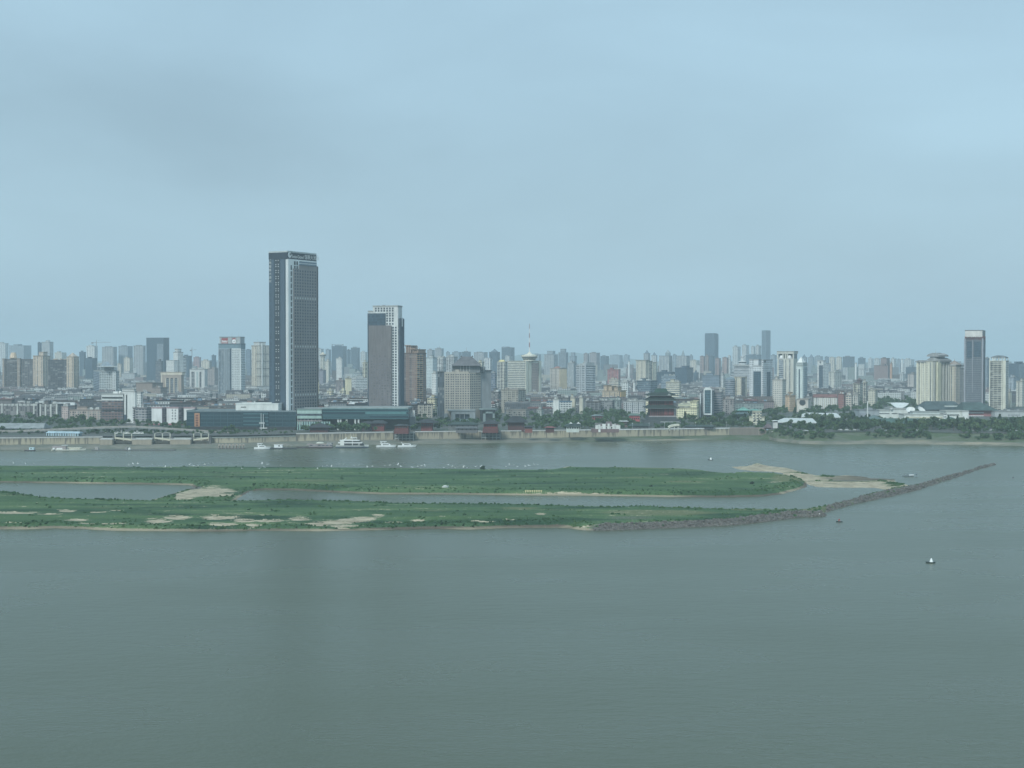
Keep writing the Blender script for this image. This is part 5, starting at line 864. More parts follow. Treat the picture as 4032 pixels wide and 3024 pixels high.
b.box('base',0,1,-.05,1,None,1689,'plain',(.2,.14,.14),roof=False); b.box('wall',.3,1,.05,.9,1689,1676,'plain',WHITE,rcol=(.25,.22,.22)); b.box('wall',.15,.4,.2,.8,1689,1672,'plain',WHITE,rcol=(.2,.2,.2)); b.mbp('gable_wall',lambda mb:[mb.box(b.X(u)-w,b.X(u)+w,-.2,1.0,b.z(1689),b.z(y),M['plain']) for u,w,y in ((.2,2,1676),(.28,1.2,1672),(.45,2,1669),(.62,1.2,1668),(.82,2,1671),(.95,3.2,1674))],WHITE); b.mbp('roof',lambda mb:mb.frus(b.X(.5),b.X(.78),4,14,b.z(1676),b.X(.55),b.X(.73),8,10,b.z(1661),GR),(.22,.18,.19)); b.mbp('window',lambda mb:[mb.box(b.X(u)-.9,b.X(u)+.9,-.1,.9,b.z(1687),b.z(1681),M['dark']) for u in (.4,.52,.62,.74,.88)],DGREY); b.mbp('gate',lambda mb:[mb.box(b.X(.24),b.X(.32),-1.9,-1.2,0,b.z(1690),M['plain'])],WHITE)
hall("dark red house with a flat pale roof left of the pagoda",1950,2332,2372,1650,1638,1632,(.34,.12,.12),(.2,.25,.25),'house',12,cat='house'); hall("bright red house with two windows under a green roof left of the pagoda",1920,2478,2519,1660,1636,1628,(.46,.12,.13),(.18,.25,.22),'house',12,cat='house')
hall("brown gate house with a pale flat roof between the two red houses",1840,2440,2470,1680,1660,1656,(.18,.13,.12),(.5,.52,.5),'gate_house',8,ridge=.95,cat='house'); hall("long green roofed corridor left of the pagoda base",1790,2480,2560,1690,1677,1668,(.1,.11,.11),DG,'gallery',10,ridge=.9)
hall("dark green roofed hall behind the stilted stage right of the pagoda",1800,2700,2810,1690,1680,1673,(.1,.11,.12),DG,'gallery',12,ridge=.8)
b=B('stage_canopy',"pale curved stage canopy on legs by the wall in front of the pagoda",1755,2632,2675,2675,0,'canopy',dep=12)
def cn(mb):
    for i in range(6):
        t0,t1=i/6,(i+1)/6; z0=b.z(1682)+(b.z(1670)-b.z(1682))*math.sin(1.5*t0**.6); z1=b.z(1682)+(b.z(1670)-b.z(1682))*math.sin(1.5*t1**.6); x0=b.X(t0); x1=b.X(t1)
        mb.face([(x0,0,z0),(x1,0,z1),(x1,12,z1),(x0,12,z0)],M['plain']); mb.face([(x0,0,z0-2.2),(x1,0,z1-2.2),(x1,0,z1),(x0,0,z0)],M['plain']); mb.face([(x1,0,z1-2.2),(x0,0,z0-2.2),(x0,12,z0-2.2),(x1,12,z1-2.2)],M['plain'])
b.mbp('canopy_shell',cn,(.62,.62,.52))
for u in (.12,.55,.9): b.mbp('leg',lambda mb:mb.box(b.X(u)-.5,b.X(u)+.5,1,2,0,b.z(1680),M['plain']),(.55,.56,.5))
for (x,lab) in ((2928,"left of the two pale green roofed garden pavilions"),(2972,"right of the two pale green roofed garden pavilions")): hall(lab+" above the cream house",1990,x-14,x+14,1640,1616,1603 if x<2950 else 1610,(.3,.4,.38),(.2,.42,.36),'garden_pavilion',9,ridge=.1,over=4)
hall("dark round roofed garden hall left of the pale green pavilions",1985,2905,2938,1650,1630,1618,(.16,.2,.2),(.1,.15,.16),'garden_pavilion',12,ridge=.3,over=3)
hall("white curved roof shelter at the end of the river wall",1815,3045,3062,1662,1658,1655,WHITE,WHITE,'shelter',6)
b=hall("brown signal house with a dark chinese roof at the corner of the river wall",1800,3015,3036,1700,1684,1670,(.26,.2,.2),(.18,.14,.15),'gate_house',9,ridge=.5)
# right side park and museum
def flat(label,D,x0,x1,yt,col,dep=30,style='plain',name='building',yb=None,phi=1,extra=None,cat='building'):
    b=B(name,label,D,x0,x1,x1,phi,cat,dep=dep); b.box('wall',0,1,0,1,None,yt,style,col); b.clutter(.05,.9,.2,.8,yt,3,int(x0),dk(col,.8)); return b
for lab,D,x0,x1,yl,yr in (("long flat pale exhibition roof near the waterfront, lower of two",1850,3044,3215,1661,1651),("long flat pale exhibition roof farther back, upper of two",1990,3126,3310,1640,1630)):
    b=B('exhibition_hall',lab,D,x0,x1,x1,2,'building',dep=26); b.box('wall',.05,.95,.1,.9,None,yl+6,'gridb',(.3,.36,.36),roof=False)
    b.mbp('roof',lambda mb:[mb.face([(b.X(0),-2,b.z(yl)),(b.X(1),-2,b.z(yl+2)),(b.X(1),30,b.z(yr)),(b.X(.35),30,b.z(yr-2))],M['plain']),mb.face([(b.X(0),-2,b.z(yl)-1.2),(b.X(1),-2,b.z(yl+2)-1.2),(b.X(1),-2,b.z(yl+2)),(b.X(0),-2,b.z(yl))],M['plain'])],(.6,.64,.62))
b=flat("long grey block with a pale front behind the two flat roofs",2100,3260,3385,1626,(.4,.45,.46),20); b=flat("big blank grey box building left of the white museum wings",2060,3384,3462,1617,(.36,.4,.42),36); b.box('side_wall',.02,.35,-.15,-.001,None,1625,'plain',(.33,.36,.4),roof=False)
b=B('white_mast',"tall white needle mast standing in front of the grey box building",1900,3413,3421,3421,0,'mast',dep=3); b.mbp('shaft',lambda mb:[mb.box(-2.2,-1.0,0,1.2,0,b.z(1583),M['plain']),mb.box(-2.6,-.6,-.3,1.5,b.z(1583),b.z(1580),M['plain'])],WHITE); b.mbp('base',lambda mb:mb.box(-3.5,.4,-1.4,2.6,-.2,1.4,M['plain']),PALE)
def museum(label,D,x0,x1,yt,segs,col=(.72,.76,.72)):
    b=B('museum_building',label,D,x0,x1,x1,2,'museum',dep=34); b.box('wall',0,1,0,1,None,yt,'plain',col)
    for (u0,u1,y0,y1) in segs: b.mbp('window_band',lambda mb:mb.box(b.X(u0),b.X(u1),-.3,-.02,b.z(y0),b.z(y1),M['dark']),DGREY)
    return b
museum("white museum wing with a long dark window slot, leftmost of the museum",2080,3450,3504,1618,((.08,.95,1630,1627),))
museum("middle white museum wing with stepped roof and lift tower",2110,3503,3580,1612,((.1,.4,1630,1627),)).box('tower',.02,.12,-.1,.5,1612,1604,'plain',WHITE)
b=museum("long cream fronted museum wing right behind the green roofed pavilions",2040,3560,3725,1634,()); b.box('end_tower',.93,1,-.1,.3,None,1629,'gridb',WHITE); b.box('recess',.05,.9,-.05,-.001,1647,1641,'plain',(.66,.64,.5),roof=False); b.box('roof_hall',.25,.9,.3,.8,1634,1624,'plain',(.58,.64,.62))
museum("white museum block with a square tower end beside the red hall",2070,3724,3811,1621,((.05,.6,1636,1632),)).box('end_tower',.72,1.0,-.12,.2,None,1620,'plain',(.78,.8,.77))
for x,lab in ((3588,"left"),(3628,"right")):
    b=B('satellite_dish',f"{lab} one of two white dish antennas on the museum roof",2095,x-10,x+10,x+10,0,'dish antenna',dep=6); z=b.z(1622); cx=b.X(.5)
    b.mbp('stand',lambda mb:mb.box(cx-3,cx+3,1,6,-.2,z,M['plain']),(.25,.28,.3))
    def dish(mb):
        for j in range(3):
            r0,r1=1.5+j*1.6,3.1+j*1.6; mb.cone(0,0,r0*r0*.06,r1*r1*.06,r0,r1,14,M['plain'],cap=False)
        mb.face([(1.5*math.cos(q*.449),1.5*math.sin(q*.449),.13) for q in range(14)],M['plain'])
    d=b.mbp('dish',dish,WHITE); d.location=(cx,3.5,z+1.5); d.rotation_euler=(R(35),R(-12 if lab=='left' else 28),0)
b=B('museum_building',"big hall under a sweeping dark green roof with a long white eave",2240,3640,3792,3792,0,'museum',dep=50); b.box('wall',.05,.98,.05,.9,None,1612,'dark',(.12,.15,.17),roof=False)
b.mbp('roof',lambda mb:mb.frus(b.X(0)-2,3,-3,53,b.z(1613),b.X(.13),b.X(.88),20,30,b.z(1582),GR),(.085,.12,.125)); b.mbp('white_eave',lambda mb:[mb.box(b.X(.5),b.X(1),-4.6,-3.4,b.z(1601),b.z(1597),M['plain']),mb.box(b.X(.93),b.X(.99),-4.6,-3.4,b.z(1612),b.z(1601),M['plain'])],(.6,.66,.62))
b=B('museum_building',"dark red walled hall with white bands under a wide green roof",2180,3800,3908,3914,4,'museum',dep=46); b.box('wall',0,1,0,1,None,1616,'plain',(.36,.16,.17),roof=False); b.mbp('roof',lambda mb:mb.frus(b.X(0)-4,8,-6,52,b.z(1616),b.X(.02),b.X(.7),18,28,b.z(1586),GR),(.08,.125,.12)); b.mbp('white_band',lambda mb:[mb.box(b.X(0),b.X(.68),-1.2,-.02,b.z(y+3),b.z(y),M['plain']) for y in (1624,1636,1650)],(.72,.74,.74)); b.mbp('dark_band',lambda mb:[mb.box(b.X(0),b.X(.66),-.3,-.02,b.z(y+4),b.z(y),M['plain']) for y in (1628,1641)],(.1,.05,.06))
b=flat("long pale grey stone museum block at the right edge with a tall dark slot",2160,3918,4060,1621,(.5,.53,.53),40); b.mbp('dark_slot',lambda mb:[mb.box(b.X(.1),b.X(.15),-.3,-.02,b.z(1656),b.z(1630),M['dark'])],DGREY); b.mbp('wall_letters',lambda mb:[mb.box(b.X(.36)+q*2.0,b.X(.36)+q*2.0+1.4,-.25,-.02,b.z(1636.5),b.z(1632),M['plain']) for q in range(9)],(.26,.28,.3)); b.mbp('canopy',lambda mb:mb.box(b.X(.5),b.X(1),-5,-.02,b.z(1654),b.z(1650),M['plain']),(.66,.68,.67))
b=B('tent_roof',"white sagging tent roof left of the green roofed museum hall",2300,3506,3580,3580,0,'canopy',dep=24)
b.mbp('tent_fabric',lambda mb:[mb.face([(b.X(i/8),-0,b.z(1588)+14*(abs(i/4-1)**2-1)*.55),(b.X((i+1)/8),0,b.z(1588)+14*(abs((i+1)/4-1)**2-1)*.55),(b.X((i+1)/8),24,b.z(1587)),(b.X(i/8),24,b.z(1587))],M['plain']) for i in range(8)],(.7,.74,.72)); b.mbp('wall',lambda mb:mb.box(b.X(-.1),b.X(1.1),3,24,-.2,b.z(1606),M['plain']),(.3,.36,.38))
for x0,x1,lab in ((3476,3543,"left green roofed Chinese hall in front of the museum"),(3570,3646,"right green roofed Chinese hall in front of the museum")):
    b=hall(lab,1900,x0,x1,1684,1666,1648,(.2,.24,.25),(.08,.15,.13),'temple_hall',16,ridge=.75,over=3,tiers=1); b.mbp('white_rail',lambda mb:mb.box(b.X(0)-4,4,-5,-4.6,b.z(1677),b.z(1673.5),M['plain']),(.66,.68,.66))
hall("small pale garden pavilion with a dark pointed roof beside the mast",1930,3428,3465,1660,1650,1635,(.5,.53,.5),(.14,.2,.2),'garden_pavilion',12,ridge=.1,over=4)
hall("small pavilion with a tented dark roof below the white museum block",1930,3730,3765,1660,1655,1642,(.4,.44,.42),(.12,.2,.19),'garden_pavilion',10,ridge=.05,over=4)
b=B('gate_terrace',"cream stone gate terrace with columns and stairs down to the river",1735,3690,3734,3734,0,'terrace',dep=12,z0=4)
b.mbp('platform',lambda mb:[mb.box(b.X(-.6),b.X(1.1),8,16,0,b.z(1700),M['plain']),mb.box(b.X(-1.1),b.X(1.3),7.6,8,b.z(1705)-1,b.z(1702),M['plain'])],(.55,.55,.45)); b.mbp('stair',lambda mb:[mb.box(b.X(0)-i*1.1,b.X(1)+i*1.1,6-i*2.2,8-i*2.2,-3,b.z(1717)-i*1.3,M['plain']) for i in range(6)],(.56,.52,.4))
for u in (.1,.35,.65,.9): b.mbp('column',lambda mb:mb.box(b.X(u)-.5,b.X(u)+.5,7,7.5,b.z(1717),b.z(1703),M['plain']),(.6,.6,.55))
b=B('promenade_deck',"long white promenade deck on the right bank, under the park trees",1765,3300,3408,3408,2,'promenade',dep=8); b.mbp('deck',lambda mb:mb.box(b.X(0),b.X(1),0,8,b.z(1697),b.z(1692),M['plain']),(.66,.7,.69)); b.mbp('rail',lambda mb:mb.box(b.X(0),b.X(1),-.2,-.02,b.z(1692),b.z(1689),M['plain']),(.6,.63,.62)); b.mbp('post',lambda mb:[mb.box(b.X(u),b.X(u)+.8,.2,1,-6,b.z(1697),M['plain']) for u in np.linspace(.02,.95,7)],GREYC)
b=B('promenade_deck',"curved grey promenade edge running right from the end of the river wall",1770,3038,3230,3230,2,'promenade',dep=6); b.mbp('deck',lambda mb:mb.box(b.X(0),b.X(1),0,6,-3,b.z(1699),M['plain']),(.2,.21,.21)); b.mbp('rail',lambda mb:mb.box(b.X(0),b.X(1),-.3,-.02,b.z(1702),b.z(1698),M['plain']),(.5,.5,.46))
hall("low brown terrace cafe on the right bank behind the promenade edge",1790,3070,3110,1692,1683,1677,(.4,.36,.33),(.16,.15,.16),'cafe',8)
# ---------------------------------------------------------------- river wall
def wall_mat():
    m,nt,b=newmat('stained_concrete'); n=noisec(nt,.35,5,sc=(1,1,.06)); n2=noisec(nt,.03,5); g=nd(nt,'ShaderNodeNewGeometry'); sp=nd(nt,'ShaderNodeSeparateXYZ'); nt.links.new(g.outputs['Position'],sp.inputs[0])
    up=mth(nt,'MULTIPLY',mth(nt,'SUBTRACT',sp.outputs[2],4.5),.13,clamp=True); k=mth(nt,'ADD',n,mth(nt,'MULTIPLY',up,.16))
    c=mixc(nt,ramp(nt,n2,[(.4,0.),(.6,1.)]),(.42,.38,.28),(.34,.31,.24)); c=mixc(nt,mth(nt,'MULTIPLY',ramp(nt,k,[(.56,0.),(.66,1.)]),.75),c,(.1,.095,.085))
    nt.links.new(c,b.inputs['Base Color']); b.inputs['Roughness'].default_value=.9; return m
WM=wall_mat()
def wallrun(label,px0,px1,colname='river_wall',ztop=12.3,zb=3.0,mat=WM,rail=(.55,.56,.54),step=30):
    n=max(2,int((px1-px0)/step)); P=[]
    for i in range(n+1):
        px=px0+(px1-px0)*i/n; x,y=gp(px,erow(px),0); P.append((x,y+SET-2))
    x0,y0=P[0]; r=root(colname,x0,y0,zb); tag(r,label,'wall')
    mb=MB(); mr=MB(); mp_=MB()
    for a,c in zip(P[:-1],P[1:]):
        ax,ay,cx,cy=a[0]-x0,a[1]-y0,c[0]-x0,c[1]-y0; h=ztop-zb
        mb.face([(ax,ay,-1),(cx,cy,-1),(cx,cy,h),(ax,ay,h)],mat); mb.face([(ax,ay,h),(cx,cy,h),(cx,cy+3.2,h),(ax,ay+3.2,h)],mat)
        mr.face([(ax,ay-.35,h-.5),(cx,cy-.35,h-.5),(cx,cy-.35,h+.75),(ax,ay-.35,h+.75)],M['plain']); mr.face([(ax,ay-.35,h+.75),(cx,cy-.35,h+.75),(cx,cy+.5,h+.75),(ax,ay+.5,h+.75)],M['plain'])
    for a in P[::3]: mp_.box(a[0]-x0-.4,a[0]-x0+.4,a[1]-y0-.3,a[1]-y0-.02,-1,ztop-zb-.55,M['plain'])
    mb.build('wall',r); mr.build('coping',r,rail); mp_.build('joint_pilasters',r,(.2,.19,.17)); return r
wallrun("weathered river wall at the far left, grey stained concrete",-500,372,ztop=11.2); wallrun("brown river wall stretch behind the three boat ramps",372,1148,ztop=9.6,rail=(.3,.33,.3))
wallrun("stained beige river wall behind the three deck boat",1150,1540); wallrun("longest beige river wall stretch, between the two stilt platforms",1627,1892); wallrun("beige river wall from the right stilt platform past the tea house",1972,2246); wallrun("white railed river wall below the pagoda",2246,2888,rail=(.68,.7,.7))
wallrun("darker grey end of the river wall with a rounded corner",2888,3036,mat=streaked('dark_concrete',(.25,.22,.19)),rail=(.35,.3,.27))
# stilt platforms
for (x0,x1,lab) in ((1548,1626,"left riverside platform on concrete stilts, by the moored yachts"),(1893,1971,"right riverside platform on concrete stilts, in front of the hotel")):
    X,Yw=gp((x0+x1)/2,erow((x0+x1)/2),0); m=Yw/FL; r=root('stilt_platform',X,Yw+SET-15,2.0); tag(r,lab,'platform'); h=(x1-x0)/2*m
    def q(f,name,col):
        mb=MB(); f(mb); return mb.build(name,r,col)
    q(lambda mb:mb.box(-h,h,0,13,9.3,10.2,M['plain'],bottom=True),'deck',(.42,.45,.45)); q(lambda mb:mb.box(-h,h,-.2,-.02,10.2,11.3,M['plain']),'rail',(.5,.52,.52))
    for i in range(6): q(lambda mb:mb.box(-h+.3+i*(2*h-1.2)/5,-h+.9+i*(2*h-1.2)/5,0,.6,-2,9.28,M['plain']),'post',(.48,.52,.5))
    for z in (3.2,6.2): q(lambda mb:mb.box(-h,h,-.1,-.02,z,z+.6,M['plain']),'beam',(.48,.52,.5))
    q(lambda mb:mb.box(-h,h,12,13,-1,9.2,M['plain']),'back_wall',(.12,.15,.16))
# boat ramp frames on the left bank
for k,(x0,x1,lab,fl) in enumerate(((425,494,"left of the three beige boat ramps with open arched frames",1),(584,648,"middle of the three beige boat ramps with open arched frames",1),(740,802,"right of the three beige boat ramps with open arched frames",-1))):
    X,Yw=gp((x0+x1)/2,erow((x0+x1)/2),0); Yb=Yw+SET-6; m=Yb/FL; h=(x1-x0)/2*m; r=root('boat_ramp',X,Yb,3.0); tag(r,lab,'ramp')
    def q(f,name,col):
        mb=MB(); f(mb); return mb.build(name,r,col)
    zt=Zat(1708,Yb)-3; zd=Zat(1733,Yb)-3
    for i in range(3): q(lambda mb:mb.box((i-1)*(h-.5)-.45,(i-1)*(h-.5)+.45,-.5,.4,zd-3,zt,M['plain']),'post',(.6,.6,.5))
    for s in (-1,0):
        def arch(mb):
            n=8; w=h-.5
            for i in range(n):
                t0,t1=math.pi*i/n,math.pi*(i+1)/n; c=s*w+w/2; mb.bar((c-w/2*math.cos(t0),-.05,zt-.3+1.8*math.sin(t0)),(c-w/2*math.cos(t1),-.05,zt-.3+1.8*math.sin(t1)),.3,M['plain'])
        q(arch,'arch',(.5,.52,.46))
    q(lambda mb:[mb.face([(-h,-1.2,zd+2.2*(fl>0)-.6),(h,-1.2,zd+2.2*(fl<0)-.6),(h,-1.2,zd+2.2*(fl<0)+1.2),(-h,-1.2,zd+2.2*(fl>0)+1.2)],M['plain']),mb.face([(-h,-1.2,zd+2.2*(fl>0)+1.2),(h,-1.2,zd+2.2*(fl<0)+1.2),(h,1.,zd+2.2*(fl<0)+1.2),(-h,1.,zd+2.2*(fl>0)+1.2)],M['plain'])],'ramp_deck',(.62,.6,.48)); q(lambda mb:mb.box(-h,h,-.9,.9,zd-3,zd-.9,M['plain']),'painted_ramp_shade',(.1,.1,.09))  # near-black block below the deck, its colour stands for the shade there
    q(lambda mb:[mb.box(s*(h+1.2)-1.3,s*(h+1.2)+1.3,-1.6,3,zd-4,zd+4,M['plain']) for s in (-1,1)],'winch_box',(.13,.13,.13))
for x0,x1,lab in ((500,577,"left pale concrete block between the boat ramps"),(652,732,"right pale concrete block between the boat ramps"),(372,420,"concrete block left of the boat ramps")):
    X,Yw=gp((x0+x1)/2,erow((x0+x1)/2),0); Yb=Yw+SET-12; m=Yb/FL; h=(x1-x0)/2*m; r=root('quay_block',X,Yb,0); tag(r,lab,'quay'); mb=MB(); mb.box(-h,h,0,9,-1,Zat(1731,Yb),streaked('quay_concrete',(.38,.34,.27))); mb.build('wall',r); mb=MB(); mb.box(-h-.3,h+.3,-.4,9,Zat(1731,Yb)+.01,Zat(1727.5,Yb),M['plain']); mb.build('coping',r,(.6,.61,.58))
# viaduct
VP=[(-80,1699),(60,1697),(180,1692),(300,1687),(400,1682),(520,1679),(640,1686),(740,1692),(840,1700),(972,1709)]; VD=1705.
def VPt(px): y=float(np.interp(px,[v[0] for v in VP],[v[1] for v in VP])); return (kx(px)*VD,VD,Zat(y,VD))
r=root('viaduct',*VPt(-80)[:2],LAND); tag(r,'long curved grey road viaduct along the left bank on thin piers','viaduct'); ox=VPt(-80)[0]
mb=MB(); me_=MB(); px=-80
while px<972:
    a=VPt(px); c=VPt(min(px+16,972)); A=(a[0]-ox,a[2]-LAND); C_=(c[0]-ox,c[2]-LAND)
    for (y0,z0,y1,z1) in ((0,-1.6,0,0),(0,0,10,0),(10,-1.6,0,-1.6)): mb.face([(A[0],y0,A[1]+z0),(C_[0],y0,C_[1]+z0),(C_[0],y1,C_[1]+z1),(A[0],y1,A[1]+z1)],M['plain'])
    me_.face([(A[0],-.15,A[1]-.4),(C_[0],-.15,C_[1]-.4),(C_[0],-.15,C_[1]+1.0),(A[0],-.15,A[1]+1.0)],M['plain']); px+=16
mb.build('deck',r,(.33,.34,.33)); me_.build('parapet',r,(.4,.38,.35))
for px in range(40,960,62):
    a=VPt(px); mb=MB(); mb.box(a[0]-ox-.9,a[0]-ox+.9,3,5,-.5,a[2]-LAND-1.62,M['plain']); mb.build('pier',r,(.4,.42,.4))
hall("long grey pitched roof shed at the far left behind the viaduct",1740,-60,168,1694,1687,1668,(.2,.22,.22),(.33,.36,.36),'shed',26,ridge=.96,cat='shed')
b=B('shed',"light blue corrugated shed on top of the left river wall",1632,182,310,322,14,'shed',dep=9); b.box('wall',0,1,0,1,None,1706,'vert',(.4,.55,.6),roof=False); b.mbp('roof',lambda mb:mb.frus(b.X(0)-.5,.8,-.6,10,b.z(1707),b.X(0),0,4,5,b.z(1700),M['roof']),(.46,.6,.66))
for i,(x0,x1,y,c,lab) in enumerate(((401,485,1558,(.2,.14,.13),"red brown office block with a white top floor and a dark band, left riverfront"),)):
    b=B('office_block',lab,1960,x0,x1,x1+3,8,'office block'); b.box('wall',0,1,0,1,None,y,'gridb',c); b.box('top_floor',-.01,1.01,-.02,1,1577,1553,'plain',(.66,.69,.67),over=.1); b.mbp('window_band',lambda mb:mb.box(b.X(.03),b.X(.99),-1.0,-.7,b.z(1569),b.z(1563),M['dark']),DGREY); b.slabs(None,1580,(.27,.2,.19),3.3,.4,.5,0,.99); b.mbp('dark_band',lambda mb:mb.box(b.X(.0),b.X(1),-.9,-.5,b.z(1618),b.z(1613),M['dark']),DGREY); b.clutter(.3,.95,.1,.9,1553,5,3,WHITE)
b=B('office_tower',"white stair tower with a boxy top and a dark vertical slit, left riverfront",1950,484,532,548,34,'tower'); b.box('wall',0,1,0,.5,None,1543,'plain',(.7,.73,.71)); b.box('wall',.3,1.3,.5,1,None,1546,'grid',(.7,.73,.71)); b.box('top_box',-.03,.93,-.04,.4,1550,1534,'plain',(.7,.72,.7)); b.mbp('dark_slit',lambda mb:[mb.box(b.X(.28),b.X(.36),-.5,-.02,4,b.z(1555),M['dark']),mb.box(b.X(.03),b.X(.3),-.55,-.02,2,b.z(1634),M['glass'])],NAVY)
b=B('office_block',"grey office block with a square gridded front right of the white stair tower",1945,523,578,582,8,'office block'); b.box('wall',.18,1,0,1,None,1608,'gridb',(.34,.33,.34)); b.box('stair_bay',0,.18,-.03,1,None,1605,'balc',(.66,.68,.67)); b.box('roof_room',.3,.7,.2,.8,1606,1596,'grid',(.6,.6,.58)); b.slabs(None,1610,(.55,.56,.56),3.3,.35,.5,.18,.99)
for x0,xc,x1,lab in ((597,638,656,"left of three white gabled apartment ends on the left riverfront"),(656,702,722,"middle of three white gabled apartment ends, with small windows"),(724,768,775,"right of three white gabled apartment ends, cut by the teal podium")):
    b=B('apartment_block',lab,1940,x0,xc,x1,22,'apartment block',"white gabled apartments"); b.box('wall',0,1,0,1,None,1608,'plain',(.76,.79,.78),roof=False); b.box('side_wall',1,1.01,.01,.99,None,1609,'balc',(.24,.17,.2),roof=False); b.roof(0,1,0,1,1607,(.4,.3,.32))
    if 'left' not in lab[:5]: windows(b.r,slabmesh(1.6,1.7,.2,WG),[(b.X(u),-.1,b.z(y),0) for u in (.5,.75) for y in (1616,1627,1638,1649)])
b=B('shop_row',"low dark red shop roof in front of the white gabled apartments",1900,575,760,760,2,'shop row',dep=8); b.box('wall',0,1,0,1,None,1675,'dark',(.1,.1,.1),roof=False); b.mbp('roof',lambda mb:mb.frus(b.X(0),0,-2,9,b.z(1676),b.X(0),0,4,6,b.z(1669),M['roof']),(.34,.12,.14))
for (lab,x0,x1,yt,c,st,D) in (("long dark apartment row with white stair strips at the far left",-60,152,1592,(.2,.19,.19),'old',2150),("long dark apartment row with two white stair strips, second from the left",156,232,1594,(.2,.19,.19),'old',2140)):
    b=SB(lab,D,x0,x1-3,x1,yt,st,c,6,'apartment_block',clut=8); b.mbp('stair_strip',lambda mb:[mb.box(b.X(u)-1,b.X(u)+1,-1,-.02,0,b.z(yt)+1,M['plain']) for u in (.05,.33,.62,.93)],(.62,.64,.6)); b.mbp('parapet_windows',lambda mb:[mb.box(b.X(i/14)+.6,b.X((i+1)/14)-.6,-.9,-.4,b.z(yt+6),b.z(yt)+.6,M['plain']) for i in range(14)],(.5,.52,.5))
SB("pink and white stair block between the dark row and the arcaded row",2080,243,268,272,1603,'grid',(.55,.45,.42),12,'apartment_block'); SB("cream arcaded brown apartment row left of the red brown office",2060,274,396,399,1616,'old',(.5,.42,.37),4,'apartment_block',clut=9)
# ---------------------------------------------------------------- boats
def hull(mb,L,Bm,H,mat,bow=1,rake=1.5,dz=0,z0=-.4):
    """pointed hull along local x, bow to +x (or -x)"""
    n=10; dk_=[]; wlp=[]
    for i in range(n+1):
        t=i/n; x=-L/2+L*t; w=Bm/2*(1 if t<.55 else max(.02,1-((t-.55)/.45)**2.2)); w*=.82+.18*min(1,t*5); dk_.append((x*bow,w,H+dz*max(0,t-.5)*2)); wlp.append(((x-(rake*t*t))*bow,w*.8,z0))
    for s in (1,-1):
        for i in range(n): mb.face([(wlp[i][0],s*wlp[i][1],wlp[i][2]),(wlp[i+1][0],s*wlp[i+1][1],wlp[i+1][2]),(dk_[i+1][0],s*dk_[i+1][1],dk_[i+1][2]),(dk_[i][0],s*dk_[i][1],dk_[i][2])],mat)
    for i in range(n): mb.face([(dk_[i][0],-dk_[i][1],dk_[i][2]),(dk_[i+1][0],-dk_[i+1][1],dk_[i+1][2]),(dk_[i+1][0],dk_[i+1][1],dk_[i+1][2]),(dk_[i][0],dk_[i][1],dk_[i][2])],mat)
    mb.face([(wlp[0][0],-wlp[0][1],z0),(dk_[0][0],-dk_[0][1],H),(dk_[0][0],dk_[0][1],H),(wlp[0][0],wlp[0][1],z0)],mat)
def cabin(mb,x0,x1,w,z0,z1,mat,f=.0,r=.0):   # raked cabin
    p=[(x0,-w,z0),(x1,-w,z0),(x1,w,z0),(x0,w,z0)]; q=[(x0+r,-w*.92,z1),(x1-f,-w*.92,z1),(x1-f,w*.92,z1),(x0+r,w*.92,z1)]
    for i in range(4): mb.face([p[i],p[(i+1)%4],q[(i+1)%4],q[i]],mat)
    mb.face(q,mat)
def boat(name,label,cat,px,py,rz=0.,group=None):
    x,y=gp(px,py,0); r=root(name,x,y+2.0,0,rz); tag(r,label,cat,group)
    def q(nm,f,col):
        mb=MB(); f(mb); return mb.build(nm,r,col)
    return r,q,y/FL
PL=M['smooth']; DKM=M['dark']
r,q,m=boat('cruise_boat',"largest white cruise boat with three decks and a dark waterline, by the beige wall",'boat',1387,1764); L=130*m
q('hull',lambda mb:hull(mb,L,8.5,1.5,PL,1,1.),(.1,.13,.17)); q('upper_hull',lambda mb:hull(mb,L*1.0,8.6,2.9,PL,1,.3,.5,1.52),WHITE)
q('main_deck',lambda mb:[cabin(mb,-L*.33,L*.36,3.6,2.92,5.2,DKM,1.5),mb.box(-L*.43,L*.30,-4,4,5.22,6.3,PL)],(.78,.8,.79)); q('upper_deck',lambda mb:[cabin(mb,-L*.28,L*.26,3.2,6.3,7.9,DKM,1.2),mb.box(-L*.38,L*.22,-3.7,3.7,7.92,8.7,PL)],(.78,.8,.79))
q('wing_strut',lambda mb:[mb.prism([(-L*.36,-4.05),(-L*.24,-4.05),(-L*.24,-3.9),(-L*.36,-3.9)],3,8,PL),mb.box(L*.0,L*.02,-4.05,-3.9,3,8,PL),mb.box(L*.2,L*.22,-4.05,-3.9,3,6,PL)],WHITE); q('wheelhouse',lambda mb:[mb.box(L*.02,L*.12,-2,2,8.7,10.6,DKM),mb.box(-L*.06,L*.14,-2.6,2.6,10.6,11.3,PL)],WHITE); q('railing',lambda mb:mb.box(-L*.3,L*.16,-3.6,-3.5,8.7,9.5,PL),WHITE)
q('mast',lambda mb:[mb.box(-L*.04,-L*.02,-.3,.3,11.3,12.8,PL),mb.bar((-L*.27,0,8.7),(-L*.17,0,11.2),.6,PL)],WHITE)
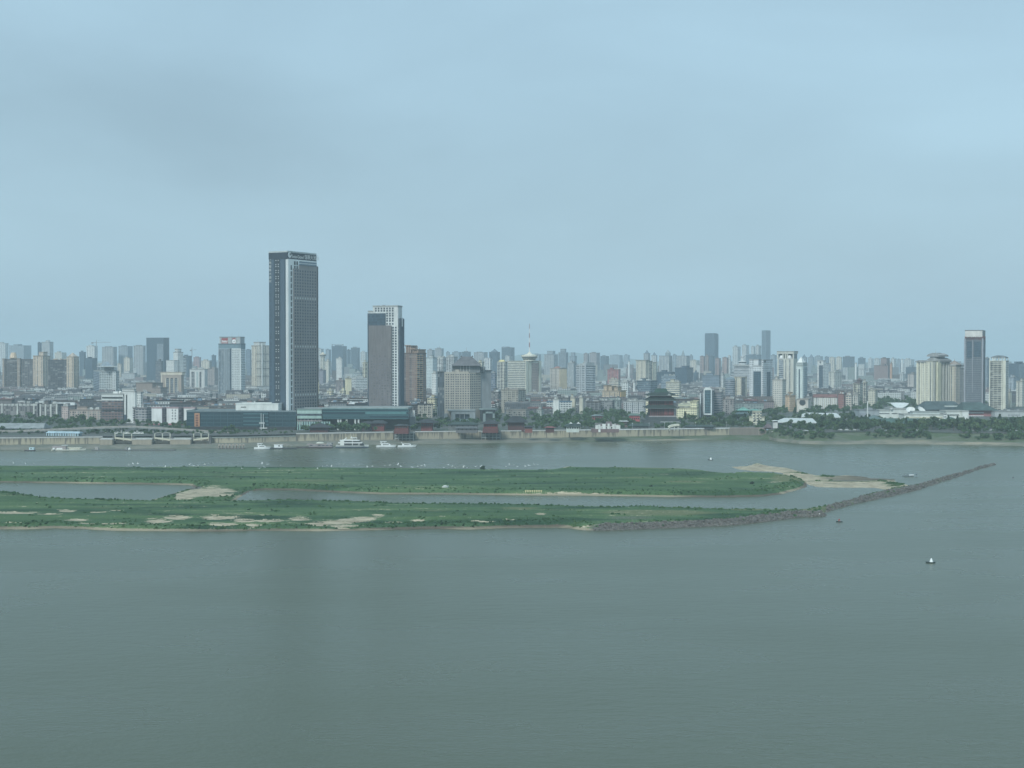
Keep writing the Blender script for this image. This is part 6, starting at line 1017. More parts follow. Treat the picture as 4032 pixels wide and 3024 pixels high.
def yacht(label,px0,px1,py,H,two,bow=1,group=None):
    r,q,m=boat('yacht',label,'yacht',(px0+px1)/2,py,group=group); L=(px1-px0)*m; k=bow
    def fl(f): return (lambda mb:f(mb))
    q('hull',lambda mb:hull(mb,L,4.8,2.3,PL,k,2.2,.6),(.8,.83,.82)); q('waterline_stripe',lambda mb:hull(mb,L*.97,4.82,.35,PL,k,1.5),(.2,.24,.28))
    a,c=(-L*.28,L*.22) if k>0 else (-L*.22,L*.28)
    q('cabin',lambda mb:cabin(mb,a,c,1.9,2.3,4.1,PL,L*.09 if k>0 else .4,.4 if k>0 else L*.09),(.8,.83,.82)); q('window',lambda mb:mb.box(a+L*.1,c-L*.1,-1.97,-1.8,2.9,3.6,DKM),DGREY)
    if two: q('flybridge',lambda mb:[mb.box(a-L*.05,c-L*.14,-2,2,4.3,4.7,PL),mb.box(a+L*.02,a+L*.2,-1.6,1.6,4.7,6.3,PL),mb.box(a-L*.04,a+L*.28,-1.9,1.9,6.3,6.7,PL)],(.8,.83,.82)); q('bridge_window',lambda mb:mb.box(a+L*.05,a+L*.18,-1.68,-1.5,5.0,5.8,DKM),DGREY)
    q('rail',lambda mb:[mb.bar((L*.2*k,-1.9,2.5),(L*.46*k,-.4,3.6),.08,PL)]+[mb.bar((L*t*k,-1.2,2.4),(L*t*k,-1.2,3.4),.06,PL) for t in (.25,.32,.4)],PALE)
    q('radar_arch',lambda mb:[mb.bar((a+.5,-1.5,4),(a-.8 if k>0 else a+2,-1.4,6.5 if two else 5.6),.18,PL),mb.bar((a+.5,1.5,4),(a-.8 if k>0 else a+2,1.4,6.5 if two else 5.6),.18,PL)],WHITE); return r
yacht("white two deck motor yacht moored between the cruise boat and the speedboat",1482,1562,1762,2.3,True); yacht("low pointed white speedboat rightmost of the moored white boats",1566,1641,1762,2,False)
yacht("white two deck yacht left of the small white cabin boat",1000,1066,1770,2.3,True,1)
r,q,m=boat('work_boat',"small boat with a boxy white cabin on a long dark flat hull",'boat',1112,1768); q('hull',lambda mb:hull(mb,116*m,6,1.4,PL,1,.6),(.09,.1,.11)); q('cabin',lambda mb:mb.box(-9,0,-2,2,1.4,4.6,PL),(.8,.84,.85)); q('window',lambda mb:mb.box(-4.5,-2.6,-2.1,-1.98,2.8,3.9,DKM),DGREY); q('cabin_roof',lambda mb:mb.box(-9.4,.4,-2.3,2.3,4.62,4.9,PL),WHITE)
for i in range(3): q('crane_post',lambda mb:mb.bar((4+i*4.5,0,1.4),(5+i*4.5,0,4.2-i*.5),.3,PL),(.3,.3,.28))
r,q,m=boat('pontoon',"long brown landing pontoon with cabins moored left of the cruise boat",'pontoon',1238,1764); L=145*m; q('hull',lambda mb:hull(mb,L,8,1.3,PL,-1,1),(.12,.1,.11)); q('deckhouse',lambda mb:mb.box(-L*.14,L*.48,-3,3,1.3,3.4,M['gridb']),(.3,.27,.27)); q('upper_house',lambda mb:mb.box(L*.34,L*.49,-2.6,2.6,3.4,5.7,M['gridb']),(.33,.33,.33)); q('upper_house',lambda mb:mb.box(-L*.2,-L*.06,-2.6,2.6,3.42,4.8,PL),(.28,.26,.26)); q('awning',lambda mb:[mb.dome(L*.15,0,5.2,4.8,1.5,PL,10,2),mb.box(L*.14,L*.16,-.3,.3,3.4,5.3,PL)],(.6,.6,.52)); q('deck_rail',lambda mb:mb.box(-L*.2,L*.34,-3.2,-3.1,3.4,4.2,PL),(.35,.3,.3))
r,q,m=boat('passenger_boat',"long white and cream passenger boat moored at the far left",'boat',270,1775); L=136*m; q('hull',lambda mb:hull(mb,L,6,1.5,PL,1,2,.8),(.72,.74,.66)); q('dark_waterline',lambda mb:hull(mb,L*.98,6.1,.3,PL,1,1.5),(.1,.1,.1)); q('cabin',lambda mb:mb.box(-L*.47,-L*.08,-2.4,2.4,1.5,4.9,PL),(.34,.3,.3)); q('white_bow_cabin',lambda mb:[mb.dome(-L*.42,-2.5,1.5,1.6,1.8,PL,8,3),cabin(mb,-L*.36,-L*.16,2.6,1.5,3.2,PL,1,1)],WHITE); q('long_cabin',lambda mb:[mb.box(L*.02,L*.34,-2.2,2.2,1.5,2.7,PL),mb.box(-L*.02,L*.36,-2.6,2.6,3.2,3.6,PL)],(.74,.73,.6)); q('window_band',lambda mb:mb.box(L*.02,L*.33,-2.0,2.0,2.7,3.2,DKM),DGREY); q('canopy',lambda mb:mb.box(-L*.2,-L*.05,-2.8,2.8,5.5,5.9,PL),(.6,.64,.62)); q('canopy_post',lambda mb:[mb.box(-L*u,-L*u+.3,-2.5,-2.2,4.9,5.5,PL) for u in (.19,.07)],PALE)
r,q,m=boat('barge',"dark flat barge with a small pale blue cabin at the far left",'barge',114,1776); q('hull',lambda mb:hull(mb,44*m,5,1.2,PL,-1,.6),(.1,.085,.09)); q('cabin',lambda mb:mb.box(0,5,-1.8,1.8,1.2,3.8,PL),(.5,.66,.7)); q('window',lambda mb:mb.box(1.5,3,-1.95,-1.79,2.3,3.1,DKM),DGREY)
r,q,m=boat('pontoon',"long dark pontoon lying along the quay below the three boat ramps",'pontoon',525,1774); L=330*m; q('hull',lambda mb:mb.box(-L/2,L/2,-3,3,-.3,.9,PL),(.12,.12,.125)); q('deck_hut',lambda mb:mb.box(-L*.46,-L*.42,-1.8,1.8,.9,3.6,PL),(.36,.35,.33)); q('white_tank',lambda mb:mb.dome(-L*.05,-1,.9,1.4,2.2,PL,8,3),WHITE); q('deck_hut',lambda mb:mb.box(-L*.1,-L*.075,-1.8,1.8,.9,3.2,PL),(.24,.24,.24))
r,q,m=boat('pontoon',"brown arcaded pontoon with eight small gables left of the white yachts",'pontoon',912,1767); L=104*m; q('hull',lambda mb:mb.box(-L/2,L/2,-3,3,-.3,.7,PL),(.13,.12,.12)); q('roof_beam',lambda mb:mb.box(-L/2,L/2,-2.5,2.5,3.3,3.7,PL),(.28,.25,.22))
for i in range(8): q('gable',lambda mb:[mb.box(-L/2+i*L/7.6,-L/2+i*L/7.6+.5,-2.5,2.5,.7,3.3,PL),mb.prism([(-L/2+i*L/7.6,-2.6),(-L/2+i*L/7.6+2,-2.6),(-L/2+i*L/7.6+2,-2.3),(-L/2+i*L/7.6,-2.3)],3.7,4.9,PL)],(.42,.36,.3))
r,q,m=boat('crane_boat',"small grey work boat with a raised stern frame crossing the right channel",'boat',3576,1877); q('hull',lambda mb:hull(mb,44*m,3,.9,PL,-1,.5),(.16,.2,.22)); q('cabin',lambda mb:[mb.box(1,5,-1.1,1.1,.9,2.0,PL)],(.66,.72,.74)); q('roof',lambda mb:mb.box(-.2,8,-1.2,1.2,2.4,2.7,PL),(.2,.26,.28)); q('frame',lambda mb:[mb.bar((7,-1,.9),(6.6,-1,2.5),.25,PL),mb.bar((8,1,.9),(7.4,1,2.5),.25,PL)],(.14,.18,.2)); q('deck_gear',lambda mb:mb.box(-2,-.8,-.5,.5,.9,2,PL),(.2,.24,.25))
def buoy(label,px,py,s,col,topc,kind):
    r,q,m=boat('buoy_boat' if kind!='dot' else 'buoy',label,'buoy',px,py); r.location.y-=1.5
    if kind=='dot': q('float',lambda mb:mb.dome(0,0,-.1,1.1*s,1.0*s,PL,10,3),col); q('top_mark',lambda mb:mb.cone(0,0,.8*s,1.9*s,.25*s,.12*s,6,PL),topc); return
    q('float',lambda mb:hull(mb,4.6*s,1.5*s,.55*s,PL,-1,.3,.15),col)
    if kind=='cone': q('white_cone',lambda mb:[mb.cone(.5*s,0,.5*s,2.35*s,.95*s,.2*s,12,PL)],topc); q('lamp',lambda mb:mb.cone(.5*s,0,2.35*s,2.7*s,.16*s,.12*s,8,PL),(.1,.12,.12))
    else: q('red_cage',lambda mb:[mb.bar((x*s*.55,y*s*.5,.5*s),(x*s*.3,y*s*.25,2.1*s),.11*s,PL) for x in(-1,1) for y in(-1,1)]+[mb.box(-.42*s,.42*s,-.06,.06,1.2*s,2.3*s,PL),mb.box(-.06,.06,-.42*s,.42*s,1.2*s,2.3*s,PL)],topc)
buoy("white cone navigation mark on a dark boat shaped float, nearest to the viewer",3664,2217,1.0,(.03,.05,.05),(.85,.9,.88),'cone'); buoy("red topped navigation mark on a small dark float off the stone jetty",3305,2056,.85,(.03,.05,.05),(.45,.08,.07),'cage')
buoy("distant white topped navigation mark near the far shore of the island",2797,1812,1.15,(.05,.06,.07),(.8,.84,.84),'cone'); buoy("tiny dark buoy alone on the open water at the far right",3990,1882,.8,(.1,.1,.11),(.12,.12,.12),'dot')
# things on the islands
def ontop(px,py,z=2.4): x,y=gp(px,py,z); return x,y
x,y=ontop(1755,1921); r=root('beached_boat',x,y,2.7,R(25)); tag(r,"small white skiff lying in the grass of the far island",'boat')
mb=MB(); hull(mb,5.2,1.9,1.0,PL,1,.6,.3); mb.build('hull',r,WHITE); mb=MB(); mb.box(-1.6,.4,-.6,.6,1.0,1.7,PL); mb.build('cabin',r,WHITE)
x,y=ontop(2100,1940); r=root('signboard_row',x,y,2.2); tag(r,"row of small pale yellow letters standing on the far island shore",'sign')
for i in range(8): mb=MB(); mb.box(-6+i*1.6,-5+i*1.6,0,.15,1.0,2.0,PL); mb.box(-5.6+i*1.6,-5.4+i*1.6,0,.1,-.2,1.0,PL); mb.build('letter_board',r,(.7,.62,.35))
# ---------------------------------------------------------------- egrets
def egret(k):
    rs=random.Random(k); mb=MB(); w=M['white']; fl=rs.uniform(-.3,.7)
    for (x0,x1,r0,r1) in ((-.55,-.2,.03,.15),(-.2,.2,.15,.15),(.2,.42,.15,.05),(.42,.7,.05,.04)):
        for i in range(6):
            a,c=i*math.pi/3,(i+1)*math.pi/3; mb.face([(x0,r0*math.cos(a),r0*math.sin(a)),(x1,r1*math.cos(a),r1*math.sin(a)),(x1,r1*math.cos(c),r1*math.sin(c)),(x0,r0*math.cos(c),r0*math.sin(c))],w)
    for s in (-1,1):
        mb.face([(.2,s*.1,.05),(-.22,s*.1,.05),(-.15,s*.6,.05+.55*fl+.25),(.22,s*.6,.05+.55*fl+.25)],w); mb.face([(.22,s*.6,.3+.55*fl),(-.15,s*.6,.3+.55*fl),(-.3,s*1.05,.3+.8*fl),(0,s*1.05,.3+.8*fl)],w)
    mb.face([(-.5,.03,0),(-.9,.02,-.02),(-.9,-.02,-.02),(-.5,-.03,0)],M['dark']); mb.face([(.7,.02,0),(.88,0,0),(.7,-.02,0)],M['dark'])
    me=bpy.data.meshes.new('egret'); me.from_pydata(mb.v,[],mb.f)
    for m_ in mb.mats: me.materials.append(m_)
    me.polygons.foreach_set('material_index',mb.m); return me
EG=[egret(k) for k in range(5)]
BIRDS=[(51,1825),(85,1820),(100,1827),(130,1825),(425,1836),(505,1831),(522,1826),(540,1826),(599,1828),(624,1841),(648,1846),(671,1842),(744,1838),(760,1834),(778,1833),(805,1829),(821,1825),(838,1824),(952,1845),(1020,1844),(1030,1827),(1039,1839),(1050,1829),(1104,1853),(1249,1848),(1270,1849),(1287,1844),(1304,1844),(1335,1827),(1351,1828),(1395,1833),(1412,1831),(1445,1851),(1465,1849),(1514,1846),(1533,1846),(1549,1841),(1565,1841),(1578,1842),(1623,1840),(1645,1839),(1659,1836),(1674,1835),(1749,1845),(1764,1840),(1779,1839),(1792,1851),(1824,1844),(1839,1841),(1872,1837),(1891,1837),(1992,1837),(2007,1830),(2023,1831),(2038,1837),(2069,1837),(2083,1834),(2104,1830),(2119,1829)]
rs=random.Random(12)
def nth(n): return f"{n}{'th' if 10<n%100<14 else {1:'st',2:'nd',3:'rd'}.get(n%10,'th')}"
BIRDS.sort()
for i,(px,py) in enumerate(BIRDS):
    D=rs.uniform(1275,1325); o=link('egret',EG[i%5]); o.location=(kx(px)*D,D,max(Zat(py,D),3.0)); o.rotation_euler=(rs.uniform(-.5,.5),rs.uniform(-.3,.3),rs.uniform(0,6.28)); o.scale=(1.6,)*3
    tag(o,f"white egret flying low over the far island shore, {nth(i+1)} from the left",'bird',"white egrets flying low over the island")
# people on the stone jetty spur
def person(label,px,py,z,shirt,pants,sit=False):
    me=bpy.data.meshes.new('person'); J=[(0,0,.95),(0,0,1.2),(0,0,1.45),(0,0,1.58),(0,0,1.72),(-.19,0,1.42),(-.27,.05,1.15),(-.2,.22,1.0),(.19,0,1.42),(.27,.05,1.15),(.2,.22,1.0),(-.1,0,.92),(-.12,.03,.5),(-.13,0,.06),(.1,0,.92),(.12,.03,.5),(.13,0,.06),(-.13,.16,.04),(.13,.16,.04)]
    if sit: J[12]=(-.12,.4,.9); J[13]=(-.13,.42,.5); J[17]=(-.13,.56,.46); J[15]=(.12,.4,.9); J[16]=(.13,.42,.5); J[18]=(.13,.56,.46)
    E=[(0,1),(1,2),(2,3),(3,4),(2,5),(5,6),(6,7),(2,8),(8,9),(9,10),(0,11),(11,12),(12,13),(0,14),(14,15),(15,16),(13,17),(16,18)]; me.from_pydata(J,E,[]); o=link('person',me); o.modifiers.new('s','SKIN')
    rad=[.15,.15,.16,.06,.11,.07,.05,.04,.07,.05,.04,.1,.07,.05,.1,.07,.05,.045,.045]
    for v,rr in zip(me.skin_vertices[0].data,rad): v.radius=(rr,rr)
    me.skin_vertices[0].data[0].use_root=True
    sb=o.modifiers.new('u','SUBSURF'); sb.levels=sb.render_levels=1
    bpy.context.view_layer.update(); m2=bpy.data.meshes.new_from_object(o.evaluated_get(bpy.context.evaluated_depsgraph_get())); bpy.data.objects.remove(o)
    sk=solid('skin',(.45,.3,.22),.6); sh=solid('shirt_cloth',shirt,.9); pt=solid('trouser_cloth',pants,.9); hr=solid('hair',(.02,.02,.02),.8); m2.materials.clear()
    for q_ in (sk,sh,pt,hr): m2.materials.append(q_)
    for p in m2.polygons: c=p.center; p.material_index=3 if c.z>1.74 else (0 if c.z>1.53 else (1 if c.z>.98 and (abs(c.x)<.24 or c.z>1.1) else (0 if (c.z>.9 and abs(c.x)>.17 and not sit) else 2)))
    x,y=gp(px,py,z); o=link('person',m2); o.location=(x,y,z); o.rotation_euler=(0,0,R(160)); tag(o,label,'person')
def ground_at(px,py):
    X,Y,Z,zone,s,PX,PY=ISL[1]; k=np.argmin((PX-px)**2+((PY-py)*2)**2); return float(Z.ravel()[k])
person("person in a white shirt sitting on the rocks at the jetty spur",3227,2031,max(ground_at(3227,2031),.6)-.35,(.78,.8,.78),(.1,.1,.12),True); person("person in dark clothes standing at the tip of the jetty spur",3248,2028,max(ground_at(3244,2028),.4),(.05,.06,.08),(.05,.05,.07))
# ---------------------------------------------------------------- tower cranes on the skyline
def tcrane(label,px,ytop,ybase,D,jl,cj):
    z0=Zat(ybase,D); r=root('tower_crane',kx(px)*D,D,z0,R(8)); tag(r,label,'crane'); h=Zat(ytop,D)-z0; m=D/FL
    mb=MB(); mb.box(-1.3,1.3,-1.3,1.3,0,h,M['smooth']); mb.build('mast',r,(.32,.34,.36)); mb=MB(); mb.bar((0,0,h-5),(jl*m,0,h-4),.9,M['smooth']); mb.bar((0,0,h+4),(jl*m*.7,0,h-4),.35,M['smooth']); mb.build('jib',r,(.34,.36,.38)); mb=MB(); mb.bar((0,0,h-5),(-cj*m,0,h-5),1.,M['smooth']); mb.box(-cj*m-1,-cj*m+6,-1.5,1.5,h-9,h-4,M['smooth']); mb.build('counterweight_arm',r,(.25,.25,.26)); mb=MB(); mb.cone(0,0,h,h+7,1,.2,4,M['smooth']); mb.build('peak',r,(.32,.34,.36))
tcrane("large tower crane with a long jib above the striped tower on the left",380,1343,1372,5190,55,18); tcrane("small thin tower crane left of the twin office towers",756,1373,1405,5400,18,7)
b=B('museum_mast',"tall slim grey chimney pole beside the curved roof cluster",2700,3569,3573,3573,0,'pole',dep=3) if False else None
# ---------------------------------------------------------------- trees
def leafmat(name,a,b_):
    m,nt,b=newmat(name); oi=nd(nt,'ShaderNodeObjectInfo'); n=noisec(nt,.35,4); c=mixc(nt,ramp(nt,n,[(.35,0.),(.65,1.)]),a,b_); k=mth(nt,'ADD',mth(nt,'MULTIPLY',oi.outputs['Random'],.5),.75)
    cc=nd(nt,'ShaderNodeCombineColor'); [nt.links.new(k,cc.inputs[i]) for i in range(3)]; c=mixc(nt,1.,c,cc.outputs[0],'MULTIPLY'); nt.links.new(c,b.inputs['Base Color']); b.inputs['Roughness'].default_value=.85; b.inputs['Specular IOR Level'].default_value=.2; return m
LEAF=[leafmat('tree_leaves',(.03,.07,.036),(.085,.14,.062)),leafmat('pale_tree_leaves',(.05,.09,.045),(.12,.17,.075)),leafmat('dark_tree_leaves',(.02,.05,.032),(.055,.095,.052))]
BARK=solid('bark',(.12,.09,.07),.95)
def crown_pts(rs,R_,H,n,shape):
    lobes=[(rs.normal(0,R_*.38,2),rs.uniform(.25,.8)*H,rs.uniform(.35,.6)*R_) for _ in range(7 if shape!='cone' else 5)]
    P=[]
    for i in range(n):
        if shape=='cone':
            t=rs.rand()**.7; rr=R_*(1-t*.85)*rs.rand()**.4; a=rs.rand()*6.28; P.append((rr*math.cos(a),rr*math.sin(a),t*H))
        else:
            (c,z,r)=lobes[rs.randint(len(lobes))]; d=rs.normal(0,1,3); d/=np.linalg.norm(d); d*=r*(.6+.4*rs.rand()**.5); P.append((c[0]+d[0],c[1]+d[1],max(z+d[2]*.75,.02)))
    return P
def leafmesh(name,P,rs,size,mat):
    V=[];F=[]
    for p in P:
        n_=rs.normal(0,1,3); n_/=np.linalg.norm(n_); a=np.cross(n_,(0,0,1)); a/=np.linalg.norm(a)+1e-6; b=np.cross(n_,a); s=size*(.6+.8*rs.rand()); i=len(V); p=np.array(p)
        V+=[tuple(p+a*s),tuple(p+b*s*.8),tuple(p-a*s*.9),tuple(p-b*s)]; F.append((i,i+1,i+2,i+3))
    me=bpy.data.meshes.new(name); me.from_pydata(V,[],F); me.materials.append(mat); return me
TV=[]
for k in range(9):
    rs=np.random.RandomState(60+k); shape='cone' if k==8 else 'round'; Rr,Hc=(5.2,7.5) if k<8 else (2.6,9.5); cm=leafmesh('crown',crown_pts(rs,Rr,Hc,330,shape),rs,.85,LEAF[(0,1,2,0,1,2,0,1,2)[k]])
    mb=MB(); mb.cone(0,0,-.5,3.5,.35,.22,6,BARK); [mb.bar((0,0,2.5),(2.2*math.cos(q*2.1),2.2*math.sin(q*2.1),5.6),.14,BARK) for q in range(3)]; tm=bpy.data.meshes.new('trunk'); tm.from_pydata(mb.v,[],mb.f); tm.materials.append(BARK); TV.append((cm,tm))
def inlot(x,y,pad=3.):
    for (X,Y,r,hx,hy,a) in LOTS:
        dx,dy=x-X,y-Y
        if dx*dx+dy*dy<(r+pad)**2:
            c,s=math.cos(-a),math.sin(-a)
            if abs(dx*c-dy*s)<hx+pad and abs(dx*s+dy*c)<hy+pad: return True
    return False
TP=[]; rt=np.random.RandomState(5)
# (px0,px1,ground row0,row1,count,scale,label,keep)
REG=[(3040,3700,1686,1701,60,.95,"leafy tree in the riverside park past the river wall end",1),(3700,4100,1684,1712,56,1.0,"tree in the dense park belt on the far right bank",1),(3300,3460,1655,1690,26,1.,"leafy tree around the tall white needle mast",1),
 (3560,4090,1668,1690,60,1.0,"leafy tree between the museum and the right bank",1),(3040,3400,1648,1672,40,1.,"leafy tree around the two flat pale exhibition roofs",1),(2680,2960,1652,1688,40,.9,"tree in the green belt between pagoda and cream house",1),(2560,2950,1690,1697,34,.55,"small dark hedge tree behind the white railed wall",1),
 (2140,2480,1640,1690,64,1.0,"park tree between balcony block and pagoda",1),(1900,2140,1650,1692,24,.85,"tree among the red halls right of the hotel",1),(1640,1900,1655,1697,40,.9,"tree in the gardens in front of the hotel",1),(1190,1470,1678,1700,44,1.05,"round green tree in front of the teal podium",1),(1470,1640,1655,1695,14,.8,"tree among the red halls below the second dark tower",1),
 (-40,600,1652,1676,60,.9,"tree between the viaduct and the left apartment rows",1),(340,1000,1700,1712,40,.45,"low bush on top of the left quay",1),(590,790,1672,1684,10,.8,"tree in front of the white gabled apartments",1),
 (3040,4060,1722,1735,24,.75,"shrubby tree on the river slope below the promenade",1),(3040,4090,1722,1735,120,.62,"s",0),(3380,3640,1560,1600,90,1.2,"t",0),(3040,3420,1598,1640,110,1.0,"t",0),(3420,3640,1590,1625,40,1.1,"t",0),(2240,2560,1598,1640,70,1.0,"t",0),(2780,3060,1600,1650,70,1.0,"t",0),(-40,400,1600,1650,50,.9,"t",0),(3040,4090,1655,1712,210,.8,"t",0),(2100,2560,1640,1692,120,.8,"t",0),(600,1200,1570,1600,40,.8,"t",0),(1640,2100,1600,1660,60,.8,"t",0),(2560,3040,1650,1697,110,.7,"t",0),(1180,1640,1670,1700,50,.8,"t",0),(-40,1000,1655,1700,170,.7,"t",0),(-40,1150,1697,1712,170,.38,"t",0),(3500,4090,1560,1600,40,1.0,"t",0)]
FV=[];nt_=0
TL=[];SV=[];SF=[]
for (a,c,y0,y1,n,sc,lab,keep) in REG:
    k=0; tries=0
    while k<n and tries<n*12:
        tries+=1; px=rt.uniform(a,c); X,Yv=gp(px,rt.uniform(y0,y1),LAND)
        if Yv<water_y(X)+SET+4 or inlot(X,Yv,3.5*sc): 
            if not ('slope' in lab or lab=='s'): continue
        if (3655<px<3770 and Yv<1748) or (3285<px<3420 and ('slope' in lab or lab=='s')): continue
        s=sc*rt.uniform(.65,1.25); z=LAND; v=rt.randint(9) if rt.rand()<.9 else 8
        if 'slope' in lab or lab=='s':
            vv=rt.uniform(.42,1.0); X=gp(px,1725,6)[0]; Yv=water_y(X)-3+vv*(SET+6); z=float(np.interp(vv,[.16,.5,.75,1.],[1.6,6.,8.6,12.]))-.3
        k+=1
        if keep and nt_<298:
            nt_+=1; r=root('tree',X,Yv,z,rt.uniform(0,6.28)); r.scale=(s,s,s*rt.uniform(.8,1.2)); tag(r,lab,'tree' if 'bush' not in lab else 'bush',"trees of the waterfront"); TL.append((lab,px,r))
            co=link('crown',TV[v][0],r); co.location=(0,0,2.6); link('trunk',TV[v][1],r)
        else:
            P=crown_pts(rt,4.6*s,6.5*s,110,'round'); SVi=len(SV)
            for p in P:
                n3=rt.normal(0,1,3); n3/=np.linalg.norm(n3); e=np.cross(n3,(0,0,1)); e/=np.linalg.norm(e)+1e-6; f=np.cross(n3,e); q_=1.15*s*(.6+.8*rt.rand()); p=np.array(p)+(X,Yv,z+1.5*s); i=len(SV)
                SV+=[tuple(p+e*q_),tuple(p+f*q_*.8),tuple(p-e*q_*.9),tuple(p-f*q_)]; SF.append((i,i+1,i+2,i+3))
me=bpy.data.meshes.new('treetops'); me.from_pydata(SV,[],SF); me.materials.append(LEAF[0]); tag(link('treetops',me),'mass of treetops merging behind the waterfront','trees',kind='stuff')
for lb in set(t[0] for t in TL):
    for i,t in enumerate(sorted([t for t in TL if t[0]==lb],key=lambda t:t[1])): t[2]['label']=lb+', '+nth(i+1)+' from the left'
# lone dark bushes on the islands
for px,py,s,lab in ((1903,1850,.55,"round dark bush alone on the far shore of the island"),(2768,1871,.3,"small dark bush by the notch of the far island"),(2963,1910,.45,"dark bush near the right end of the far island"),(2565,1920,.35,"small bush in the middle of the far island")):
    x,y=gp(px,py,2.2); r=root('bush',x,y,1.6); r.scale=(s,s,s*.9); tag(r,lab,'bush'); link('crown',TV[2][0],r).location=(0,0,.6); link('trunk',TV[2][1],r)
# ---------------------------------------------------------------- the low houses of the old town
def low_variant(k):
    rs=random.Random(100+k); w=rs.uniform(16,46); d=rs.uniform(9,14); h=rs.uniform(12,20); st=('old','grid','balc','resi','old','gridb')[k%6]
    mb=MB(); mb.box(-w/2,w/2,0,d,-.5,h,M[st]); a=('wall',mb)
    mb=MB()
    if k%3==0: mb.frus(-w/2-.6,w/2+.6,-.6,d+.6,h,-w/2+2,w/2-2,d*.5-.2,d*.5+.2,h+rs.uniform(2,3.4),M['roof'])
    else:
        for q in ((-w/2-.3,w/2+.3,-.3,.1),(-w/2-.3,w/2+.3,d-.1,d+.3),(-w/2-.3,-w/2+.1,.1,d-.1),(w/2-.1,w/2+.3,.1,d-.1)): mb.box(*q,h-.8,h+1.0,M['plain'])
        mb.box(-w/2+.1,w/2-.1,.1,d-.1,h-.3,h+.1,M['roof'])
    c=('roof',mb); sheds=[]
    for i in range(rs.randint(2,5)):
        x=rs.uniform(-w/2+1,w/2-6); y=rs.uniform(1,d-5); ww=rs.uniform(2,6); hh=rs.uniform(1.5,3.6); mb=MB(); sheds.append(('rooftop_shed',mb)); mb.box(x,x+ww,y,y+rs.uniform(2,4),h+.1,h+hh+.02*i,M['plain'])
    out=[]
    for nm,mb in [a,c]+sheds:
        me=bpy.data.meshes.new(nm); me.from_pydata(mb.v,[],mb.f); uvl=me.uv_layers.new(name='UVMap'); uvl.data.foreach_set('uv',np.array(mb.uv,dtype='f').ravel())
        for m_ in mb.mats: me.materials.append(m_)
        me.polygons.foreach_set('material_index',mb.m); out.append((nm,me))
    return out,w,d,h,(k%3==0)
LV=[low_variant(k) for k in range(18)]
PALS=[("white",(.62,.65,.63)),("cream",(.46,.44,.37)),("grey",(.24,.25,.255)),("dark grey",(.11,.115,.125)),("brown",(.16,.14,.13)),("pinkish",(.27,.22,.22)),("pale green",(.3,.36,.34))]
RPAL=[("dark roofed",(.04,.044,.05)),("dark roofed",(.055,.055,.06)),("brown roofed",(.08,.066,.062)),("grey roofed",(.15,.16,.165)),("red roofed",(.16,.075,.07)),("blue roofed",(.1,.18,.26)),("white roofed",(.6,.63,.62))]
MARKS=[(90,"the dark slab pair"),(240,"the slab with the tall cream end wall"),(330,"the arcaded brown row"),(440,"the red brown office"),(512,"the white stair tower"),(590,"the blank brown warehouse"),(690,"the tan arched block"),(782,"the pale recessed tower"),(905,"the twin sign towers"),(1030,"the tall cream tower"),(1160,"the tallest tower"),(1300,"the small cream balcony blocks"),(1400,"the stacked balcony terraces"),(1520,"the second dark tower"),(1632,"the brown crowned tower"),(1735,"the yellow house"),(1830,"the pagoda roofed hotel"),(1960,"the yellow capped tower"),(2060,"the antenna office"),(2200,"the red peaked cream block"),(2300,"the striped slanted office"),(2420,"the orange stepped apartments"),(2520,"the cream twin tower"),(2608,"the great pagoda"),(2705,"the yellow block"),(2787,"the arched green glass building"),(2870,"the round fronted tower"),(2995,"the white green glass tower"),(3100,"the arches tower"),(3160,"the pyramid tower"),(3250,"the white ribbed row"),(3380,"the Chinese roofed tower"),(3480,"the wide brown block"),(3570,"the satellite dishes"),(3680,"the curved roof cluster"),(3830,"the unfinished dark tower"),(3930,"the pergola tower")]
ORD=["nearest","second nearest","third nearest","fourth nearest","fifth nearest","sixth nearest","seventh nearest","eighth nearest","ninth nearest","tenth nearest","eleventh nearest","twelfth nearest","thirteenth nearest","fourteenth nearest"]
def dmin(px): return float(np.interp(px,[0,400,560,600,1240,1600,1680,1950,2100,2450,2560,3040,3060,3420,3460,4032],[2240,2240,2000,2010,1960,2020,2120,2280,2200,2380,2230,2290,2560,2750,2900,2800]))
rl=random.Random(77); cand=[]
D=1960.
while D<4300:
    step=D*.0095+5; px=-60+rl.uniform(0,60)
    while px<4090:
        k=rl.randrange(18); vs,w,d,h,pitched=LV[k]; wpx=w/D*FL; cx_=px+wpx/2; Dd=D+rl.uniform(-6,6)
        if Dd>dmin(cx_)+rl.uniform(0,25):
            x=kx(cx_)*Dd; y=Dd; rz=rl.choice((0,0,.12,-.15,.3,math.pi/2,math.pi/2+.2)) if w<34 else rl.uniform(-.12,.12); rr=max(w,d)/2
            if not inlot(x,y+d/2,rr*.55) and rl.random()<.86: cand.append((Dd,x,y,k,rz,rl.uniform(.85,1.15),rl.uniform(.7,1.25),rl.choice((0,0,1,2,2,2,3,3,3,3,4,4,5,6)),rl.choice((0,0,0,0,1,1,1,2,2,3,3,4,5,6)))); 
        px+=wpx*(1.02+rl.random()*.35)
    D+=step
cand.sort(key=lambda c:c[0]); NIND=max(0,296-sum(1 for o in S.objects if o.get('category')=='building'))
info=[]; IND=cand[:200]; REST=cand[200:]
for c in IND:
    Dd,x,y,k,rz,s1,s2,pc,rc=c; px,_=proj(x,y,20); mk=min(MARKS,key=lambda m_:abs(m_[0]-px)); side='left' if px<mk[0]-25 else ('right' if px>mk[0]+25 else 'center'); info.append((mk,side,pc,rc,Dd))
cnt={}
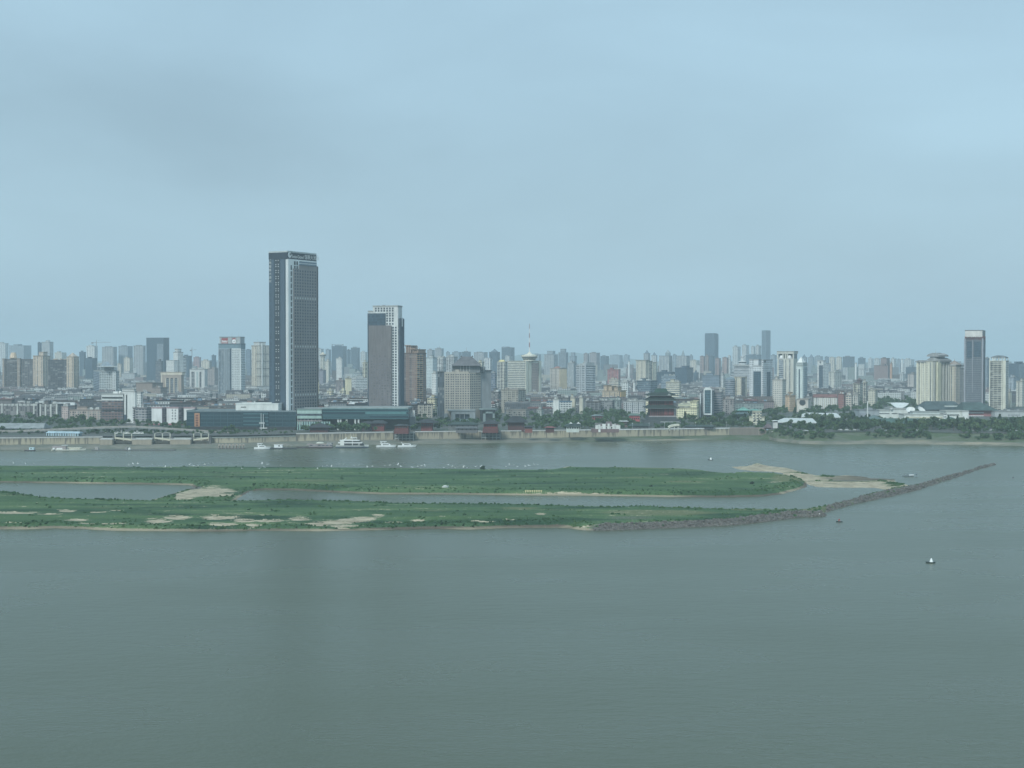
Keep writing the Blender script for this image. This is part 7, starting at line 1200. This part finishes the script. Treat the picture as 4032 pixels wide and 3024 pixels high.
for c,inf in zip(IND,info):
    Dd,x,y,k,rz,s1,s2,pc,rc=c; mk,side,_,_,_=inf; vs,w,d,h,pitched=LV[k]; hh='tall' if h*s2>18 else 'low'
    key=(mk[1],side,PALS[pc][0],RPAL[rc][0]); n=cnt.get(key,0); cnt[key]=n+1
    rel={'left':"left of","right":"right of","center":"in line with"}[side]; lab=f"{PALS[pc][0]} {RPAL[rc][0]} block {rel} {mk[1]}" + ('' if n==0 and sum(1 for j in info if (j[0][1],j[1],PALS[j[2]][0],RPAL[j[3]][0])==key)==1 else f", {ORD[n]}")
    r=root('town_block',x,y,LAND,rz); r.scale=(s1,s1,s2); tag(r,lab,'building',"low blocks of the old town")
    for (nm,me) in vs:
        col=PALS[pc][1] if nm=='wall' else (RPAL[rc][1] if nm=='roof' else rl.choice([(.5,.52,.5),(.25,.25,.26),(.6,.62,.6),(.3,.2,.18),(.2,.3,.4)]))
        link(nm,me,r,col)
# the rest of the city: one mass of low roofs running back to the horizon
mb=MB(); tints=[]
def addbox(x,y,w,d,h,rz,wc,rc):
    c,s=math.cos(rz),math.sin(rz); p=[(x+(a*c-b_*s),y+(a*s+b_*c)) for a,b_ in ((-w/2,0),(w/2,0),(w/2,d),(-w/2,d))]; u=rl.uniform(0,50)
    for i in range(4):
        a,b_=p[i],p[(i+1)%4]; l=math.hypot(b_[0]-a[0],b_[1]-a[1]); mb.face([(a[0],a[1],LAND-.4),(b_[0],b_[1],LAND-.4),(b_[0],b_[1],LAND+h),(a[0],a[1],LAND+h)],MASSW,[(u,0),(u+l,0),(u+l,h),(u,h)]); tints.append(wc)
    mb.face([(q[0],q[1],LAND+h) for q in p],MASSR); tints.append(rc)
def massmat(name,win):
    m,nt,b=newmat(name); at=nd(nt,'ShaderNodeAttribute',attribute_name='tint'); c=at.outputs['Color']
    if win:
        uv=nd(nt,'ShaderNodeUVMap'); sp=nd(nt,'ShaderNodeSeparateXYZ'); nt.links.new(uv.outputs[0],sp.inputs[0]); fu=mth(nt,'FRACT',mth(nt,'DIVIDE',sp.outputs[0],3.6)); fv=mth(nt,'FRACT',mth(nt,'DIVIDE',sp.outputs[1],3.0))
        k=mth(nt,'MULTIPLY',mth(nt,'GREATER_THAN',fu,.35),mth(nt,'MULTIPLY',mth(nt,'GREATER_THAN',fv,.3),mth(nt,'LESS_THAN',fv,.82))); c=mixc(nt,mth(nt,'MULTIPLY',k,.85),c,(.05,.055,.065))
    nt.links.new(c,b.inputs['Base Color']); b.inputs['Roughness'].default_value=.85; return m
MASSW=massmat('town_wall',True); MASSR=massmat('town_roof',False)
for (Dd,x,y,k,rz,s1,s2,pc,rc) in REST: 
    vs,w,d,h,pt=LV[k]; addbox(x,y,w*s1,d*s1,h*s2,rz,PALS[pc][1],RPAL[rc][1]); addbox(x+rl.uniform(-4,4),y+2,rl.uniform(3,7),4,h*s2+rl.uniform(1.5,4),rz,(.45,.46,.45),(.5,.52,.5))
D=4300.
while D<11000:
    px=-60
    while px<4090:
        w=rl.uniform(25,70); big=rl.random(); h=rl.uniform(14,30) if big<.8 else rl.uniform(35,62); px+=w/D*FL*(1.05+rl.random()*.8); x=kx(px)*D
        if h>32: w=rl.uniform(16,30)
        if not inlot(x,D,20): addbox(x,D+rl.uniform(-30,30),w,rl.uniform(14,24),h,rl.uniform(-.3,.3),dk(PALS[rl.randrange(7)][1],.95),RPAL[rl.choice((0,1,2,3,6))][1])
    D*=1.028
o=mb.build('town_mass'); ca=o.data.color_attributes.new('tint','FLOAT_COLOR','CORNER'); arr=[]
for p,t in zip(o.data.polygons,tints): arr+=[(*t,1.)]*len(p.vertices)
ca.data.foreach_set('color',np.array(arr,dtype='f').ravel()); tag(o,'countless low roofs of the city fading towards the horizon','city blocks',kind='stuff')
# low hills behind the left half of the city
X=np.linspace(-5200,3000,160); P=[]
for j,(yy_,hs) in enumerate(((15000,0),(15600,.7),(16400,1.),(17500,0))):
    P.append([(x,yy_,LAND-1+hs*(40+95*max(0,math.sin(x*.0009+1.2))*(.6+.4*math.sin(x*.0031))+12*math.sin(x*.011))) for x in X])
P=np.array(P); hm,nt,b_=newmat('far_hill'); b_.inputs['Base Color'].default_value=(.05,.09,.06,1); b_.inputs['Roughness'].default_value=1.
o=grid_mesh('hills',P,np.zeros(P.shape),hm); tag(o,kind='structure')
# street lamps along the river wall
lm=MB(); lm.cone(0,0,0,7.5,.16,.1,6,M['smooth']); lmm=bpy.data.meshes.new('lamp_post'); lmm.from_pydata(lm.v,[],lm.f); lmm.materials.append(M['smooth']); lh=MB(); lh.dome(0,0,7.4,.6,.5,M['white'],8,2); lhm=bpy.data.meshes.new('lamp_head'); lhm.from_pydata(lh.v,[],lh.f); lhm.materials.append(M['white'])
for li,px in enumerate([2290,2360,2430,2500,2567,2629,2691,2753,2815,2877]):
    x,y=gp(px,erow(px),0); r=root('street_lamp',x,y+SET+2.5,LAND); tag(r,f"pale street lamp along the white railed river wall, {nth(li+1)} from the left",'street lamp',"lamps along the white railed wall"); link('lamp_post',lmm,r,(.55,.57,.56)); link('lamp_head',lhm,r)
for (px,D,lab) in ((992,1740,"tall white lamp mast in front of the teal podium"),):
    r=root('lamp_mast',kx(1038)*D,D,LAND); tag(r,lab,'mast'); mb=MB(); mb.cone(0,0,0,Zat(1668,D)-LAND,.45,.3,8,M['smooth']); mb.build('pole',r,(.66,.68,.66)); mb=MB(); mb.box(-5,4,-.3,.3,Zat(1687,D)-LAND,Zat(1684,D)-LAND,M['smooth']); mb.build('crossbar',r,(.66,.68,.66))
for (px,D,w_,lab) in ((3182,1752,16,"small pale kiosk at the water side of the right park, left of the white deck"),(3475,1748,18,"small white kiosk in the right park, below the left green roofed hall"),(3610,1752,14,"small pale kiosk in the right park, left of the stone gate terrace"),(3806,1756,22,"long pale shelter right of the stone gate terrace"),(3915,1760,14,"small white kiosk in the right park, below the red walled hall"),(3990,1754,12,"small pale kiosk nearest the right edge on the bank")):
    hall(lab,D,px-w_,px+w_,1707,1696,1691,(.55,.58,.56),(.5,.53,.52),'kiosk',6,ridge=.8,over=1)
# white vans and tents under the viaduct
for i,px in enumerate((458,492,508,524,540,556)):
    D=1676.; r=root('parked_van',kx(px)*D,D,LAND-2.3+2.3); tag(r,f"white van parked under the viaduct, {nth(i+1)} from the left",'van',"white vans parked under the viaduct"); mb=MB(); mb.box(-2.4,1.6,0,2,.5,2.4,M['smooth']); cabin(mb,1.6,2.6,1.0,.5,1.9,M['smooth'],.5); mb.build('body',r,WHITE); mb=MB(); mb.box(-2.0,1.2,-.05,-.01,1.5,2.1,M['dark']); mb.build('window',r)
    for wx in (-1.6,1.6): mb=MB(); mb.bar((wx,-.05,.4),(wx,.25,.4),.4,M['dark']); mb.build('wheel',r)
